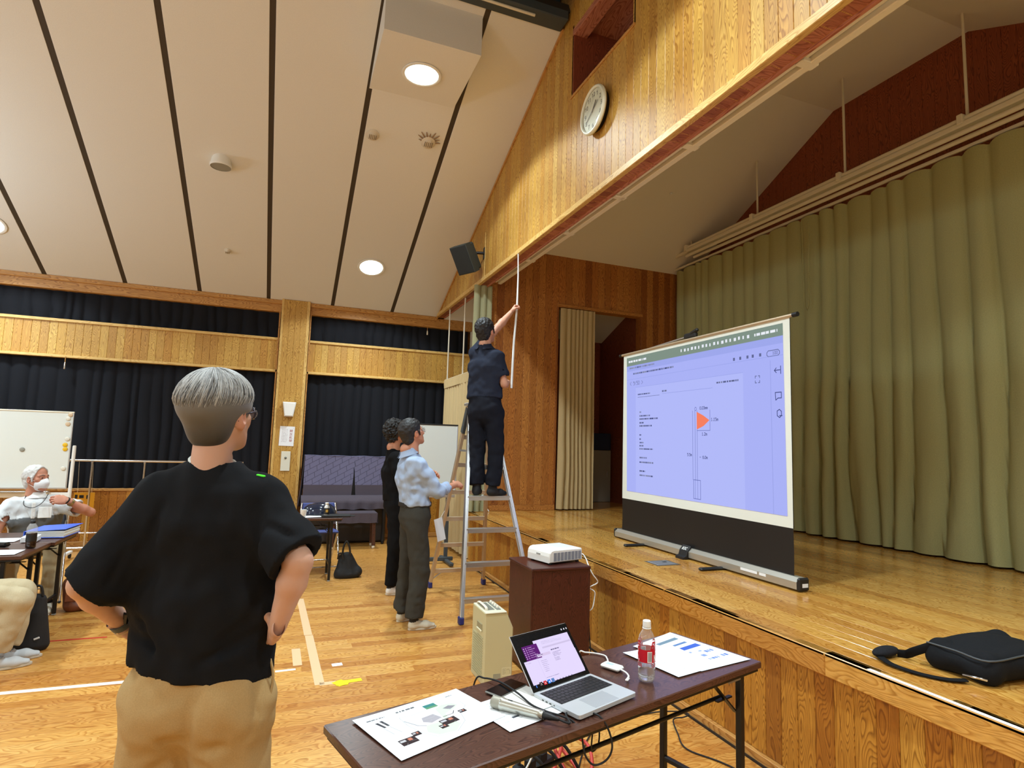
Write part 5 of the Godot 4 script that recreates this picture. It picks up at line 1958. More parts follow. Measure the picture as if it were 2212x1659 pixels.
	gl.name = "screen_light"
	gl.position = Vector3(-0.05, 1.1, 0.0)
	gl.rotation.y = PI / 2
	gl.spot_angle = 80.0
	gl.spot_angle_attenuation = 1.0
	gl.spot_range = 20.0
	gl.spot_attenuation = 2.0
	gl.light_energy = 0.25
	gl.light_color = Color(0.8, 0.84, 1.0)
	gl.light_size = 0.4
	gl.shadow_enabled = true
	sc.add_child(gl, true)

	# ---- on the stage floor
	var ou := thing("floor_outlet", "flat grey metal outlet cover let into the stage floor", "outlet", Vector3(2.86, 0.682, -3.985))
	mb = MB.new()
	mb.box(Vector3(0, 0.001, 0), Vector3(0.215, 0.003, 0.185), 0.001)
	put("frame", mb, mat(c8(110, 100, 84), 0.4, 0.6), ou)
	mb = MB.new()
	mb.box(Vector3(0, 0.003, 0), Vector3(0.18, 0.003, 0.15), 0.001)
	put("lid", mb, mat(c8(176, 178, 182), 0.35, 0.7), ou)
	mb = MB.new()
	mb.box(Vector3(0.035, 0.0045, -0.02), Vector3(0.035, 0.002, 0.025), 0.0005)
	put("latch", mb, M.black, ou)
	var bg := thing("shoulder_bag", "black padded equipment bag with shoulder strap lying on the stage", "bag", Vector3(2.86, 0.682, -1.68))
	var f := Field.new(Vector3(-0.28, -0.02, -0.2), Vector3(0.32, 0.2, 0.2), 0.008)
	for x in [-0.16, 0.24]:
		for z in [-0.085, 0.085]:
			f.cap(Vector3(x, 0.04, z), Vector3(x, 0.085, z), 0.042, 0.035, 0.02)
	f.ell(Vector3(0.04, 0.065, 0.0), Vector3(0.255, 0.068, 0.15), Basis(), 0.03)
	f.cap(Vector3(-0.16, 0.05, -0.09), Vector3(0.24, 0.05, -0.09), 0.045, 0.045, 0.03)
	f.cap(Vector3(-0.16, 0.05, 0.09), Vector3(0.24, 0.05, 0.09), 0.045, 0.045, 0.03)
	f.cap(Vector3(-0.165, 0.05, -0.09), Vector3(-0.165, 0.05, 0.09), 0.045, 0.045, 0.03)
	f.cap(Vector3(-0.15, 0.08, -0.1), Vector3(0.24, 0.085, -0.1), 0.03, 0.03, 0.03)
	f.cap(Vector3(-0.15, 0.08, 0.1), Vector3(0.24, 0.085, 0.1), 0.03, 0.03, 0.03)
	f.fold(Vector3(-0.2, 0.09, -0.08), Vector3(-0.2, 0.09, 0.1), 0.012, 0.006)
	f.plane(Vector3(0, 0.002, 0), Vector3.DOWN)
	mb = MB.new()
	f.skin(mb)
	put("body", mb, cloth(c8(30, 31, 34), 0.85), bg)
	mb = MB.new()
	mb.tube(spline([Vector3(-0.2, 0.1, -0.12), Vector3(-0.205, 0.103, 0.0), Vector3(-0.2, 0.1, 0.12), Vector3(0.0, 0.108, 0.135), Vector3(0.24, 0.108, 0.13)], 5), 0.004, 6)
	put("zip_piping", mb, mat(c8(70, 74, 78), 0.4), bg)
	mb = MB.new()
	mb.tube(spline([Vector3(-0.19, 0.09, -0.1), Vector3(-0.22, 0.05, -0.16), Vector3(-0.2, 0.02, -0.21), Vector3(-0.22, 0.016, -0.24)], 5), 0.018, 10, true, 0.35, UP)
	mb.tube(spline([Vector3(-0.335, 0.014, -0.235), Vector3(-0.365, 0.010, -0.16), Vector3(-0.35, 0.008, -0.06), Vector3(-0.30, 0.008, 0.02), Vector3(-0.24, 0.012, 0.06)], 5), 0.018, 10, true, 0.22, Vector3.RIGHT)
	put("strap", mb, cloth(c8(26, 26, 28), 0.9), bg)
	mb = MB.new()
	mb.ball(Vector3(-0.275, 0.024, -0.255), Vector3(0.085, 0.022, 0.034), Basis(UP, 0.12), 12, 20)
	put("strap_pad", mb, cloth(c8(38, 38, 42), 0.95), bg)
	mb = MB.new()
	mb.tube(spline([Vector3(-0.245, 0.03, 0.05), Vector3(-0.235, 0.034, 0.1), Vector3(-0.215, 0.03, 0.12)], 4), 0.005, 8)
	put("buckle", mb, M.chrome, bg)


const SCREEN := 0.85


func sticker_art() -> Image:
	var im := Image.create(96, 132, false, Image.FORMAT_RGB8)
	im.fill(c8(206, 200, 160))
	path(im, [Vector2(2, 2), Vector2(94, 2), Vector2(94, 130), Vector2(2, 130), Vector2(2, 2)], 2, c8(236, 234, 214))
	line(im, Vector2(0, 74), Vector2(96, 74), 3, c8(236, 234, 214))
	var g := c8(140, 136, 110)
	print_rows(im, Rect2(8, 10, 40, 56), 7, g, 4, 0.4)
	path(im, [Vector2(50, 24), Vector2(66, 18), Vector2(82, 30), Vector2(86, 62)], 3, g)
	print_rows(im, Rect2(8, 82, 78, 44), 5, g, 5, 0.4)
	return im


func screen_art() -> Image:
	var w := 1200
	var h := 796
	var im := Image.create(w, h, false, Image.FORMAT_RGB8)
	var bg := c8(172, 180, 250)
	im.fill(bg)
	# menu bar
	im.fill_rect(Rect2i(0, 0, w, 52), c8(128, 146, 134))
	var wh := c8(236, 240, 250)
	print_rows(im, Rect2(20, 20, 250, 14), 1, wh, 8, 0.9)
	var x := 520
	for k in 18:
		im.fill_rect(Rect2i(x, 17 + k % 3, 9 + (k * 5) % 8, 15), wh)
		x += 28
	print_rows(im, Rect2(1040, 20, 140, 14), 1, wh, 9, 0.9)
	# browser rows
	im.fill_rect(Rect2i(0, 52, w, 32), c8(160, 170, 240))
	var dk := c8(96, 104, 150)
	var ink := c8(74, 82, 130)
	print_rows(im, Rect2(30, 62, 300, 10), 1, dk, 10, 0.9)
	print_rows(im, Rect2(70, 98, 420, 10), 1, ink, 11, 0.9)
	for k in [905, 945, 990, 1022, 1066]:
		im.fill_rect(Rect2i(k, 112, 12, 14), dk)
	path(im, [Vector2(1110, 116), Vector2(1118, 108), Vector2(1172, 108), Vector2(1180, 116), Vector2(1180, 126), Vector2(1172, 133), Vector2(1118, 133), Vector2(1110, 126), Vector2(1110, 116)], 3, dk)
	write(im, "100", Vector2(1142, 114), 12, 1.6, dk)
	line(im, Vector2(1128, 152), Vector2(1128, h), 2, c8(146, 156, 226))
	line(im, Vector2(0, 134), Vector2(w, 134), 1.5, c8(150, 160, 232))
	write(im, "< 9/50 >", Vector2(36, 150), 20, 2.2, dk)
	# side tools
	var tc := c8(50, 58, 110)
	path(im, [Vector2(1150, 196), Vector2(1180, 196)], 3, tc)
	path(im, [Vector2(1160, 186), Vector2(1150, 196), Vector2(1160, 206)], 3, tc)
	line(im, Vector2(1184, 180), Vector2(1184, 212), 3, tc)
	path(im, [Vector2(1152, 290), Vector2(1184, 290), Vector2(1184, 314), Vector2(1166, 314), Vector2(1154, 322), Vector2(1152, 290)], 3, tc)
	path(im, [Vector2(1160, 368), Vector2(1172, 362), Vector2(1182, 370), Vector2(1182, 388), Vector2(1172, 396), Vector2(1160, 388), Vector2(1160, 368)], 3, tc)
	path(im, [Vector2(1172, 388), Vector2(1186, 388)], 3, tc)
	for q in [[1040, 210, 1, 1], [1066, 210, -1, 1], [1040, 240, 1, -1], [1066, 240, -1, -1]]:
		path(im, [Vector2(q[0] + q[2] * 8, q[1]), Vector2(q[0], q[1]), Vector2(q[0], q[1] + q[3] * 9)], 3, dk)
	# page
	var pg := c8(180, 188, 253)
	im.fill_rect(Rect2i(96, 186, 870, h - 186), pg)
	line(im, Vector2(96, 186), Vector2(966, 186), 1.5, c8(150, 160, 232))
	print_rows(im, Rect2(118, 226, 130, 8), 1, ink, 12, 0.9)
	line(im, Vector2(118, 246), Vector2(330, 246), 2, dk)
	print_rows(im, Rect2(355, 222, 70, 10), 1, tc, 13, 0.9)
	line(im, Vector2(355, 240), Vector2(760, 240), 1.5, c8(140, 150, 220))
	print_rows(im, Rect2(790, 214, 150, 9), 1, ink, 14, 0.9)
	for q in [[330, 20, 1], [352, 110, 1], [370, 190, 2], [392, 60, 1], [410, 100, 2], [462, 24, 1], [486, 14, 2], [506, 36, 1], [524, 54, 1], [542, 130, 1], [592, 60, 1], [618, 140, 1], [668, 60, 2], [692, 130, 1]]:
		print_rows(im, Rect2(134, q[0], q[1] * 1.3, 8), 1, tc if q[2] == 2 else ink, int(q[0]), 1.0)
	# pennant drawing
	var bl := c8(86, 96, 168)
	var cx := 632.0
	path(im, [Vector2(cx - 6, 336), Vector2(cx, 328), Vector2(cx + 8, 332), Vector2(cx + 8, 342), Vector2(cx, 346), Vector2(cx - 6, 340)], 2, bl)
	for o in [-22.0, -4.0, 12.0]:
		line(im, Vector2(cx + o, 346), Vector2(cx + o, 690), 2, bl)
	path(im, [Vector2(cx - 18, 690), Vector2(cx + 34, 690), Vector2(cx + 34, 782), Vector2(cx - 18, 782), Vector2(cx - 18, 690)], 2.4, bl)
	line(im, Vector2(cx - 4, 690), Vector2(cx - 4, 782), 1.6, bl)
	line(im, Vector2(cx + 14, 690), Vector2(cx + 14, 782), 1.6, bl)
	fill_poly(im, PackedVector2Array([Vector2(cx + 10, 352), Vector2(cx + 10, 440), Vector2(cx + 60, 424), Vector2(cx + 104, 396), Vector2(cx + 60, 372)]), c8(250, 128, 96))
	path(im, [Vector2(cx + 12, 446), Vector2(cx + 108, 446), Vector2(cx + 108, 346)], 2, bl)
	write(im, "0.03mm", Vector2(cx + 34, 328), 13, 1.8, tc)
	write(im, "1.15m", Vector2(cx + 116, 386), 14, 1.8, tc)
	write(im, "1.2m", Vector2(cx + 48, 456), 14, 1.8, tc)
	write(im, "5.5m", Vector2(cx - 66, 560), 13, 1.8, tc)
	write(im, "- 6.0m", Vector2(cx + 30, 570), 13, 1.8, tc)
	return im


# ---------------------------------------------------------------- the table in front
func sheet_of_paper(called: String, label: String, c: Array, y: float, im: Image, lift := 0.0) -> void:
	# corners: far left, far right, near right, near left as Vector2(x, z)
	var mb := MB.new()
	var P := func(u: float, v: float) -> Vector3:
		var p: Vector2 = c[0].lerp(c[1], u).lerp(c[3].lerp(c[2], u), v)
		return Vector3(p.x, y + lift * pow(absf(u - 0.5) * 2.0, 4.0) * (1.0 - v) + lift * 0.4 * sin(u * 5.0 + v * 3.0) * v * 0.4, p.y)
	mb.sheet(14, 10, P)
	var o := thing(called, label, "paper", Vector3.ZERO, 0.0, "papers on the tables")
	put("print", mb, pic(im, 0.85), o)
	mb = MB.new()
	mb.sheet(4, 4, func(u, v): return P.call(1.0 - u, v) - Vector3(0, 0.0006, 0))
	put("underside", mb, M.paper, o)


func blank_art(w: int, h: int, sd := 0, rows := 0) -> Image:
	var im := Image.create(w, h, false, Image.FORMAT_RGB8)
	im.fill(c8(236, 240, 244))
	if rows > 0:
		print_rows(im, Rect2(w * 0.1, h * 0.12, w * 0.75, h * 0.7), rows, c8(170, 176, 182), sd, 0.35)
	return im


func map_art() -> Image:
	var w := 800
	var h := 560
	var im := blank_art(w, h)
	var g := c8(196, 204, 210)
	var d := c8(120, 128, 140)
	path(im, [Vector2(40, 40), Vector2(760, 40), Vector2(760, 520), Vector2(40, 520), Vector2(40, 40)], 1.5, g)
	print_rows(im, Rect2(60, 66, 190, 16), 1, c8(90, 96, 104), 31, 0.8)
	print_rows(im, Rect2(270, 60, 150, 22), 1, c8(60, 66, 74), 32, 0.8)
	print_rows(im, Rect2(660, 62, 60, 14), 1, c8(110, 116, 124), 33, 0.8)
	im.fill_rect(Rect2i(455, 90, 90, 60), c8(64, 130, 128))
	im.fill_rect(Rect2i(455, 126, 90, 24), c8(96, 150, 110))
	var green := c8(204, 222, 200)
	fill_poly(im, PackedVector2Array([Vector2(500, 180), Vector2(570, 150), Vector2(640, 170), Vector2(660, 215), Vector2(600, 250), Vector2(520, 270), Vector2(500, 330), Vector2(470, 330)]), green)
	fill_poly(im, PackedVector2Array([Vector2(330, 330), Vector2(500, 350), Vector2(520, 440), Vector2(440, 500), Vector2(330, 470), Vector2(290, 400)]), green)
	fill_poly(im, PackedVector2Array([Vector2(545, 200), Vector2(600, 185), Vector2(640, 215), Vector2(580, 240)]), c8(140, 136, 146))
	fill_poly(im, PackedVector2Array([Vector2(360, 230), Vector2(450, 225), Vector2(470, 300), Vector2(380, 320), Vector2(340, 280)]), c8(170, 166, 174))
	for q in [[90, 120, 120, 200], [125, 110, 150, 190]]:
		fill_poly(im, PackedVector2Array([Vector2(q[0], q[1]), Vector2(q[0] + 20, q[1]), Vector2(q[2] + 6, q[3]), Vector2(q[2] - 10, q[3])]), c8(70, 70, 76))
	path(im, [Vector2(105, 200), Vector2(120, 300)], 2.5, d)
	path(im, [Vector2(145, 190), Vector2(170, 300)], 2.5, d)
	for q in [[90, 380, 110, 70], [420, 330, 120, 72], [200, 350, 55, 46], [385, 380, 55, 46], [600, 290, 55, 40]]:
		im.fill_rect(Rect2i(q[0], q[1], q[2], q[3]), c8(56, 44, 46))
		im.fill_rect(Rect2i(q[0] + int(q[2] * 0.55), q[1] + 8, int(q[2] * 0.25), int(q[3] * 0.4)), c8(190, 120, 100))
		im.fill_rect(Rect2i(q[0] + 6, q[1] + 10, int(q[2] * 0.35), int(q[3] * 0.3)), c8(190, 190, 196))
	path(im, [Vector2(480, 300), Vector2(560, 300), Vector2(585, 270)], 5, c8(70, 60, 66))
	path(im, [Vector2(250, 140), Vector2(330, 160), Vector2(450, 150), Vector2(530, 140), Vector2(640, 130), Vector2(700, 190), Vector2(690, 260), Vector2(600, 330), Vector2(560, 430), Vector2(440, 510), Vector2(310, 480), Vector2(260, 380), Vector2(240, 260), Vector2(250, 140)], 2, d)
	path(im, [Vector2(250, 200), Vector2(290, 300), Vector2(330, 330)], 5, c8(110, 116, 130))
	var r := RandomNumberGenerator.new()
	r.seed = 5
	for k in 60:
		var p := Vector2(r.randf_range(60, 740), r.randf_range(100, 510))
		path(im, [p, p + Vector2(r.randf_range(-60, 60), r.randf_range(-30, 30))], 1.2, g)
	return im


func list_art() -> Image:
	var im := blank_art(420, 300, 3, 0)
	print_rows(im, Rect2(30, 30, 200, 240), 9, c8(196, 204, 210), 41, 0.3)
	return im


func bars_art() -> Image:
	var im := blank_art(420, 300)
	im.fill_rect(Rect2i(150, 40, 210, 18), c8(110, 132, 150))
	im.fill_rect(Rect2i(150, 84, 200, 12), c8(92, 122, 170))
	im.fill_rect(Rect2i(150, 116, 230, 24), c8(64, 96, 190))
	for q in [[170, 158, 80, 10], [270, 166, 40, 9], [220, 196, 60, 16], [300, 176, 90, 16], [210, 230, 90, 12], [330, 226, 60, 16]]:
		print_rows(im, Rect2(q[0], q[1], q[2], q[3]), 1, c8(80, 110, 190), q[0] + q[1], 1.0)
	return im


func photos_art() -> Image:
	var im := blank_art(420, 300)
	print_rows(im, Rect2(30, 30, 330, 220), 8, c8(190, 198, 206), 51, 0.3)
	for q in [[110, 120, 60, 36], [200, 150, 70, 34], [90, 200, 40, 14], [240, 60, 60, 30]]:
		im.fill_rect(Rect2i(q[0], q[1], q[2], q[3]), c8(70, 72, 80))
	return im


func laptop_art() -> Image:
	var w := 640
	var h := 416
	var im := Image.create(w, h, false, Image.FORMAT_RGB8)
	im.fill(c8(18, 18, 20))
	var r := RandomNumberGenerator.new()
	r.seed = 2
	for k in 500:
		im.fill_rect(Rect2i(r.randi_range(0, w), r.randi_range(0, 150), 4, 3), c8(30, 34, 30).lerp(c8(52, 50, 48), r.randf()))
	for k in [560, 592, 622]:
		im.fill_rect(Rect2i(k, 24, 12, 14), c8(232, 230, 240))
	var pw := c8(224, 212, 250)
	im.fill_rect(Rect2i(196, 64, 420, 340), pw)
	im.fill_rect(Rect2i(56, 88, 170, 120), c8(92, 28, 112))
	for k in 6:
		im.fill_rect(Rect2i(66, 104 + k * 16, 10, 8), c8(210, 180, 226))
		im.fill_rect(Rect2i(92, 104 + k * 16, 7, 8), c8(220, 190, 236))
		print_rows(im, Rect2(112, 104 + k * 16, 90, 6), 1, c8(200, 160, 216), 60 + k, 0.7)
	im.fill_rect(Rect2i(20, 206, 600, 184), pw)
	im.fill_rect(Rect2i(270, 128, 340, 14), c8(204, 192, 226))
	print_rows(im, Rect2(280, 84, 240, 30), 3, c8(186, 174, 210), 70, 0.4)
	im.fill_rect(Rect2i(180, 176, 150, 22), c8(214, 196, 230))
	var ink := c8(130, 118, 160)
	print_rows(im, Rect2(190, 180, 90, 12), 1, ink, 71, 0.6)
	print_rows(im, Rect2(350, 164, 120, 14), 1, c8(80, 70, 110), 72, 0.7)
	print_rows(im, Rect2(350, 190, 110, 40), 4, ink, 73, 0.4)
	print_rows(im, Rect2(350, 236, 90, 30), 3, ink, 74, 0.4)
	print_rows(im, Rect2(196, 230, 70, 100), 7, ink, 75, 0.25)
	line(im, Vector2(170, 160), Vector2(170, 380), 2, c8(200, 188, 226))
	print_rows(im, Rect2(30, 220, 110, 12), 1, c8(190, 176, 214), 76, 0.5)
	print_rows(im, Rect2(180, 362, 220, 8), 1, ink, 77, 0.6)
	var ic := [c8(70, 120, 210), c8(40, 22, 26), c8(206, 32, 44), c8(40, 120, 220), c8(90, 130, 190)]
	for k in 5:
		im.fill_rect(Rect2i(40 + k * 44, 380 if k > 0 else 392, 32 if k > 0 else 10, 30 if k > 0 else 20), ic[k])
	path(im, [Vector2(136, 404), Vector2(144, 388), Vector2(154, 402), Vector2(138, 398)], 2.5, c8(250, 240, 240))
	path(im, [Vector2(92, 404), Vector2(100, 386), Vector2(108, 404)], 2.5, c8(240, 236, 236))
	im.fill_rect(Rect2i(184, 392, 12, 12), c8(240, 244, 250))
	for k in 6:
		im.fill_rect(Rect2i(270 + k * 34, 398, 14, 6), c8(150, 140, 180))
	return im


func bottle_art() -> Image:
	var im := Image.create(512, 220, false, Image.FORMAT_RGBA8)
	im.fill(Color(1, 1, 1, 0))
	var red := c8(196, 28, 44)
	var wh := c8(244, 240, 240)
	for b in 2:
		var o := b * 256
		# red letters above
		write(im, "BIG", Vector2(o + 64, 8), 56, 13, red, 0.35)
		im.fill_rect(Rect2i(o, 70, 256, 104), red)
		im.fill_rect(Rect2i(o + 10, 82, 46, 88), wh)
		for k in 8:
			im.fill_rect(Rect2i(o + 15 + k * 5, 88, 2 + k % 2, 76), c8(40, 40, 44))
		path(im, [Vector2(o + 110, 92), Vector2(o + 150, 80), Vector2(o + 160, 96), Vector2(o + 120, 100)], 7, wh)
		write(im, "No.", Vector2(o + 84, 116), 48, 10, wh)
		write(im, "TANSAN", Vector2(o + 50, 182), 32, 6.5, c8(186, 60, 70))
	return im


func front_table() -> void:
	var mb: MB
	var tb := folding_table("dark walnut folding table in the foreground, holding the laptop", Vector3(1.065, 0, -2.004), deg_to_rad(15.95), 1.715, 0.459)
	mb = MB.new()
	mb.box(Vector3(0.70, 0.652, 0.205), Vector3(0.10, 0.022, 0.004), 0.001)
	put("name_tag", mb, mat(c8(150, 140, 128), 0.6), tb)

	sheet_of_paper("map_print", "large printed site plan with photos and green areas at the table's left end", [Vector2(0.262, -1.977), Vector2(0.638, -2.112), Vector2(0.735, -1.866), Vector2(0.365, -1.70)], 0.7022, map_art(), 0.002)
	sheet_of_paper("photo_print", "printed sheet with small dark photos lying under the silver microphone", [Vector2(0.646, -1.972), Vector2(0.930, -2.066), Vector2(0.995, -1.862), Vector2(0.711, -1.763)], 0.7012, photos_art())
	sheet_of_paper("list_print", "pale printed list nearest the bottle, overlapping the blue barred sheet", [Vector2(1.425, -2.265), Vector2(1.688, -2.302), Vector2(1.731, -2.022), Vector2(1.491, -1.969)], 0.7026, list_art(), 0.001)
	sheet_of_paper("chart_print", "printed sheet with blue bars near the right end of the front table", [Vector2(1.515, -2.325), Vector2(1.80, -2.445), Vector2(1.918, -2.045), Vector2(1.62, -1.995)], 0.7015, bars_art(), 0.001)
	# clear pouch and card by the laptop
	mb = MB.new()
	mb.box(Vector3(0.845, 0.7045, -1.965), Vector3(0.15, 0.003, 0.20), 0.0012, Basis(UP, deg_to_rad(20)))
	solo("card_folder", mb, M.white, "white card folder half under the laptop's left edge", "folder")

	var ph := thing("phone", "black phone lying screen up behind the microphone", "phone", Vector3(0.81, 0.7005, -2.058), deg_to_rad(30))
	mb = MB.new()
	mb.box(Vector3(0, 0.0045, 0), Vector3(0.15, 0.009, 0.078), 0.004)
	put("case", mb, mat(c8(120, 118, 112), 0.3), ph)
	mb = MB.new()
	mb.box(Vector3(0, 0.0092, 0), Vector3(0.143, 0.0012, 0.071), 0.0005)
	put("glass", mb, M.blackgloss, ph)

	# laptop
	var lp := thing("laptop", "silver laptop open on the front table with a purple window on its screen", "laptop", Vector3(1.0165, 0.7005, -2.019), deg_to_rad(20))
	mb = MB.new()
	var alu := mat(c8(206, 210, 214), 0.35, 0.35)
	var base := PackedVector2Array()
	var cw := 0.15
	var cd := 0.218
	for q in [[-cw, 0.0], [cw, 0.0], [cw, cd], [-cw, cd]]:
		for k in 5:
			var a: float = {0: PI, 1: -PI / 2, 2: 0.0, 3: PI / 2}[[[-cw, 0.0], [cw, 0.0], [cw, cd], [-cw, cd]].find(q)] + k * PI / 8
			base.append(Vector2(q[0] - signf(q[0]) * 0.01, q[1] + (0.01 if q[1] < 0.1 else -0.01)) + Vector2(cos(a), sin(a)) * 0.01)
	mb.extrude(base, 0.0125, Transform3D(Basis(Vector3.RIGHT, Vector3.BACK, Vector3.DOWN), Vector3(0, 0.0155, 0)), 0.0)
	mb.box(Vector3(0, 0.0015, 0.02), Vector3(0.2, 0.003, 0.01), 0.001)
	mb.box(Vector3(0, 0.0015, 0.2), Vector3(0.2, 0.003, 0.01), 0.001)
	put("base", mb, alu, lp)
	mb = MB.new()
	mb.box(Vector3(0, 0.0157, 0.07), Vector3(0.268, 0.0008, 0.106), 0.0)
	put("keyboard", mb, M.black, lp)
	var keym := mat(c8(34, 34, 36), 0.4)
	for r in 6:
		var n: int = [14, 14, 14, 13, 12, 9][r]
		var xk := -0.131
		for k in n:
			var wk := 0.262 / n
			if r == 5 and k == 4:
				wk = 0.262 - 0.262 / 14.5 * 8
			elif r == 5:
				wk = 0.262 / 14.5
			mb = MB.new()
			mb.box(Vector3(xk + wk * 0.5, 0.0166, 0.0255 + r * 0.0178), Vector3(wk - 0.003, 0.0014, 0.0148), 0.0005)
			put("key", mb, keym, lp)
			xk += wk
	mb = MB.new()
	mb.box(Vector3(0, 0.0156, 0.172), Vector3(0.124, 0.0006, 0.076), 0.0)
	put("trackpad", mb, mat(c8(190, 194, 200), 0.25, 0.3), lp)
	mb = MB.new()
	for k in 4:
		mb.box(Vector3(-0.1502, 0.009, 0.05 + k * 0.018), Vector3(0.001, 0.0032, 0.009 if k < 3 else 0.004), 0)
	put("port", mb, M.black, lp)
	var tilt := Basis(Vector3.RIGHT, deg_to_rad(-41.0))
	var lt := Transform3D(tilt, Vector3(0, 0.0145, 0.003))
	mb = MB.new()
	mb.T = lt
	mb.box(Vector3(0, 0.104, -0.003), Vector3(0.30, 0.208, 0.0045), 0.002)
	put("lid", mb, alu, lp)
	mb = MB.new()
	mb.T = lt
	mb.box(Vector3(0, 0.104, -0.0005), Vector3(0.297, 0.205, 0.0012), 0.0005)
	put("bezel", mb, M.blackgloss, lp)
	mb = MB.new()
	mb.T = lt
	mb.quad(Vector3(-0.144, 0.012, 0.0003), Vector3(0.144, 0.012, 0.0003), Vector3(0.144, 0.2, 0.0003), Vector3(-0.144, 0.2, 0.0003), Vector2(0, 1), Vector2(1, 1), Vector2(1, 0), Vector2(0, 0))
	put("screen", mb, pic(laptop_art(), 0.2, 0.95), lp)
	mb = MB.new()
	mb.tube([Vector3(-0.12, 0.0135, 0.001), Vector3(0.12, 0.0135, 0.001)], 0.004, 8)
	put("hinge", mb, M.black, lp)

	# display adapter
	var ad := thing("display_adapter", "small white adapter block plugged into the laptop's right side", "adapter", Vector3(1.288, 0.7005, -2.125), deg_to_rad(28))
	mb = MB.new()
	mb.box(Vector3(0, 0.0085, 0), Vector3(0.05, 0.015, 0.085), 0.006)
	put("block", mb, M.white, ad)
	mb = MB.new()
	mb.box(Vector3(0, 0.0162, -0.01), Vector3(0.018, 0.0008, 0.03), 0.0)
	put("print", mb, mat(c8(180, 200, 226), 0.5), ad)
	mb = MB.new()
	mb.tube(spline([Vector3(-0.005, 0.009, 0.042), Vector3(-0.02, 0.009, 0.075), Vector3(-0.045, 0.01, 0.10), Vector3(-0.06, 0.01, 0.105)]), 0.0035, 8)
	mb.box(Vector3(-0.075, 0.01, 0.112), Vector3(0.03, 0.007, 0.012), 0.003, Basis(UP, 0.25))
	put("plug_lead", mb, M.white, ad)
	wire("adapter_cable", "white cable from the adapter to the table's back edge", [Vector3(1.295, 0.7075, -2.165), Vector3(1.315, 0.708, -2.21), Vector3(1.325, 0.706, -2.25), Vector3(1.30, 0.704, -2.29), Vector3(1.265, 0.706, -2.305), Vector3(1.25, 0.698, -2.33), Vector3(1.26, 0.60, -2.36), Vector3(1.4, 0.3, -2.6), Vector3(1.8, 0.05, -3.2), Vector3(2.0, 0.008, -3.5)], 0.0032, M.white)

	# bottle
	var bo := thing("water_bottle", "clear water bottle with a red and white label on the front table", "bottle", Vector3(1.352, 0.7005, -1.981))
	var shell := mat(Color(0.96, 0.98, 1.0, 0.10), 0.04)
	shell.transparency = BaseMaterial3D.TRANSPARENCY_ALPHA
	mb = MB.new()
	mb.lathe([Vector2(0.0, 0.004), Vector2(0.014, 0.001), Vector2(0.027, 0.002), Vector2(0.031, 0.01), Vector2(0.0325, 0.022), Vector2(0.0325, 0.04), Vector2(0.0312, 0.044), Vector2(0.0325, 0.048), Vector2(0.0325, 0.062), Vector2(0.0318, 0.066), Vector2(0.0318, 0.13), Vector2(0.0325, 0.134), Vector2(0.032, 0.15), Vector2(0.028, 0.166), Vector2(0.021, 0.18), Vector2(0.0145, 0.19), Vector2(0.0125, 0.194), Vector2(0.0125, 0.20)], 40)
	for k in 5:
		var a := TAU * k / 5.0
		mb.ball(Vector3(cos(a) * 0.019, 0.012, sin(a) * 0.019), Vector3(0.011, 0.012, 0.011), Basis(), 6, 10)
	put("shell", mb, shell, bo)
	var water := mat(Color(0.98, 0.99, 1.0, 0.0), 0.0)
	water.refraction_enabled = true
	water.refraction_scale = 0.033
	mb = MB.new()
	mb.lathe([Vector2(0.0, 0.005), Vector2(0.026, 0.006), Vector2(0.0305, 0.022), Vector2(0.0305, 0.056), Vector2(0.0305, 0.0565), Vector2(0.0, 0.0565)], 32)
	put("water", mb, water, bo)
	var lm := pic(bottle_art(), 0.4)
	lm.transparency = BaseMaterial3D.TRANSPARENCY_ALPHA_SCISSOR
	lm.alpha_scissor_threshold = 0.5
	mb = MB.new()
	mb.sheet(48, 2, func(u, v):
		var a: float = deg_to_rad(126.0) - u * TAU
		return Vector3(cos(a) * 0.0329, lerpf(0.152, 0.054, v), sin(a) * 0.0329))
	put("label", mb, lm, bo)
	mb = MB.new()
	mb.lathe([Vector2(0.0, 0.197), Vector2(0.0155, 0.197), Vector2(0.0157, 0.2), Vector2(0.0152, 0.219), Vector2(0.0135, 0.222), Vector2(0, 0.222)], 28)
	mb.lathe([Vector2(0.0165, 0.193), Vector2(0.0165, 0.196), Vector2(0.0125, 0.197)], 28)
	put("cap", mb, M.white, bo)

	# microphone
	var mi := thing("microphone", "silver handheld microphone lying on the papers left of the laptop", "microphone", Vector3(0.717, 0.721, -1.935), 0.0)
	var d := Vector3(0.128, -0.004, 0.138).normalized()
	var xx := d.cross(UP).normalized()
	var Rm := Basis(xx, d, xx.cross(d))
	mb = MB.new()
	mb.lathe([Vector2(0.0, -0.008), Vector2(0.012, -0.007), Vector2(0.0175, -0.003), Vector2(0.019, 0.004), Vector2(0.019, 0.028)], 24, Transform3D(Rm, Vector3.ZERO))
	put("grille", mb, mat(c8(168, 164, 150), 0.55, 0.6), mi)
	mb = MB.new()
	mb.lathe([Vector2(0.0195, 0.028), Vector2(0.0205, 0.031), Vector2(0.0205, 0.037), Vector2(0.019, 0.04), Vector2(0.0165, 0.09), Vector2(0.0135, 0.16), Vector2(0.0135, 0.18), Vector2(0.0, 0.182)], 24, Transform3D(Rm, Vector3.ZERO))
	put("handle", mb, mat(c8(196, 196, 186), 0.3, 0.75), mi)
	mb = MB.new()
	mb.lathe([Vector2(0.0138, 0.150), Vector2(0.0138, 0.151), Vector2(0.0138, 0.153), Vector2(0.0132, 0.154)], 24, Transform3D(Rm, Vector3.ZERO))
	mb.box(Rm * Vector3(0, 0.062, 0.0) + Vector3(0, 0.0175, 0), Vector3(0.005, 0.002, 0.016), 0.0, Basis(UP, atan2(d.x, d.z)))
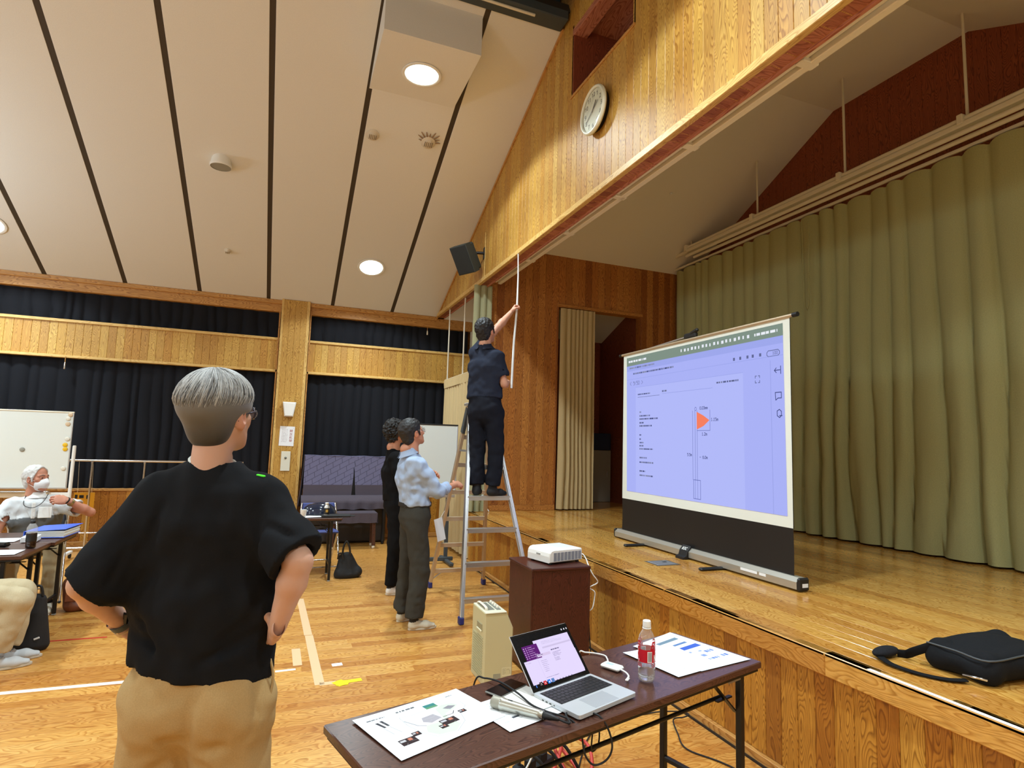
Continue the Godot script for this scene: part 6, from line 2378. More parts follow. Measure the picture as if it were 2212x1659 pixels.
	put("switch", mb, M.black, mi)
	mb = MB.new()
	mb.lathe([Vector2(0.0, 0.18), Vector2(0.0105, 0.18), Vector2(0.0105, 0.205), Vector2(0.0085, 0.215), Vector2(0.006, 0.235), Vector2(0, 0.236)], 18, Transform3D(Rm, Vector3.ZERO))
	put("plug", mb, M.black, mi)
	var tail := Vector3(0.717, 0.721, -1.935) + d * 0.232
	wire("microphone_cable", "black microphone cable looping over the table's front edge", [tail, tail + d * 0.03 + Vector3(0.01, -0.006, 0), Vector3(0.925, 0.7065, -1.81), Vector3(0.965, 0.7065, -1.822), Vector3(1.01, 0.7065, -1.79), Vector3(1.03, 0.70, -1.765), Vector3(1.055, 0.66, -1.755), Vector3(1.065, 0.61, -1.75), Vector3(1.045, 0.575, -1.75), Vector3(1.0, 0.565, -1.752), Vector3(0.968, 0.60, -1.755), Vector3(0.955, 0.66, -1.758), Vector3(0.93, 0.70, -1.768), Vector3(0.905, 0.7065, -1.80), Vector3(0.872, 0.7065, -1.845), Vector3(0.842, 0.709, -1.90), Vector3(0.825, 0.716, -1.985), Vector3(0.80, 0.716, -2.09), Vector3(0.765, 0.7065, -2.165), Vector3(0.735, 0.69, -2.19), Vector3(0.72, 0.5, -2.25), Vector3(0.8, 0.2, -2.6), Vector3(1.2, 0.01, -3.4), Vector3(1.35, 0.01, -3.75)], 0.0033, M.rubber)
	wire("thin_cable", "thin black cable hanging under the front table's edge", [Vector3(1.02, 0.64, -1.80), Vector3(1.04, 0.56, -1.84), Vector3(1.10, 0.545, -1.90), Vector3(1.13, 0.58, -1.95), Vector3(1.12, 0.64, -1.98)], 0.0028, M.rubber)
	# tangle under the table
	wire("red_cable", "red cable coiled loosely on the floor under the front table", [Vector3(1.25, 0.008, -2.62), Vector3(1.36, 0.05, -2.74), Vector3(1.47, 0.09, -2.86), Vector3(1.56, 0.06, -2.80), Vector3(1.50, 0.008, -2.66), Vector3(1.38, 0.02, -2.66), Vector3(1.36, 0.13, -2.84), Vector3(1.42, 0.2, -2.95), Vector3(1.40, 0.1, -2.9), Vector3(1.45, 0.01, -2.7), Vector3(1.42, 0.008, -2.55), Vector3(1.3, 0.008, -2.5)], 0.009, mat(c8(206, 66, 56), 0.5))
	wire("floor_cable", "thin black cable looping on the floor beside the stage front", [Vector3(1.45, 0.006, -2.7), Vector3(1.75, 0.006, -3.05), Vector3(2.15, 0.006, -3.12), Vector3(2.27, 0.05, -3.0), Vector3(2.29, 0.06, -2.93), Vector3(2.25, 0.05, -2.93), Vector3(2.22, 0.02, -2.98), Vector3(2.16, 0.006, -2.86), Vector3(2.1, 0.006, -2.70), Vector3(2.2, 0.006, -2.5), Vector3(2.3, 0.006, -2.1)], 0.004, M.rubber)
	wire("white_lead", "short white lead hanging among the cables under the front table", [Vector3(1.02, 0.36, -2.40), Vector3(0.96, 0.30, -2.36), Vector3(0.95, 0.24, -2.36), Vector3(1.02, 0.20, -2.40), Vector3(1.1, 0.26, -2.45), Vector3(1.13, 0.36, -2.48)], 0.004, M.white)
	var ps := thing("power_strip", "black power strip with plugs lying on the floor under the front table", "power strip", Vector3(1.22, 0, -2.74), 0.5)
	mb = MB.new()
	mb.box(Vector3(0, 0.022, 0), Vector3(0.32, 0.035, 0.055), 0.008)
	put("body", mb, M.black, ps)
	for k in 3:
		mb = MB.new()
		mb.box(Vector3(-0.1 + k * 0.09, 0.06, 0), Vector3(0.05, 0.05, 0.045), 0.008)
		mb.tube(spline([Vector3(-0.1 + k * 0.09, 0.08, 0), Vector3(-0.09 + k * 0.09, 0.14, 0.02), Vector3(-0.06 + k * 0.1, 0.12, 0.09), Vector3(-0.02 + k * 0.1, 0.01, 0.16)]), 0.008, 8)
		put("plug", mb, M.rubber, ps)


# ---------------------------------------------------------------- left side
func left_tables() -> void:
	var mb: MB
	folding_table("nearer of the two dark folding tables at the picture's left side", Vector3(-2.545, 0, -5.45), 0.0, 1.80, 0.57)
	folding_table("farther dark folding table before the masked man, holding the blue binder", Vector3(-2.52, 0, -6.03), 0.0, 1.80, 0.57)
	folding_chair("chrome folding chair the masked man sits on", Vector3(-2.08, 0, -6.86), 0.25, mat(c8(60, 60, 66), 0.6))
	folding_chair("chrome folding chair the man in beige trousers sits on", Vector3(-2.16, 0, -4.86), PI / 2, mat(c8(60, 60, 66), 0.6))
	# binder
	var bi := thing("ring_binder", "thick bright blue binder on the far left table before the masked man", "binder", Vector3(-1.74, 0.7005, -6.10), 0.0)
	var Rb := Basis(UP, deg_to_rad(-4))
	mb = MB.new()
	mb.box(Vector3(0, 0.004, 0), Vector3(0.27, 0.004, 0.34), 0.001, Rb)
	mb.box(Vector3(0.0, 0.062, -0.01), Vector3(0.29, 0.004, 0.36), 0.001, Rb * Basis(Vector3.BACK, 0.06))
	mb.box(Vector3(-0.14, 0.03, 0), Vector3(0.004, 0.054, 0.34), 0.001, Rb)
	put("cover", mb, mat(c8(62, 104, 226), 0.4), bi)
	mb = MB.new()
	for k in 6:
		mb.box(Vector3(0.0 + 0.003 * (k % 3), 0.011 + k * 0.0082, 0.005), Vector3(0.262, 0.0072, 0.32), 0.001, Rb)
	put("pages", mb, mat(c8(222, 224, 220), 0.9), bi)
	# bottle of tea
	var te := thing("tea_bottle", "dark tea bottle with a clear shoulder on the nearer left table", "bottle", Vector3(-1.695, 0.7005, -5.47))
	mb = MB.new()
	mb.lathe([Vector2(0, 0.0), Vector2(0.028, 0.0), Vector2(0.032, 0.008), Vector2(0.032, 0.03), Vector2(0.0305, 0.034), Vector2(0.032, 0.04), Vector2(0.033, 0.11), Vector2(0.0, 0.112)], 28)
	put("tea", mb, mat(c8(40, 22, 14), 0.1), te)
	mb = MB.new()
	mb.lathe([Vector2(0.033, 0.11), Vector2(0.035, 0.125), Vector2(0.033, 0.15), Vector2(0.02, 0.175), Vector2(0.013, 0.182)], 28)
	var cl := mat(Color(0.9, 0.93, 0.96, 0.25), 0.05)
	cl.transparency = BaseMaterial3D.TRANSPARENCY_ALPHA
	put("shoulder", mb, cl, te)
	mb = MB.new()
	mb.lathe([Vector2(0, 0.18), Vector2(0.0155, 0.18), Vector2(0.015, 0.202), Vector2(0, 0.203)], 20)
	put("cap", mb, M.black, te)
	mb = MB.new()
	mb.lathe([Vector2(0.0325, 0.05), Vector2(0.0337, 0.052), Vector2(0.0337, 0.1), Vector2(0.033, 0.101)], 28)
	put("label", mb, mat(c8(22, 20, 20), 0.4), te)
	sheet_of_paper("handout", "white handout sheet at the near corner of the nearer left table", [Vector2(-2.05, -5.43), Vector2(-1.70, -5.40), Vector2(-1.70, -5.20), Vector2(-2.05, -5.19)], 0.7015, blank_art(128, 96))
	sheet_of_paper("handout", "white handout covered in lines at the picture's left side behind the glasses case", [Vector2(-2.12, -5.98), Vector2(-1.90, -5.98), Vector2(-1.90, -5.78), Vector2(-2.12, -5.78)], 0.7015, blank_art(128, 96, 5, 8))
	mb = MB.new()
	mb.box(Vector3(-1.80, 0.721, -5.80), Vector3(0.10, 0.04, 0.15), 0.003, Basis(UP, 0.1))
	solo("tissue_pack", mb, M.paper, "white tissue pack behind the tea bottle", "tissues")
	mb = MB.new()
	mb.box(Vector3(-1.93, 0.718, -5.56), Vector3(0.17, 0.034, 0.065), 0.014, Basis(UP, -0.3))
	solo("glasses_case", mb, M.blackgloss, "small black glasses case left of the tea bottle", "case")
	# bags on the floor
	var sb := thing("satchel", "brown leather satchel slumped on the floor by the table leg", "bag", Vector3(-1.57, 0, -6.40))
	var f := Field.new(Vector3(-0.2, -0.02, -0.16), Vector3(0.22, 0.32, 0.16), 0.01)
	f.cap(Vector3(-0.06, 0.06, 0), Vector3(-0.09, 0.22, 0), 0.07, 0.06, 0.03, 1.2, Vector3.RIGHT)
	f.cap(Vector3(-0.03, 0.045, 0.0), Vector3(0.06, 0.045, 0), 0.05, 0.045, 0.03, 1.6, UP)
	f.fold(Vector3(-0.02, 0.25, 0.05), Vector3(0.02, 0.05, 0.07), 0.022, 0.012)
	f.fold(Vector3(-0.12, 0.25, 0.05), Vector3(-0.08, 0.05, 0.08), 0.02, 0.012)
	f.plane(Vector3(0, 0.0, 0), Vector3.DOWN)
	mb = MB.new()
	f.skin(mb)
	put("body", mb, mat(c8(118, 66, 42), 0.45), sb)
	mb = MB.new()
	mb.tube(spline([Vector3(-0.12, 0.26, 0.02), Vector3(-0.06, 0.30, 0.03), Vector3(0.0, 0.22, 0.05), Vector3(0.05, 0.12, 0.06), Vector3(0.12, 0.05, 0.05), Vector3(0.16, 0.03, 0.04), Vector3(0.13, 0.015, 0.0), Vector3(0.06, 0.02, 0.04)]), 0.011, 8, true, 0.35)
	put("strap", mb, mat(c8(84, 44, 28), 0.5), sb)
	mb = MB.new()
	mb.box(Vector3(-0.05, 0.16, 0.083), Vector3(0.1, 0.13, 0.006), 0.003, Basis(Vector3.RIGHT, -0.06))
	put("flap", mb, mat(c8(132, 76, 50), 0.4), sb)
	var kb := thing("black_bag", "tall black bag with a small white mark standing by the near table's legs", "bag", Vector3(-1.61, 0, -5.34))
	f = Field.new(Vector3(-0.2, -0.02, -0.14), Vector3(0.18, 0.48, 0.14), 0.012)
	f.cap(Vector3(0.0, 0.05, 0), Vector3(0.03, 0.36, 0), 0.135, 0.06, 0.03, 0.6, Vector3.RIGHT)
	f.fold(Vector3(0.02, 0.38, 0.05), Vector3(-0.04, 0.08, 0.08), 0.03, 0.02)
	f.plane(Vector3(0, 0.0, 0), Vector3.DOWN)
	mb = MB.new()
	f.skin(mb)
	put("body", mb, M.rubber, kb)
	mb = MB.new()
	mb.box(Vector3(0.075, 0.10, 0.078), Vector3(0.035, 0.012, 0.004), 0.001, Basis(Vector3.BACK, 0.35))
	put("mark", mb, M.paper, kb)
	mb = MB.new()
	mb.tube(spline([Vector3(0.0, 0.38, 0.02), Vector3(0.01, 0.44, 0.02), Vector3(0.05, 0.45, 0.02), Vector3(0.07, 0.38, 0.02)]), 0.009, 8)
	put("handle", mb, M.black, kb)


# ---------------------------------------------------------------- marks on the floor, small things
func floor_marks() -> void:
	var worn := mat(c8(226, 190, 146), 0.5)
	for q in [
		[Vector3(-2.6, 0, -5.535), Vector3(-1.16, 0, -5.515), 0.024, M.red, "court_line", "thin red court line on the floor left of the man in front"],
		[Vector3(-2.4, 0, -4.555), Vector3(-0.45, 0, -4.51), 0.045, M.white, "court_line", "white court line on the floor left of the man in front"],
		[Vector3(0.06, 0, -4.43), Vector3(0.19, 0, -4.435), 0.03, M.white, "court_line", "short white dash of court line right of the man in front"],
		[Vector3(0.27, 0, -6.3), Vector3(0.30, 0, -5.15), 0.062, worn, "tape_residue", "long worn strip of old tape, farther half, beside the man's elbow"],
		[Vector3(0.305, 0, -5.14), Vector3(0.33, 0, -4.12), 0.062, worn, "tape_residue", "long worn strip of old tape, nearer half, ending at the floor corner mark"],
		[Vector3(0.33, 0, -4.13), Vector3(0.43, 0, -4.13), 0.05, worn, "tape_residue", "short worn tape stub turning right at the strip's near end"],
		[Vector3(0.20, 0, -4.85), Vector3(0.205, 0, -4.5), 0.06, worn, "tape_residue", "short worn tape patch just left of the long strip"],
		[Vector3(0.43, 0, -4.44), Vector3(0.50, 0, -4.445), 0.05, M.paper, "tape_scrap", "small white tape scrap beyond the yellow tape"]]:
		var mb := MB.new()
		mb.bar(q[0] + UP * 0.0006, q[1] + UP * 0.0006, q[2], 0.0012, (q[1] - q[0]).cross(UP).normalized())
		solo(q[4], mb, q[3], q[5], "floor mark", "marks on the hall floor")
	var t := thing("yellow_tape", "bright yellow tape arrow stuck on the floor beyond the table", "tape", Vector3(0.485, 0.0, -4.11))
	var mb := MB.new()
	mb.box(Vector3(0.045, 0.0012, -0.015), Vector3(0.13, 0.0012, 0.045), 0, Basis(UP, 0.1))
	put("strip", mb, M.yellow, t)
	mb = MB.new()
	mb.box(Vector3(-0.028, 0.0016, 0.0), Vector3(0.075, 0.0014, 0.085), 0, Basis(UP, 0.55))
	mb.box(Vector3(-0.02, 0.0022, 0.005), Vector3(0.075, 0.0014, 0.075), 0, Basis(UP, 0.05))
	put("head", mb, mat(c8(236, 220, 10), 0.6), t)
	# things glimpsed through the doorway
	var sh := thing("cupboard", "grey cupboard seen dimly through the stage doorway", "cupboard", Vector3(4.82, 0.682, -8.7))
	mb = MB.new()
	mb.box(Vector3(0, 0.42, 0), Vector3(0.58, 0.84, 0.3), 0.006)
	put("body", mb, mat(c8(150, 142, 128), 0.6), sh)
	mb = MB.new()
	mb.box(Vector3(0.22, 0.45, 0.153), Vector3(0.015, 0.1, 0.01), 0.003)
	put("handle", mb, M.alu, sh)
	mb = MB.new()
	mb.box(Vector3(4.82, 1.665, -8.68), Vector3(0.58, 0.275, 0.26), 0.01)
	solo("storage_box", mb, mat(c8(30, 40, 70), 0.7), "dark navy box on top of the grey cupboard in the doorway", "box")
	wire("cord_loop", "small loop of white cord by the stage corner behind the ladder", [Vector3(2.47, 0.80, -7.44), Vector3(2.46, 0.86, -7.43), Vector3(2.52, 0.90, -7.43), Vector3(2.56, 0.84, -7.43), Vector3(2.57, 0.74, -7.43), Vector3(2.60, 0.69, -7.42)], 0.008, M.white, "cord")


# ---------------------------------------------------------------- people
func lin(r: int, g: int, b: int) -> Color:
	return c8(r, g, b).srgb_to_linear()


func append(dst: MB, src: MB, T: Transform3D) -> void:
	var base := dst.v.size()
	dst.v.append_array(T * src.v)
	for x in src.n:
		dst.n.append((T.basis * x).normalized())
	dst.uv.append_array(src.uv)
	dst.c.append_array(src.c)
	for i in src.ix:
		dst.ix.append(i + base)


# head in its own axes: z forward, y up, x to the person's left; eyes at y = 0
func head_into(mb: MB, T: Transform3D, skin: Color, cell: float, opts := {}) -> void:
	var f := Field.new(Vector3(-0.1, -0.19, -0.125), Vector3(0.1, 0.14, 0.14), cell)
	f.ell(Vector3(0, 0.03, -0.012), Vector3(0.077, 0.092, 0.098), Basis(), 0.01)
	f.ell(Vector3(0, -0.042, 0.03), Vector3(0.059, 0.075, 0.06), Basis(), 0.03)
	for s in [-1, 1]:
		f.cap(Vector3(s * 0.058, -0.04, 0.0), Vector3(s * 0.022, -0.098, 0.066), 0.017, 0.015, 0.03)
		f.cap(Vector3(s * 0.05, -0.018, 0.055), Vector3(s * 0.045, -0.03, 0.06), 0.016, 0.014, 0.02)
		f.cap(Vector3(s * 0.012, 0.02, 0.086), Vector3(s * 0.05, 0.018, 0.066), 0.009, 0.009, 0.014)
		f.ell(Vector3(s * 0.032, -0.002, 0.096), Vector3(0.017, 0.011, 0.014), Basis(), 0.014, 1)
		f.ell(Vector3(s * 0.031, -0.002, 0.074), Vector3(0.014, 0.012, 0.013), Basis(), 0.004)
		f.ell(Vector3(s * 0.081, -0.012, -0.006), Vector3(0.011, 0.032, 0.02), Basis(Vector3.UP, s * 0.45) * Basis(Vector3.RIGHT, 0.15), 0.006)
		f.ell(Vector3(s * 0.089, -0.008, 0.002), Vector3(0.006, 0.017, 0.01), Basis(Vector3.UP, s * 0.45), 0.006, 1)
		f.ell(Vector3(s * 0.077, -0.038, 0.002), Vector3(0.007, 0.01, 0.008), Basis(), 0.008)
	f.cap(Vector3(0, -0.096, 0.066), Vector3(0, -0.104, 0.07), 0.018, 0.016, 0.02)
	f.cap(Vector3(0, 0.008, 0.088), Vector3(0, -0.034, 0.106), 0.008, 0.0115, 0.012)
	f.cap(Vector3(-0.013, -0.038, 0.096), Vector3(0.013, -0.038, 0.096), 0.008, 0.008, 0.01)
	f.cap(Vector3(-0.02, -0.064, 0.083), Vector3(0.02, -0.064, 0.083), 0.0065, 0.0065, 0.006)
	f.cap(Vector3(-0.016, -0.074, 0.084), Vector3(0.016, -0.074, 0.084), 0.007, 0.007, 0.006)
	f.fold(Vector3(-0.028, -0.069, 0.084), Vector3(0.028, -0.069, 0.084), 0.004, 0.0035)
	f.cap(Vector3(0, -0.05, -0.02), Vector3(0, -0.19, -0.045), 0.054, 0.056, 0.03)
	var t := MB.new()
	f.skin(t)
	var lip := skin.lerp(lin(150, 70, 66), 0.55)
	for i in t.v.size():
		var p := t.v[i]
		var c := skin
		if p.z > 0.075 and p.y < -0.058 and p.y > -0.081 and absf(p.x) < 0.027:
			c = lip
		elif absf(p.x) > 0.078:
			c = skin.lerp(lin(190, 110, 90), 0.3)
		t.c[i] = c
	append(mb, t, T)


func face_parts(o: Node3D, T: Transform3D, brow: Color) -> void:
	var mb := MB.new()
	for s in [-1, 1]:
		mb.T = T
		mb.ball(Vector3(s * 0.031, -0.002, 0.0795), Vector3(0.0105, 0.006, 0.0095), Basis(), 8, 12)
	put("eyes", mb, M.eye, o)
	mb = MB.new()
	mb.T = T
	for s in [-1, 1]:
		mb.tube([Vector3(s * 0.013, 0.021, 0.094), Vector3(s * 0.03, 0.026, 0.089), Vector3(s * 0.05, 0.02, 0.074)], [0.003, 0.0038, 0.002], 6)
	put("eyebrows", mb, mat(brow, 0.8), o)


func glasses(o: Node3D, T: Transform3D, m: Material, thick := 0.0028) -> void:
	var mb := MB.new()
	mb.T = T
	for s in [-1, 1]:
		var P := []
		for k in 17:
			var a := TAU * k / 16.0
			P.append(Vector3(s * (0.034 + 0.025 * cos(a)), -0.004 + 0.018 * sin(a), 0.108 - 0.006 * absf(cos(a)) - (0.012 if s * cos(a) * s > 0.5 else 0.0)))
		mb.tube(P, thick, 6)
		mb.tube([Vector3(s * 0.06, 0.004, 0.094), Vector3(s * 0.076, 0.004, 0.06), Vector3(s * 0.083, 0.002, -0.002), Vector3(s * 0.082, -0.018, -0.02)], thick * 0.9, 6)
	mb.tube([Vector3(-0.01, 0.002, 0.108), Vector3(0, 0.006, 0.11), Vector3(0.01, 0.002, 0.108)], thick * 0.8, 6)
	put("frame", mb, m, o)
	mb = MB.new()
	mb.T = T
	for s in [-1, 1]:
		mb.ball(Vector3(s * 0.034, -0.004, 0.105), Vector3(0.024, 0.017, 0.001), Basis(), 6, 16)
	put("lens", mb, M.glass, o)


# hand: fingers along fd, palm facing pn; side 1 right, -1 left; curl of index..little in radians per joint
func hand_into(mb: MB, w: Vector3, fd: Vector3, pn: Vector3, side: float, curl: Array, thumb: Array, skin: Color, cell := 0.003, sc := 1.0) -> void:
	var y := fd.normalized()
	var z := (pn - y * pn.dot(y)).normalized()
	var x := y.cross(z)
	var f := Field.new(Vector3(-0.09, -0.04, -0.05), Vector3(0.09, 0.2, 0.11), cell)
	var bx := [0.03, 0.0105, -0.009, -0.027]
	var by := [0.086, 0.09, 0.086, 0.076]
	var ln := [0.072, 0.08, 0.074, 0.058]
	f.cap(Vector3(0, -0.03, 0), Vector3(0, 0.01, 0), 0.026, 0.027, 0.02, 0.72, Vector3.RIGHT)
	f.ell(Vector3(0.0, 0.05, 0.0), Vector3(0.041, 0.05, 0.0145), Basis(), 0.02)
	for k in 4:
		var b := Vector3(side * bx[k], by[k], 0)
		f.cap(Vector3(side * bx[k] * 0.6, 0.02, 0), b, 0.0125, 0.0105, 0.012)
		var a: float = curl[k] * 0.8
		var p := b
		var r := 0.0093
		for j in 3:
			var l: float = ln[k] * [0.46, 0.3, 0.24][j]
			var d := Vector3(side * bx[k] * 0.9, cos(a), sin(a))
			d = Vector3(side * bx[k] * 1.2 * maxf(0.0, cos(a)), cos(a), sin(a)).normalized()
			var e := p + d * l
			f.cap(p, e, r, r - 0.0009, 0.004)
			p = e
			r -= 0.0009
			a += curl[k]
	var t0 := Vector3(side * 0.022, 0.018, 0.008)
	var t1: Vector3 = thumb[0]
	var t2: Vector3 = thumb[1]
	var t3: Vector3 = thumb[2]
	t1.x *= side
	t2.x *= side
	t3.x *= side
	f.cap(t0, t1, 0.015, 0.012, 0.014)
	f.cap(t1, t2, 0.0115, 0.0105, 0.006)
	f.cap(t2, t3, 0.0105, 0.0085, 0.004)
	var t := MB.new()
	t.col = skin
	f.skin(t)
	for i in t.v.size():
		if t.v[i].y > 0.12 or absf(t.v[i].z) > 0.04:
			t.c[i] = skin.lerp(lin(206, 120, 100), 0.25)
	append(mb, t, Transform3D(Basis(x, y, z) * sc, w))


const THUMB_OPEN := [Vector3(0.046, 0.045, 0.014), Vector3(0.062, 0.07, 0.018), Vector3(0.072, 0.094, 0.02)]
const THUMB_GRIP := [Vector3(0.044, 0.045, 0.022), Vector3(0.045, 0.07, 0.042), Vector3(0.03, 0.088, 0.055)]
const THUMB_REST := [Vector3(0.042, 0.045, 0.014), Vector3(0.048, 0.075, 0.02), Vector3(0.046, 0.1, 0.024)]


func span(J: Dictionary, keys: Array, pad: float) -> AABB:
	var b := AABB(J[keys[0]], Vector3.ZERO)
	for k in keys:
		b = b.expand(J[k])
	return b.grow(pad)


# skin body with head and hands, one mesh
func body_into(mb: MB, J: Dictionary, skin: Color, cell: float) -> void:
	var b := span(J, ["nb", "sl", "sr", "el", "er", "wl", "wr", "hl", "hr", "kl", "kr", "al", "ar"], 0.12)
	var f := Field.new(b.position, b.end, cell)
	var hc: Vector3 = (J.hl + J.hr) * 0.5
	var sc: Vector3 = (J.sl + J.sr) * 0.5
	var sd: Vector3 = (J.sr - J.sl).normalized()
	f.cap(hc, sc - (sc - hc) * 0.2, 0.12, 0.13, 0.05, 0.68, sd)
	f.cap(J.sl, J.sr, 0.045, 0.045, 0.05)
	f.cap(sc, J.nb + (J.nb - sc) * 0.35, 0.06, 0.052, 0.04)
	for s in ["l", "r"]:
		f.cap(J["s" + s], J["e" + s], 0.045, 0.038, 0.03)
		var e: Vector3 = J["e" + s]
		var w: Vector3 = J["w" + s]
		f.cap(e, e.lerp(w, 0.3), 0.037, 0.04, 0.02)
		f.cap(e.lerp(w, 0.3), w, 0.04, 0.026, 0.02)
		f.cap(J["h" + s], J["k" + s], 0.075, 0.052, 0.03)
		var k: Vector3 = J["k" + s]
		var a: Vector3 = J["a" + s]
		f.cap(k, k.lerp(a, 0.3), 0.05, 0.052, 0.02)
		f.cap(k.lerp(a, 0.3), a, 0.052, 0.036, 0.02)
	var t := MB.new()
	t.col = skin
	f.skin(t)
	append(mb, t, Transform3D())


var ripple: FastNoiseLite


func shirt_field(J: Dictionary, S: Dictionary, cell: float) -> Field:
	var b := span(J, ["nb", "sl", "sr", "el", "er", "wl", "wr", "hem"], 0.24)
	var f := Field.new(b.position, b.end, cell)
	var sc: Vector3 = (J.sl + J.sr) * 0.5
	var sd: Vector3 = (J.sr - J.sl)
	sd = (S.get("side", sd) as Vector3).normalized()
	var q: float = S.get("q", 0.68)
	var w: float = S.get("w", 0.175)
	var chest: Vector3 = sc.lerp(J.hem, 0.3)
	f.cap(J.hem, chest, S.get("wh", w), w, 0.05, q, sd)
	f.cap(chest, sc.lerp(J.hem, 0.12), w, w * 0.82, 0.05, q, sd)
	f.plane(J.hem, (J.hem - chest).normalized())
	f.cap(J.sl.lerp(sc, 0.15), J.sr.lerp(sc, 0.15), 0.062, 0.062, 0.06)
	f.cap(sc, J.nb, 0.085, 0.066, 0.05)
	for s in ["l", "r"]:
		var fr: float = S.get("sleeve_" + s, S.get("sleeve", 0.7))
		var a: Vector3 = J["s" + s]
		var e: Vector3 = J["e" + s]
		var wr: Vector3 = J["w" + s]
		var rs: float = S.get("rs", 0.064)
		if fr <= 1.0:
			var end := a.lerp(e, fr)
			f.cap(a, end, rs, rs * 0.98, 0.05, 1.0, Vector3.ZERO, 0, true)
			f.cap(end - (end - a).normalized() * 0.03, end + (end - a).normalized() * 0.05, rs * 0.82, rs * 0.82, 0.004, 1.0, Vector3.ZERO, 1)
		else:
			var end := e.lerp(wr, fr - 1.0)
			f.cap(a, e, rs, rs * 0.92, 0.05)
			f.cap(e, end, rs * 0.92, rs * 0.72, 0.03, 1.0, Vector3.ZERO, 0, true)
			f.cap(end - (end - e).normalized() * 0.045, end, rs * 0.82, rs * 0.82, 0.006, 1.0, Vector3.ZERO, 0, true)
			for k in 3:
				var m := e.lerp(end, 0.1 + 0.25 * k)
				f.fold(m + Vector3(0, 0.05, 0.03), m + Vector3(0.03, -0.05, 0.05), 0.014, 0.007)
	f.wrinkle(ripple, S.get("rough", 0.014))
	# open neck
	f.ell(J.nb + (J.nb - sc).normalized() * 0.045, Vector3(0.062, 0.05, 0.062), Basis(), 0.008, 1)
	return f


func trouser_field(J: Dictionary, S: Dictionary, cell: float) -> Field:
	var b := span(J, ["waist", "hl", "hr", "kl", "kr", "al", "ar"], 0.2)
	var f := Field.new(b.position, b.end, cell)
	var hc: Vector3 = (J.hl + J.hr) * 0.5
	var sd: Vector3 = (J.hr - J.hl).normalized()
	var wt: float = S.get("wt", 0.15)
	var q: float = S.get("qt", 0.78)
	f.cap(J.waist, hc, wt * 0.94, wt * 1.06, 0.03, q, sd)
	f.plane(J.waist, (J.waist - hc).normalized())
	var rt: float = S.get("rt", 0.088)
	for s in ["l", "r"]:
		var k: Vector3 = J["k" + s]
		var a: Vector3 = J["a" + s]
		f.cap(J["h" + s], k, rt * 1.05, rt * 0.84, 0.035)
		f.cap(k, a.lerp(k, 0.02), rt * 0.84, rt * S.get("ra", 0.74), 0.02, 1.0, Vector3.ZERO, 0, true)
		for j in 3:
			var m := k.lerp(a, 0.55 + 0.17 * j)
			f.fold(m + sd * 0.06 + Vector3(0, 0.02, 0.04), m - sd * 0.06 + Vector3(0, -0.02, 0.05), 0.014, 0.006)
		f.fold(k + Vector3(0.03, 0.05, 0.06), k + Vector3(-0.04, -0.02, 0.06), 0.018, 0.006)
	f.wrinkle(ripple, S.get("rough_t", 0.012))
	return f


func shoe(o: Node3D, a: Vector3, toe: Vector3, ground: float, m: Material, sole: Material, sock: Material) -> void:
	var d := Vector3(toe.x - a.x, 0, toe.z - a.z).normalized()
	var s := d.cross(UP)
	var heel := Vector3(a.x, ground, a.z) - d * 0.055
	var f := Field.new(Vector3(-0.06, -0.01, -0.02), Vector3(0.06, 0.13, 0.3), 0.006)
	f.cap(Vector3(0, 0.038, 0.045), Vector3(0, 0.034, 0.16), 0.034, 0.04, 0.03, 0.8, Vector3.RIGHT)
	f.cap(Vector3(0, 0.032, 0.16), Vector3(0, 0.025, 0.225), 0.04, 0.03, 0.03, 0.62, Vector3.RIGHT)
	f.cap(Vector3(0, 0.04, 0.05), Vector3(0, 0.07, 0.06), 0.036, 0.04, 0.03)
	f.plane(Vector3(0, 0.012, 0), Vector3.DOWN)
	f.cap(Vector3(0, 0.075, 0.062), Vector3(0, 0.12, 0.05), 0.034, 0.045, 0.006, 1.0, Vector3.ZERO, 1)
	var mb := MB.new()
	mb.T = Transform3D(Basis(s, UP, -d) * Basis(UP, PI), heel)
	f.skin(mb)
	put("shoe", mb, m, o)
	mb = MB.new()
	mb.T = Transform3D(Basis(s, UP, -d) * Basis(UP, PI), heel)
	var P := PackedVector2Array()
	for k in 24:
		var an := TAU * k / 24.0
		P.append(Vector2((0.037 + 0.006 * maxf(0, sin(an))) * cos(an), 0.132 + 0.125 * sin(an)))
	mb.extrude(P, 0.016, Transform3D(Basis(Vector3.RIGHT, Vector3.BACK, Vector3.DOWN), Vector3(0, 0.017, 0)), 0.003)
	put("sole", mb, sole, o)
	if sock != null:
		mb = MB.new()
		mb.tube([a + UP * 0.07, a - UP * 0.02, Vector3(a.x, ground + 0.045, a.z) + d * 0.01], [0.04, 0.04, 0.036], 14)
		put("sock", mb, sock, o)


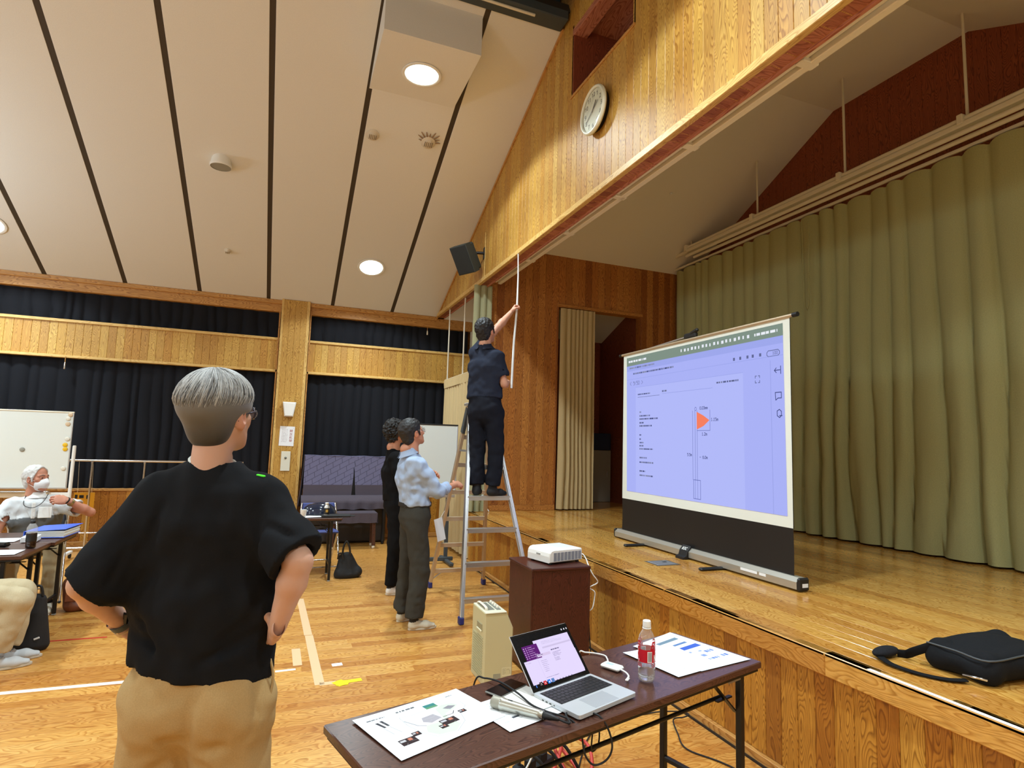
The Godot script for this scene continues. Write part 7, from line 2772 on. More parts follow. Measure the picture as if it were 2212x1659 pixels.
func hair_cap(o: Node3D, T: Transform3D, m: Material, grow: Vector3, cell: float, sd: int, bald := 0.0, tuft := 0.008) -> void:
	var f := Field.new(Vector3(-0.15, -0.15, -0.18), Vector3(0.15, 0.2, 0.15), cell)
	f.ell(Vector3(0, 0.034, -0.016), Vector3(0.077, 0.092, 0.098) + grow, Basis(), 0.01)
	f.ell(Vector3(0, -0.045, -0.055), Vector3(0.064, 0.06, 0.05), Basis(), 0.03)
	var n := FastNoiseLite.new()
	n.seed = sd
	n.frequency = 26.0
	n.fractal_octaves = 2
	f.wrinkle(n, tuft)
	f.ell(Vector3(0, -0.045 + bald * 0.6, 0.13), Vector3(0.092, 0.108 + bald, 0.115 + bald), Basis(), 0.012, 1)
	for s in [-1, 1]:
		f.ell(Vector3(s * 0.1, -0.035, 0.015), Vector3(0.036, 0.045, 0.038), Basis(), 0.01, 1)
		f.cap(Vector3(s * 0.082, 0.01, 0.025), Vector3(s * 0.08, -0.03, 0.028), 0.009, 0.006, 0.006)
	f.plane(Vector3(0, -0.095, 0), Vector3.DOWN)
	f.ell(Vector3(0, -0.1, 0.02), Vector3(0.075, 0.07, 0.07), Basis(), 0.01, 1)
	var mb := MB.new()
	mb.T = T
	f.skin(mb)
	put("hair", mb, m, o)


func look(dir: Vector3, at: Vector3, roll := 0.0) -> Transform3D:
	var z := dir.normalized()
	var x := UP.cross(z).normalized()
	return Transform3D(Basis(x, z.cross(x), z) * Basis(Vector3.BACK, roll), at)


func settle(o: Node3D) -> void:
	for c in o.get_children():
		c.position -= o.position


func ring_band(o: Node3D, called: String, c: Vector3, ax: Vector3, r: float, w: float, m: Material) -> void:
	var y := ax.normalized()
	var x := y.cross(Vector3(0.3, 0.2, 0.9)).normalized()
	var mb := MB.new()
	mb.T = Transform3D(Basis(x, y, x.cross(y)), c)
	mb.lathe([Vector2(r - 0.002, -w * 0.5), Vector2(r, -w * 0.5), Vector2(r, w * 0.5), Vector2(r - 0.002, w * 0.5)], 24)
	put(called, mb, m, o)


func collar(o: Node3D, nb: Vector3, up: Vector3, fwd: Vector3, m: Material, r := 0.066) -> void:
	var y := up.normalized()
	var z := (fwd - y * fwd.dot(y)).normalized()
	var mb := MB.new()
	mb.T = Transform3D(Basis(y.cross(z), y, z), nb)
	mb.sheet(32, 5, func(u, v):
		var a: float = lerpf(-PI + 0.35, PI - 0.35, u) + PI
		var flare: float = r + 0.004 + 0.028 * v * v
		return Vector3(-sin(a + PI) * flare, 0.03 - 0.05 * v - 0.012 * cos(a), -cos(a + PI) * flare * -1.0))
	put("collar", mb, m, o)


func cloth_part(o: Node3D, called: String, f: Field, m: Material) -> MB:
	var mb := MB.new()
	f.skin(mb)
	put(called, mb, m, o)
	return mb


func people() -> void:
	ripple = FastNoiseLite.new()
	ripple.seed = 9
	ripple.frequency = 6.5
	ripple.fractal_octaves = 2
	man_in_front()
	man_on_ladder()
	man_in_blue()
	man_in_black()
	masked_man()
	seated_man()


func man_in_front() -> void:
	var at := Vector3(-0.185, 0, -2.06)
	var o := thing("person", "grey haired person in a loose black T-shirt and khaki trousers, hands on hips, back turned", "person", at, 0.0, "people in the hall")
	var sk := lin(204, 160, 138)
	var sd := Vector3(0.906, 0, 0.423)
	var fw := Vector3(0.423, 0, -0.906)
	var J := {
		"nb": Vector3(-0.19, 1.475, -2.03), "sl": Vector3(-0.335, 1.37, -2.09), "sr": Vector3(-0.045, 1.385, -1.985), "el": Vector3(-0.512, 1.135, -2.09), "er": Vector3(0.068, 1.225, -1.835),
		"wl": Vector3(-0.432, 0.978, -2.235), "wr": Vector3(0.022, 1.025, -1.895), "hl": Vector3(-0.285, 0.83, -2.13), "hr": Vector3(-0.085, 0.83, -2.035), "kl": Vector3(-0.30, 0.46, -2.16), "kr": Vector3(-0.075, 0.46, -2.05),
		"al": Vector3(-0.31, 0.09, -2.16), "ar": Vector3(-0.06, 0.09, -2.04),
	}
	var H := look(Vector3(0.56, 0.13, -0.82), Vector3(-0.185, 1.645, -2.025), 0.02)
	var mb := MB.new()
	body_into(mb, J, sk, 0.011)
	head_into(mb, H, sk, 0.0038)
	hand_into(mb, J.wr, Vector3(-0.12, -0.28, -0.75), Vector3(-0.92, 0.0, -0.05), 1.0, [0.35, 0.4, 0.45, 0.5], [Vector3(0.042, 0.03, 0.03), Vector3(0.055, 0.045, 0.06), Vector3(0.06, 0.055, 0.088)], sk)
	hand_into(mb, J.wl, Vector3(0.55, -0.35, -0.3), Vector3(0.55, 0.2, 0.5), -1.0, [0.25, 0.3, 0.3, 0.35], THUMB_OPEN, sk)
	put("body", mb, M.skin, o)
	face_parts(o, H, c8(70, 66, 64))
	glasses(o, H, mat(c8(40, 42, 60), 0.25), 0.0034)
	# hair: a smooth mass, then locks combed down from the crown
	var f := Field.new(Vector3(-0.14, -0.15, -0.17), Vector3(0.14, 0.18, 0.13), 0.005)
	f.ell(Vector3(0, 0.042, -0.02), Vector3(0.098, 0.098, 0.122), Basis(), 0.01)
	f.ell(Vector3(0, -0.04, -0.045), Vector3(0.068, 0.066, 0.056), Basis(), 0.03)
	f.ell(Vector3(0, -0.055, 0.135), Vector3(0.088, 0.115, 0.1), Basis(), 0.012, 1)
	for s in [-1, 1]:
		f.ell(Vector3(s * 0.108, -0.045, 0.012), Vector3(0.04, 0.052, 0.045), Basis(), 0.012, 1)
	f.plane(Vector3(0, -0.098, 0), Vector3.DOWN)
	var t := MB.new()
	f.skin(t)
	for i in t.v.size():
		var k := smoothstep(-0.09, 0.06, t.v[i].y)
		t.c[i] = lin(44, 42, 42).lerp(lin(112, 112, 112), k)
	mb = MB.new()
	append(mb, t, H)
	var hm := mat(Color.WHITE, 0.5, 0, 0.5)
	hm.vertex_color_use_as_albedo = true
	hm.rim_enabled = true
	hm.rim = 0.3
	put("hair", mb, hm, o)
	var g := RandomNumberGenerator.new()
	g.seed = 4
	mb = MB.new()
	mb.T = H
	for k in 1500:
		var az := g.randf_range(-PI, PI)
		var l0 := g.randf_range(0.03, 1.2)
		var l1 := minf(l0 + g.randf_range(0.5, 1.2), 2.2 if absf(az) > 0.9 else 1.35)
		if l1 < l0 + 0.15:
			continue
		var tone := pow(g.randf(), 1.3)
		var deep := clampf((l0 + l1) * 0.5 - 0.85, 0.0, 1.0)
		mb.col = lin(206, 208, 208).lerp(lin(74, 74, 76), clampf(tone * 0.75 + deep * 0.55, 0, 1))
		var P := []
		var out := g.randf_range(0.0, 0.0045)
		var sway := g.randf_range(-0.12, 0.12)
		for j in 6:
			var u := j / 5.0
			var la := lerpf(l0, l1, u)
			var a := az + sway * u + 0.15 * sin(la * 2.0)
			var dd := Vector3(sin(a) * sin(la), cos(la), cos(a) * sin(la))
			var p := Vector3(0, 0.042, -0.02) + dd * (Vector3(0.098, 0.098, 0.122) + Vector3.ONE * (out + 0.0012))
			if la > 1.45:
				p += Vector3(-dd.x * 0.03, 0, -dd.z * 0.03) * (la - 1.45) * 0.9
			P.append(p)
		var pe: Vector3 = P[5]
		if pe.z > 0.045 and pe.y < 0.05:
			continue
		if absf(pe.x) > 0.07 and pe.z > -0.04 and pe.y < -0.0:
			continue
		var r := g.randf_range(0.0008, 0.0017)
		mb.tube(P, [r * 0.6, r, r, r, r * 0.8, r * 0.3], 4, false)
	var strands := put("hair_locks", mb, hm, o)
	strands.set_meta("kind", "stuff")

	# T-shirt
	f = Field.new(Vector3(-0.68, 0.80, -2.40), Vector3(0.24, 1.56, -1.66), 0.0085)
	f.cap(Vector3(-0.178, 0.84, -2.08), Vector3(-0.182, 1.08, -2.075), 0.222, 0.218, 0.05, 0.64, sd)
	f.cap(Vector3(-0.182, 1.08, -2.075), Vector3(-0.187, 1.30, -2.05), 0.218, 0.20, 0.05, 0.64, sd)
	f.plane(Vector3(-0.178, 0.872, -2.08), Vector3(-0.10, -1, -0.02).normalized())
	f.cap(Vector3(-0.315, 1.365, -2.08), Vector3(-0.065, 1.378, -1.985), 0.085, 0.085, 0.06)
	f.cap(Vector3(-0.187, 1.35, -2.045), Vector3(-0.19, 1.452, -2.03), 0.12, 0.072, 0.06)
	f.cap(Vector3(-0.19, 1.455, -2.03), Vector3(-0.335, 1.395, -2.085), 0.05, 0.05, 0.05)
	f.cap(Vector3(-0.19, 1.455, -2.03), Vector3(-0.04, 1.405, -1.98), 0.05, 0.05, 0.05)
	# sleeves
	f.cap(Vector3(-0.325, 1.355, -2.085), Vector3(-0.50, 1.128, -2.072), 0.083, 0.083, 0.045, 0.92, Vector3(0.8, -0.6, 0), 0, true)
	f.cap(Vector3(-0.33, 1.28, -2.08), Vector3(-0.455, 1.14, -2.072), 0.07, 0.062, 0.05, 1.0, Vector3.ZERO, 0, true)
	f.cap(Vector3(-0.488, 1.142, -2.073), Vector3(-0.55, 1.06, -2.07), 0.05, 0.056, 0.004, 1.0, Vector3.ZERO, 1)
	f.cap(Vector3(-0.055, 1.36, -1.985), Vector3(0.064, 1.232, -1.852), 0.083, 0.078, 0.045, 0.95, Vector3(0.6, 0.75, 0), 0, true)
	f.cap(Vector3(0.036, 1.262, -1.884), Vector3(0.064, 1.232, -1.852), 0.086, 0.086, 0.01, 0.95, Vector3(0.6, 0.75, 0), 0, true)
	f.cap(Vector3(0.052, 1.246, -1.866), Vector3(0.10, 1.19, -1.81), 0.05, 0.054, 0.004, 1.0, Vector3.ZERO, 1)
	# folds
	for q in [
		[Vector3(-0.30, 1.40, -1.98), Vector3(-0.36, 1.17, -1.98), 0.018, 0.012], [Vector3(-0.35, 1.28, -1.99), Vector3(-0.40, 1.12, -2.0), 0.014, 0.014], [Vector3(-0.385, 1.26, -2.0), Vector3(-0.44, 1.13, -2.0), 0.013, 0.010],
		[Vector3(-0.06, 1.40, -1.88), Vector3(-0.02, 1.16, -1.87), 0.016, 0.014], [Vector3(-0.03, 1.33, -1.87), Vector3(0.06, 1.29, -1.80), 0.014, 0.012], [Vector3(-0.02, 1.27, -1.88), Vector3(0.05, 1.25, -1.80), 0.012, 0.010],
		[Vector3(0.0, 1.18, -1.90), Vector3(-0.06, 1.0, -1.90), 0.018, 0.014], [Vector3(-0.02, 1.06, -1.9), Vector3(-0.14, 0.98, -1.92), 0.02, 0.012], [Vector3(0.0, 1.02, -1.92), Vector3(-0.20, 0.925, -1.94), 0.018, 0.014],
		[Vector3(-0.36, 1.10, -2.05), Vector3(-0.28, 0.93, -2.0), 0.02, 0.012], [Vector3(-0.39, 1.0, -2.08), Vector3(-0.25, 0.96, -1.98), 0.018, 0.010],
		[Vector3(-0.25, 1.36, -1.94), Vector3(-0.12, 1.36, -1.9), 0.05, 0.006], [Vector3(-0.2, 1.2, -1.93), Vector3(-0.22, 0.98, -1.94), 0.03, 0.006], [Vector3(-0.12, 1.25, -1.9), Vector3(-0.1, 1.05, -1.91), 0.025, 0.007],
		[Vector3(-0.36, 0.92, -2.1), Vector3(-0.05, 0.93, -1.95), 0.016, 0.008], [Vector3(-0.37, 0.895, -2.1), Vector3(0.0, 0.92, -1.95), 0.018, -0.010]]:
		f.fold(q[0], q[1], q[2], q[3])
	f.wrinkle(ripple, 0.010)
	f.ell(Vector3(-0.19, 1.515, -2.03), Vector3(0.069, 0.055, 0.069), Basis(), 0.006, 1)
	cloth_part(o, "shirt", f, cloth(c8(27, 28, 31), 0.92, 0.03, 0.06))
	mb = MB.new()
	var P := []
	for k in 25:
		var a := TAU * k / 24.0
		P.append(Vector3(-0.19 + cos(a) * 0.069, 1.485 - 0.016 * cos(a - 1.1), -2.03 + sin(a) * 0.069))
	mb.tube(P, 0.0065, 8)
	put("neck_band", mb, cloth(c8(30, 31, 34), 0.9, 0.02), o)
	mb = MB.new()
	P = []
	for k in 25:
		var a := TAU * k / 24.0
		P.append(Vector3(-0.193 + cos(a) * 0.063, 1.498 - 0.016 * cos(a - 1.1), -2.03 + sin(a) * 0.063))
	mb.tube(P, 0.006, 8)
	put("undershirt_collar", mb, mat(c8(214, 222, 220), 0.8), o)
	mb = MB.new()
	mb.box(Vector3(-0.052, 1.462, -1.945), Vector3(0.026, 0.006, 0.012), 0.002, Basis(UP, -0.4) * Basis(Vector3.BACK, -0.15))
	put("green_tab", mb, mat(c8(90, 255, 60), 0.4), o)
	# trousers
	f = Field.new(Vector3(-0.48, 0.0, -2.36), Vector3(0.12, 0.98, -1.82), 0.0095)
	f.cap(Vector3(-0.18, 0.95, -2.08), Vector3(-0.182, 0.80, -2.08), 0.188, 0.205, 0.03, 0.68, sd)
	f.plane(Vector3(-0.18, 0.945, -2.08), UP)
	f.ell(Vector3(-0.255, 0.79, -2.06), Vector3(0.10, 0.12, 0.09), Basis(), 0.06)
	f.ell(Vector3(-0.095, 0.79, -2.0), Vector3(0.10, 0.12, 0.09), Basis(), 0.06)
	f.cap(Vector3(-0.275, 0.78, -2.12), Vector3(-0.305, 0.40, -2.15), 0.122, 0.098, 0.045)
	f.cap(Vector3(-0.09, 0.78, -2.04), Vector3(-0.065, 0.40, -2.05), 0.122, 0.098, 0.045)
	f.cap(Vector3(-0.305, 0.40, -2.15), Vector3(-0.31, 0.06, -2.15), 0.098, 0.082, 0.03)
	f.cap(Vector3(-0.065, 0.40, -2.05), Vector3(-0.06, 0.06, -2.04), 0.098, 0.082, 0.03)
	for q in [
		[Vector3(-0.19, 0.84, -1.93), Vector3(-0.20, 0.62, -1.96), 0.018, 0.016], [Vector3(-0.19, 0.70, -1.94), Vector3(-0.31, 0.74, -2.03), 0.02, 0.012], [Vector3(-0.19, 0.68, -1.94), Vector3(-0.08, 0.71, -1.92), 0.02, 0.012],
		[Vector3(-0.20, 0.66, -1.97), Vector3(-0.32, 0.60, -2.06), 0.02, 0.012], [Vector3(-0.18, 0.66, -1.96), Vector3(-0.06, 0.58, -1.94), 0.02, 0.012], [Vector3(-0.33, 0.9, -2.06), Vector3(-0.31, 0.68, -2.04), 0.016, 0.006],
		[Vector3(-0.02, 0.9, -1.94), Vector3(-0.03, 0.7, -1.93), 0.016, 0.008], [Vector3(-0.19, 0.94, -1.94), Vector3(-0.19, 0.80, -1.93), 0.007, 0.006]]:
		f.fold(q[0], q[1], q[2], q[3])
	f.wrinkle(ripple, 0.010)
	var km := cloth(c8(186, 156, 108), 0.9, 0.03, 0.05)
	cloth_part(o, "trousers", f, km)
	mb = MB.new()
	mb.tube(spline([Vector3(0.005, 0.93, -1.985), Vector3(0.022, 0.86, -1.975), Vector3(0.012, 0.79, -1.965)]), 0.004, 6)
	put("pocket_edge", mb, km, o)
	# wrist things
	var fa: Vector3 = (J.wl - J.el).normalized()
	ring_band(o, "watch_strap", J.wl - fa * 0.012, fa, 0.033, 0.022, M.steel)
	mb = MB.new()
	mb.box(J.wl - fa * 0.012 + Vector3(0.012, 0.018, 0.028), Vector3(0.034, 0.04, 0.01), 0.004, Basis(Vector3(0.75, -0.55, -0.35).normalized(), 0.5))
	put("watch_case", mb, M.blackgloss, o)
	ring_band(o, "wrist_band", J.wl + fa * 0.018, fa, 0.0335, 0.02, mat(c8(206, 176, 130), 0.6))
	for q in [[J.al, Vector3(-0.22, 0, -2.36)], [J.ar, Vector3(0.04, 0, -2.24)]]:
		shoe(o, q[0], q[1], 0.0, M.white, M.white, null)
	settle(o)


func man_on_ladder() -> void:
	var at := Vector3(1.85, 1.08, -5.46)
	var o := thing("person", "person in navy polo and trousers standing on the stepladder, reaching up with a rod", "person", at, 0.0, "people in the hall")
	var sk := lin(206, 152, 126)
	var J := {
		"nb": Vector3(1.825, 2.535, -5.51), "sl": Vector3(1.77, 2.475, -5.63), "sr": Vector3(1.925, 2.43, -5.40), "el": Vector3(2.025, 2.79, -5.69), "er": Vector3(1.995, 2.165, -5.37),
		"wl": Vector3(2.185, 2.975, -5.74), "wr": Vector3(2.075, 2.18, -5.54), "hl": Vector3(1.79, 1.90, -5.55), "hr": Vector3(1.915, 1.90, -5.43), "kl": Vector3(1.80, 1.52, -5.53), "kr": Vector3(1.955, 1.52, -5.42),
		"al": Vector3(1.79, 1.165, -5.49), "ar": Vector3(1.925, 1.165, -5.41), "hem": Vector3(1.842, 2.02, -5.50), "waist": Vector3(1.845, 2.06, -5.50),
	}
	var H := look(Vector3(0.78, 0.28, -0.5), Vector3(1.838, 2.70, -5.525))
	var mb := MB.new()
	body_into(mb, J, sk, 0.013)
	head_into(mb, H, sk, 0.005)
	var rd := Vector3(0.115, 0.98, -0.15).normalized()
	hand_into(mb, J.wr, Vector3(0.6, 0.15, -0.75), Vector3(-0.6, 0.2, -0.5), 1.0, [1.15, 1.2, 1.2, 1.2], THUMB_GRIP, sk, 0.0035)
	hand_into(mb, J.wl, Vector3(0.5, 0.75, -0.3), Vector3(0.75, -0.5, 0.25), -1.0, [1.15, 1.2, 1.2, 1.2], THUMB_GRIP, sk, 0.0035)
	put("body", mb, M.skin, o)
	face_parts(o, H, c8(24, 22, 22))
	hair_cap(o, H, mat(c8(26, 25, 27), 0.6), Vector3(0.015, 0.018, 0.014), 0.006, 3, 0.0, 0.008)
	var S := {"w": 0.178, "wh": 0.182, "q": 0.72, "sleeve": 0.72, "sleeve_l": 0.5, "rs": 0.066, "side": Vector3(0.66, 0, 0.75)}
	var navy := cloth(c8(40, 45, 60), 0.85, 0.04, 0.05)
	cloth_part(o, "polo_shirt", shirt_field(J, S, 0.011), navy)
	collar(o, J.nb, Vector3(0, 1, 0), Vector3(0.75, 0, -0.66), navy)
	var T := {"wt": 0.165, "rt": 0.092, "qt": 0.82, "ra": 0.82}
	cloth_part(o, "trousers", trouser_field(J, T, 0.012), cloth(c8(27, 29, 38), 0.85, 0.04, 0.05))
	mb = MB.new()
	for q in [[J.al, Vector3(1.88, 0, -5.66)], [J.ar, Vector3(2.09, 0, -5.475)]]:
		var a: Vector3 = q[0]
		var d := Vector3(q[1].x - a.x, 0, q[1].z - a.z).normalized()
		var f := Field.new(a - Vector3(0.26, 0.12, 0.26), a + Vector3(0.26, 0.1, 0.26), 0.009)
		f.cap(a + UP * 0.02, a - UP * 0.04, 0.042, 0.042, 0.02)
		f.cap(a - UP * 0.05 - d * 0.03, a - UP * 0.058 + d * 0.1, 0.035, 0.034, 0.03)
		f.cap(a - UP * 0.058 + d * 0.1, a - UP * 0.066 + d * 0.16, 0.034, 0.022, 0.02)
		f.plane(Vector3(0, 1.079, 0), Vector3.DOWN)
		mb = MB.new()
		f.skin(mb)
		put("sock", mb, M.rubber, o)
	settle(o)


func man_in_blue() -> void:
	var at := Vector3(1.12, 0, -5.17)
	var o := thing("person", "person in pale blue shirt and dark trousers steadying the ladder with one hand", "person", at, 0.0, "people in the hall")
	var sk := lin(198, 140, 112)
	var J := {
		"nb": Vector3(1.035, 1.475, -5.17), "sl": Vector3(1.075, 1.385, -5.32), "sr": Vector3(1.08, 1.38, -5.02), "el": Vector3(1.14, 1.12, -5.40), "er": Vector3(1.285, 1.165, -5.02),
		"wl": Vector3(1.22, 0.92, -5.38), "wr": Vector3(1.50, 1.195, -5.215), "hl": Vector3(1.12, 0.93, -5.26), "hr": Vector3(1.125, 0.93, -5.08), "kl": Vector3(1.115, 0.50, -5.29), "kr": Vector3(1.17, 0.49, -5.07),
		"al": Vector3(1.08, 0.09, -5.32), "ar": Vector3(1.135, 0.09, -5.06), "hem": Vector3(1.124, 1.03, -5.17), "waist": Vector3(1.124, 1.06, -5.17),
	}
	var H := look(Vector3(0.9, 0.30, -0.28), Vector3(1.07, 1.655, -5.175))
	var mb := MB.new()
	body_into(mb, J, sk, 0.013)
	head_into(mb, H, sk, 0.005)
	hand_into(mb, J.wr, Vector3(0.66, 0.06, -0.72), Vector3(-0.35, -0.75, -0.35), 1.0, [0.45, 0.5, 0.55, 0.6], THUMB_OPEN, sk, 0.0035)
	hand_into(mb, J.wl, Vector3(0.1, -1, 0), Vector3(0, 0, 1), -1.0, [0.2, 0.25, 0.3, 0.3], THUMB_REST, sk, 0.004)
	put("body", mb, M.skin, o)
	face_parts(o, H, c8(30, 28, 28))
	glasses(o, H, mat(c8(200, 204, 206), 0.2, 0.8), 0.0022)
	hair_cap(o, H, mat(c8(30, 29, 31), 0.55), Vector3(0.010, 0.010, 0.016), 0.006, 5, 0.022, 0.006)
	var S := {"w": 0.178, "wh": 0.168, "q": 0.76, "sleeve": 1.55, "rs": 0.068, "side": Vector3(0, 0, 1), "rough": 0.022}
	var blue := cloth(c8(172, 190, 218), 0.85, 0.04, 0.04)
	var f := shirt_field(J, S, 0.010)
	for k in 5:
		f.fold(Vector3(1.0 + k * 0.035, 1.32 - k * 0.02, -5.03), Vector3(1.05 + k * 0.045, 1.08, -5.02), 0.013, 0.008 * (1 if k % 2 else -1))
	cloth_part(o, "shirt", f, blue)
	collar(o, J.nb, Vector3(-0.2, 1, 0), Vector3(1, 0, 0), blue)
	var T := {"wt": 0.148, "rt": 0.098, "qt": 0.9, "ra": 0.78}
	cloth_part(o, "trousers", trouser_field(J, T, 0.012), cloth(c8(66, 64, 58), 0.9, 0.04, 0.06))
	mb = MB.new()
	mb.T = Transform3D(Basis(), Vector3(1.124, 1.035, -5.17))
	mb.lathe([Vector2(0.150, -0.018), Vector2(0.153, -0.016), Vector2(0.153, 0.016), Vector2(0.150, 0.018)], 32, Transform3D(), Vector2(0.94, 1.02))
	put("belt", mb, M.black, o)
	var sm := mat(c8(206, 196, 172), 0.7)
	shoe(o, J.ar, Vector3(1.4, 0, -5.08), 0.0, sm, sm, M.rubber)
	shoe(o, J.al, Vector3(1.3, 0, -5.42), 0.0, sm, sm, M.rubber)
	settle(o)


func man_in_black() -> void:
	var at := Vector3(1.15, 0, -6.3)
	var o := thing("person", "person with bushy black hair, all in black, half hidden behind the one in blue", "person", at, 0.0, "people in the hall")
	var sk := lin(200, 142, 114)
	var J := {
		"nb": Vector3(1.10, 1.48, -6.3), "sl": Vector3(1.14, 1.39, -6.45), "sr": Vector3(1.12, 1.39, -6.15), "el": Vector3(1.2, 1.12, -6.5), "er": Vector3(1.165, 1.155, -6.08),
		"wl": Vector3(1.35, 1.0, -6.5), "wr": Vector3(1.42, 1.245, -6.06), "hl": Vector3(1.17, 0.92, -6.39), "hr": Vector3(1.16, 0.92, -6.21), "kl": Vector3(1.19, 0.5, -6.4), "kr": Vector3(1.17, 0.5, -6.22),
		"al": Vector3(1.18, 0.09, -6.42), "ar": Vector3(1.14, 0.09, -6.24), "hem": Vector3(1.15, 0.95, -6.3), "waist": Vector3(1.15, 1.0, -6.3),
	}
	var H := look(Vector3(0.9, 0.22, -0.35), Vector3(1.125, 1.665, -6.3))
	var mb := MB.new()
	body_into(mb, J, sk, 0.014)
	head_into(mb, H, sk, 0.006)
	hand_into(mb, J.wr, Vector3(0.97, 0.1, 0.0), Vector3(-0.1, -0.6, 0.8), 1.0, [0.55, 0.65, 0.75, 0.8], THUMB_REST, sk, 0.004)
	hand_into(mb, J.wl, Vector3(0.9, 0.1, 0.1), Vector3(0, -1, 0), -1.0, [0.4, 0.4, 0.4, 0.4], THUMB_REST, sk, 0.0045)
	put("body", mb, M.skin, o)
	face_parts(o, H, c8(24, 22, 22))
	hair_cap(o, H, mat(c8(24, 22, 22), 0.65), Vector3(0.022, 0.028, 0.026), 0.007, 8, 0.0, 0.022)
	var bk := cloth(c8(22, 22, 24), 0.92, 0.04, 0.05)
	cloth_part(o, "shirt", shirt_field(J, {"w": 0.17, "wh": 0.17, "q": 0.72, "sleeve": 0.75, "rs": 0.064, "side": Vector3(0.1, 0, 1)}, 0.013), bk)
	cloth_part(o, "trousers", trouser_field(J, {"wt": 0.148, "rt": 0.086, "qt": 0.85, "ra": 0.78}, 0.013), bk)
	shoe(o, J.ar, Vector3(1.4, 0, -6.2), 0.0, M.white, M.cream, M.rubber)
	shoe(o, J.al, Vector3(1.44, 0, -6.45), 0.0, M.white, M.cream, M.rubber)
	settle(o)


func masked_man() -> void:
	var at := Vector3(-2.08, 0, -6.85)
	var o := thing("person", "seated white haired person in a white face mask and white and grey polo", "person", at, 0.0, "people in the hall")
	var sk := lin(196, 136, 110)
	var J := {
		"nb": Vector3(-2.10, 0.962, -6.78), "sl": Vector3(-1.945, 0.895, -6.845), "sr": Vector3(-2.255, 0.875, -6.70), "el": Vector3(-1.635, 0.82, -6.68), "er": Vector3(-2.31, 0.65, -6.58),
		"wl": Vector3(-1.79, 0.94, -6.55), "wr": Vector3(-2.17, 0.56, -6.42), "hl": Vector3(-2.0, 0.52, -6.90), "hr": Vector3(-2.18, 0.52, -6.88), "kl": Vector3(-1.83, 0.52, -6.47), "kr": Vector3(-2.12, 0.52, -6.43),
		"al": Vector3(-1.81, 0.09, -6.40), "ar": Vector3(-2.12, 0.09, -6.36), "hem": Vector3(-2.09, 0.55, -6.86), "waist": Vector3(-2.09, 0.62, -6.87),
	}
	var H := look(Vector3(0.86, 0.12, 0.40), Vector3(-2.105, 1.125, -6.76), -0.04)
	var mb := MB.new()
	body_into(mb, J, sk, 0.014)
	head_into(mb, H, sk, 0.0055)
	hand_into(mb, J.wl, Vector3(-0.95, 0.12, 0.15), Vector3(0.1, -0.45, -0.85), -1.0, [0.5, 0.6, 0.65, 0.7], THUMB_REST, sk, 0.004)
	hand_into(mb, J.wr, Vector3(0.3, -0.1, 0.9), Vector3(0, -1, 0), 1.0, [0.3, 0.3, 0.3, 0.3], THUMB_REST, sk, 0.0045)
	put("body", mb, M.skin, o)
	face_parts(o, H, c8(120, 112, 106))
	hair_cap(o, H, mat(c8(206, 204, 200), 0.6), Vector3(0.008, 0.006, 0.014), 0.006, 12, 0.03, 0.006)
	# mask
	var f := Field.new(Vector3(-0.09, -0.14, -0.02), Vector3(0.09, 0.02, 0.14), 0.006)
	f.ell(Vector3(0, -0.055, 0.035), Vector3(0.066, 0.066, 0.072), Basis(), 0.01)
	f.cap(Vector3(0, -0.018, 0.095), Vector3(0, -0.045, 0.107), 0.014, 0.016, 0.03)
	f.plane(Vector3(0, -0.008, 0.1), Vector3(0, 0.85, -0.3).normalized())
	f.plane(Vector3(0, 0, 0.022), Vector3(0, 0, -1))
	for k in 3:
		f.fold(Vector3(-0.055, -0.04 - k * 0.02, 0.08), Vector3(0.055, -0.04 - k * 0.02, 0.08), 0.006, 0.003)
	mb = MB.new()
	mb.T = H
	f.skin(mb)
	put("face_mask", mb, mat(c8(236, 238, 240), 0.85), o)
	mb = MB.new()
	mb.T = H
	for s in [-1, 1]:
		mb.tube(spline([Vector3(s * 0.06, -0.03, 0.05), Vector3(s * 0.075, -0.012, 0.02), Vector3(s * 0.086, -0.002, -0.014), Vector3(s * 0.084, -0.03, -0.02), Vector3(s * 0.068, -0.07, 0.02), Vector3(s * 0.058, -0.085, 0.045)], 4), 0.002, 5)
	put("ear_loop", mb, M.white, o)
	f = shirt_field(J, {"w": 0.19, "wh": 0.205, "q": 0.78, "sleeve": 0.62, "rs": 0.075, "side": Vector3(-0.89, 0, 0.45), "rough": 0.02}, 0.011)
	mb = MB.new()
	f.skin(mb)
	for i in mb.v.size():
		var p := mb.v[i]
		mb.c[i] = lin(226, 230, 232)
		if p.y < 0.775 + 0.12 * clampf((p.x + 2.2) * 0.6, 0, 0.5) and p.x > -2.25 and p.x < -1.88:
			mb.c[i] = lin(112, 116, 118)
	var sm := cloth(Color.WHITE, 0.9, 0.04, 0.03)
	sm.vertex_color_use_as_albedo = true
	put("polo_shirt", mb, sm, o)
	collar(o, J.nb, Vector3(0, 1, 0), Vector3(0.5, 0, 0.87), M.white)
	mb = MB.new()
	mb.box(Vector3(-1.985, 0.825, -6.665), Vector3(0.10, 0.10, 0.006), 0.003, Basis(UP, 0.25) * Basis(Vector3.RIGHT, -0.2))
	put("pocket", mb, M.white, o)
	mb = MB.new()
	mb.box(Vector3(-2.065, 0.845, -6.635), Vector3(0.028, 0.14, 0.008), 0.003, Basis(UP, 0.45) * Basis(Vector3.RIGHT, -0.12))
	put("button_placket", mb, M.white, o)
	mb = MB.new()
	mb.tube(spline([Vector3(-2.16, 0.98, -6.73), Vector3(-2.14, 0.90, -6.63), Vector3(-2.06, 0.875, -6.60), Vector3(-2.0, 0.92, -6.63), Vector3(-1.99, 0.99, -6.72)], 5), 0.003, 6)
	put("glasses_cord", mb, M.black, o)
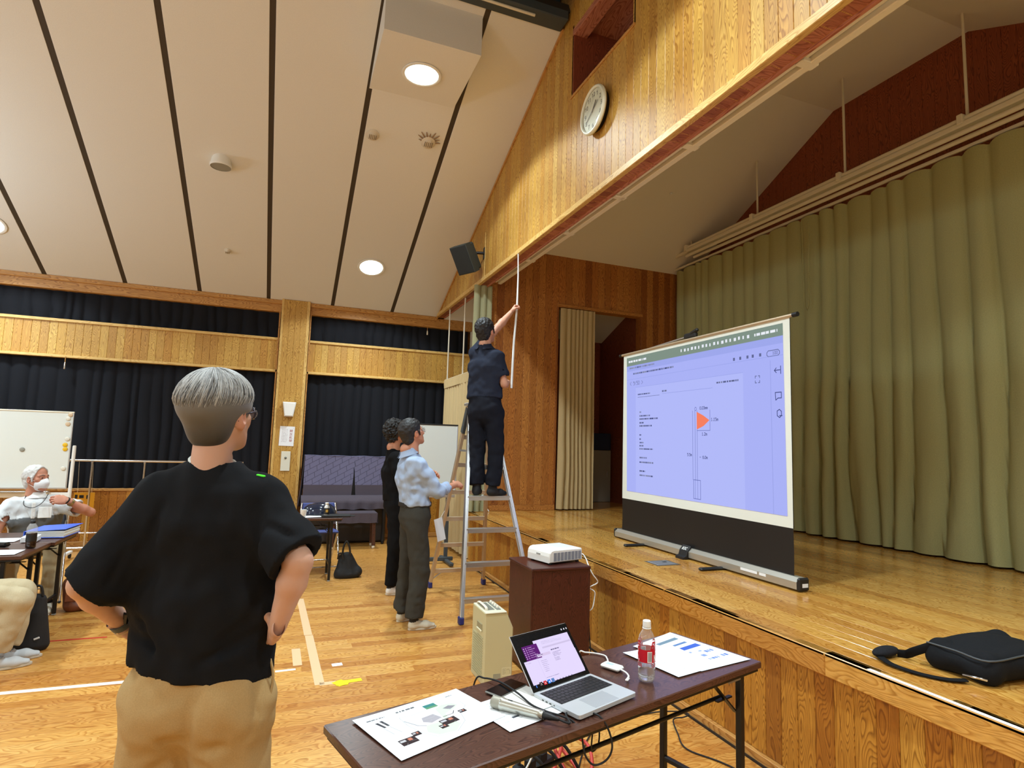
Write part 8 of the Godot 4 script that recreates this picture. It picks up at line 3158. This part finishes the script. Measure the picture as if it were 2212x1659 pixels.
	cloth_part(o, "trousers", trouser_field(J, {"wt": 0.165, "rt": 0.086, "qt": 0.8, "ra": 0.78}, 0.014), cloth(c8(186, 168, 132), 0.9, 0.04, 0.05))
	var fa: Vector3 = (J.wl - J.el).normalized()
	ring_band(o, "wristwatch", J.wl - fa * 0.035, fa, 0.034, 0.022, mat(c8(160, 140, 90), 0.35, 0.7))
	ring_band(o, "bracelet", J.wl + fa * 0.005, fa, 0.031, 0.012, M.black)
	shoe(o, J.al, Vector3(-1.76, 0, -6.0), 0.0, M.cream, M.cream, M.rubber)
	shoe(o, J.ar, Vector3(-2.1, 0, -6.0), 0.0, M.cream, M.cream, M.rubber)
	settle(o)


func seated_man() -> void:
	var at := Vector3(-2.12, 0, -4.9)
	var o := thing("person", "seated person in beige trousers and grey slip-on shoes, at the picture's left side", "person", at, 0.0, "people in the hall")
	var sk := lin(200, 142, 116)
	var J := {
		"nb": Vector3(-2.14, 1.0, -4.92), "sl": Vector3(-2.12, 0.92, -5.08), "sr": Vector3(-2.12, 0.92, -4.76), "el": Vector3(-2.02, 0.66, -5.12), "er": Vector3(-2.05, 0.66, -4.74),
		"wl": Vector3(-1.86, 0.60, -5.06), "wr": Vector3(-1.9, 0.60, -4.82), "hl": Vector3(-2.08, 0.52, -5.0), "hr": Vector3(-2.08, 0.52, -4.84), "kl": Vector3(-1.60, 0.46, -5.10), "kr": Vector3(-1.575, 0.445, -4.95),
		"al": Vector3(-1.66, 0.12, -5.12), "ar": Vector3(-1.665, 0.13, -4.96), "hem": Vector3(-2.12, 0.56, -4.92), "waist": Vector3(-2.11, 0.62, -4.92),
	}
	var H := look(Vector3(0.95, 0.1, -0.2), Vector3(-2.12, 1.18, -4.92))
	var mb := MB.new()
	body_into(mb, J, sk, 0.014)
	head_into(mb, H, sk, 0.007)
	hand_into(mb, J.wl, Vector3(0.9, -0.25, 0.1), Vector3(0, -1, 0), -1.0, [0.3, 0.3, 0.3, 0.3], THUMB_REST, sk, 0.005)
	hand_into(mb, J.wr, Vector3(0.9, -0.25, -0.1), Vector3(0, -1, 0), 1.0, [0.3, 0.3, 0.3, 0.3], THUMB_REST, sk, 0.005)
	put("body", mb, M.skin, o)
	face_parts(o, H, c8(40, 38, 36))
	hair_cap(o, H, mat(c8(60, 58, 58), 0.6), Vector3(0.012, 0.012, 0.014), 0.008, 15)
	cloth_part(o, "shirt", shirt_field(J, {"w": 0.175, "wh": 0.18, "q": 0.75, "sleeve": 0.7, "rs": 0.066, "side": Vector3(0, 0, 1)}, 0.014), cloth(c8(150, 152, 156), 0.9, 0.04, 0.05))
	var f := trouser_field(J, {"wt": 0.165, "rt": 0.098, "qt": 0.9, "ra": 0.86}, 0.010)
	for k in 4:
		f.fold(Vector3(-1.62 - k * 0.02, 0.40 + k * 0.025, -4.87), Vector3(-1.74, 0.36 + k * 0.05, -4.87), 0.012, 0.010)
	cloth_part(o, "trousers", f, cloth(c8(200, 184, 150), 0.9, 0.04, 0.05))
	var gs := mat(c8(196, 200, 202), 0.75)
	shoe(o, J.ar + Vector3(0, 0, 0), Vector3(-1.40, 0, -5.06), 0.0, gs, mat(c8(206, 198, 180), 0.7), null)
	shoe(o, J.al, Vector3(-1.42, 0, -5.2), 0.0, gs, mat(c8(206, 198, 180), 0.7), null)
	settle(o)


func _ready() -> void:
	rng.seed = 7
	view()
	materials()
	room()
	downlights()
	curtains()
	fittings()
	back_furniture()
	ladder()
	presentation()
	front_table()
	left_tables()
	floor_marks()
	people()
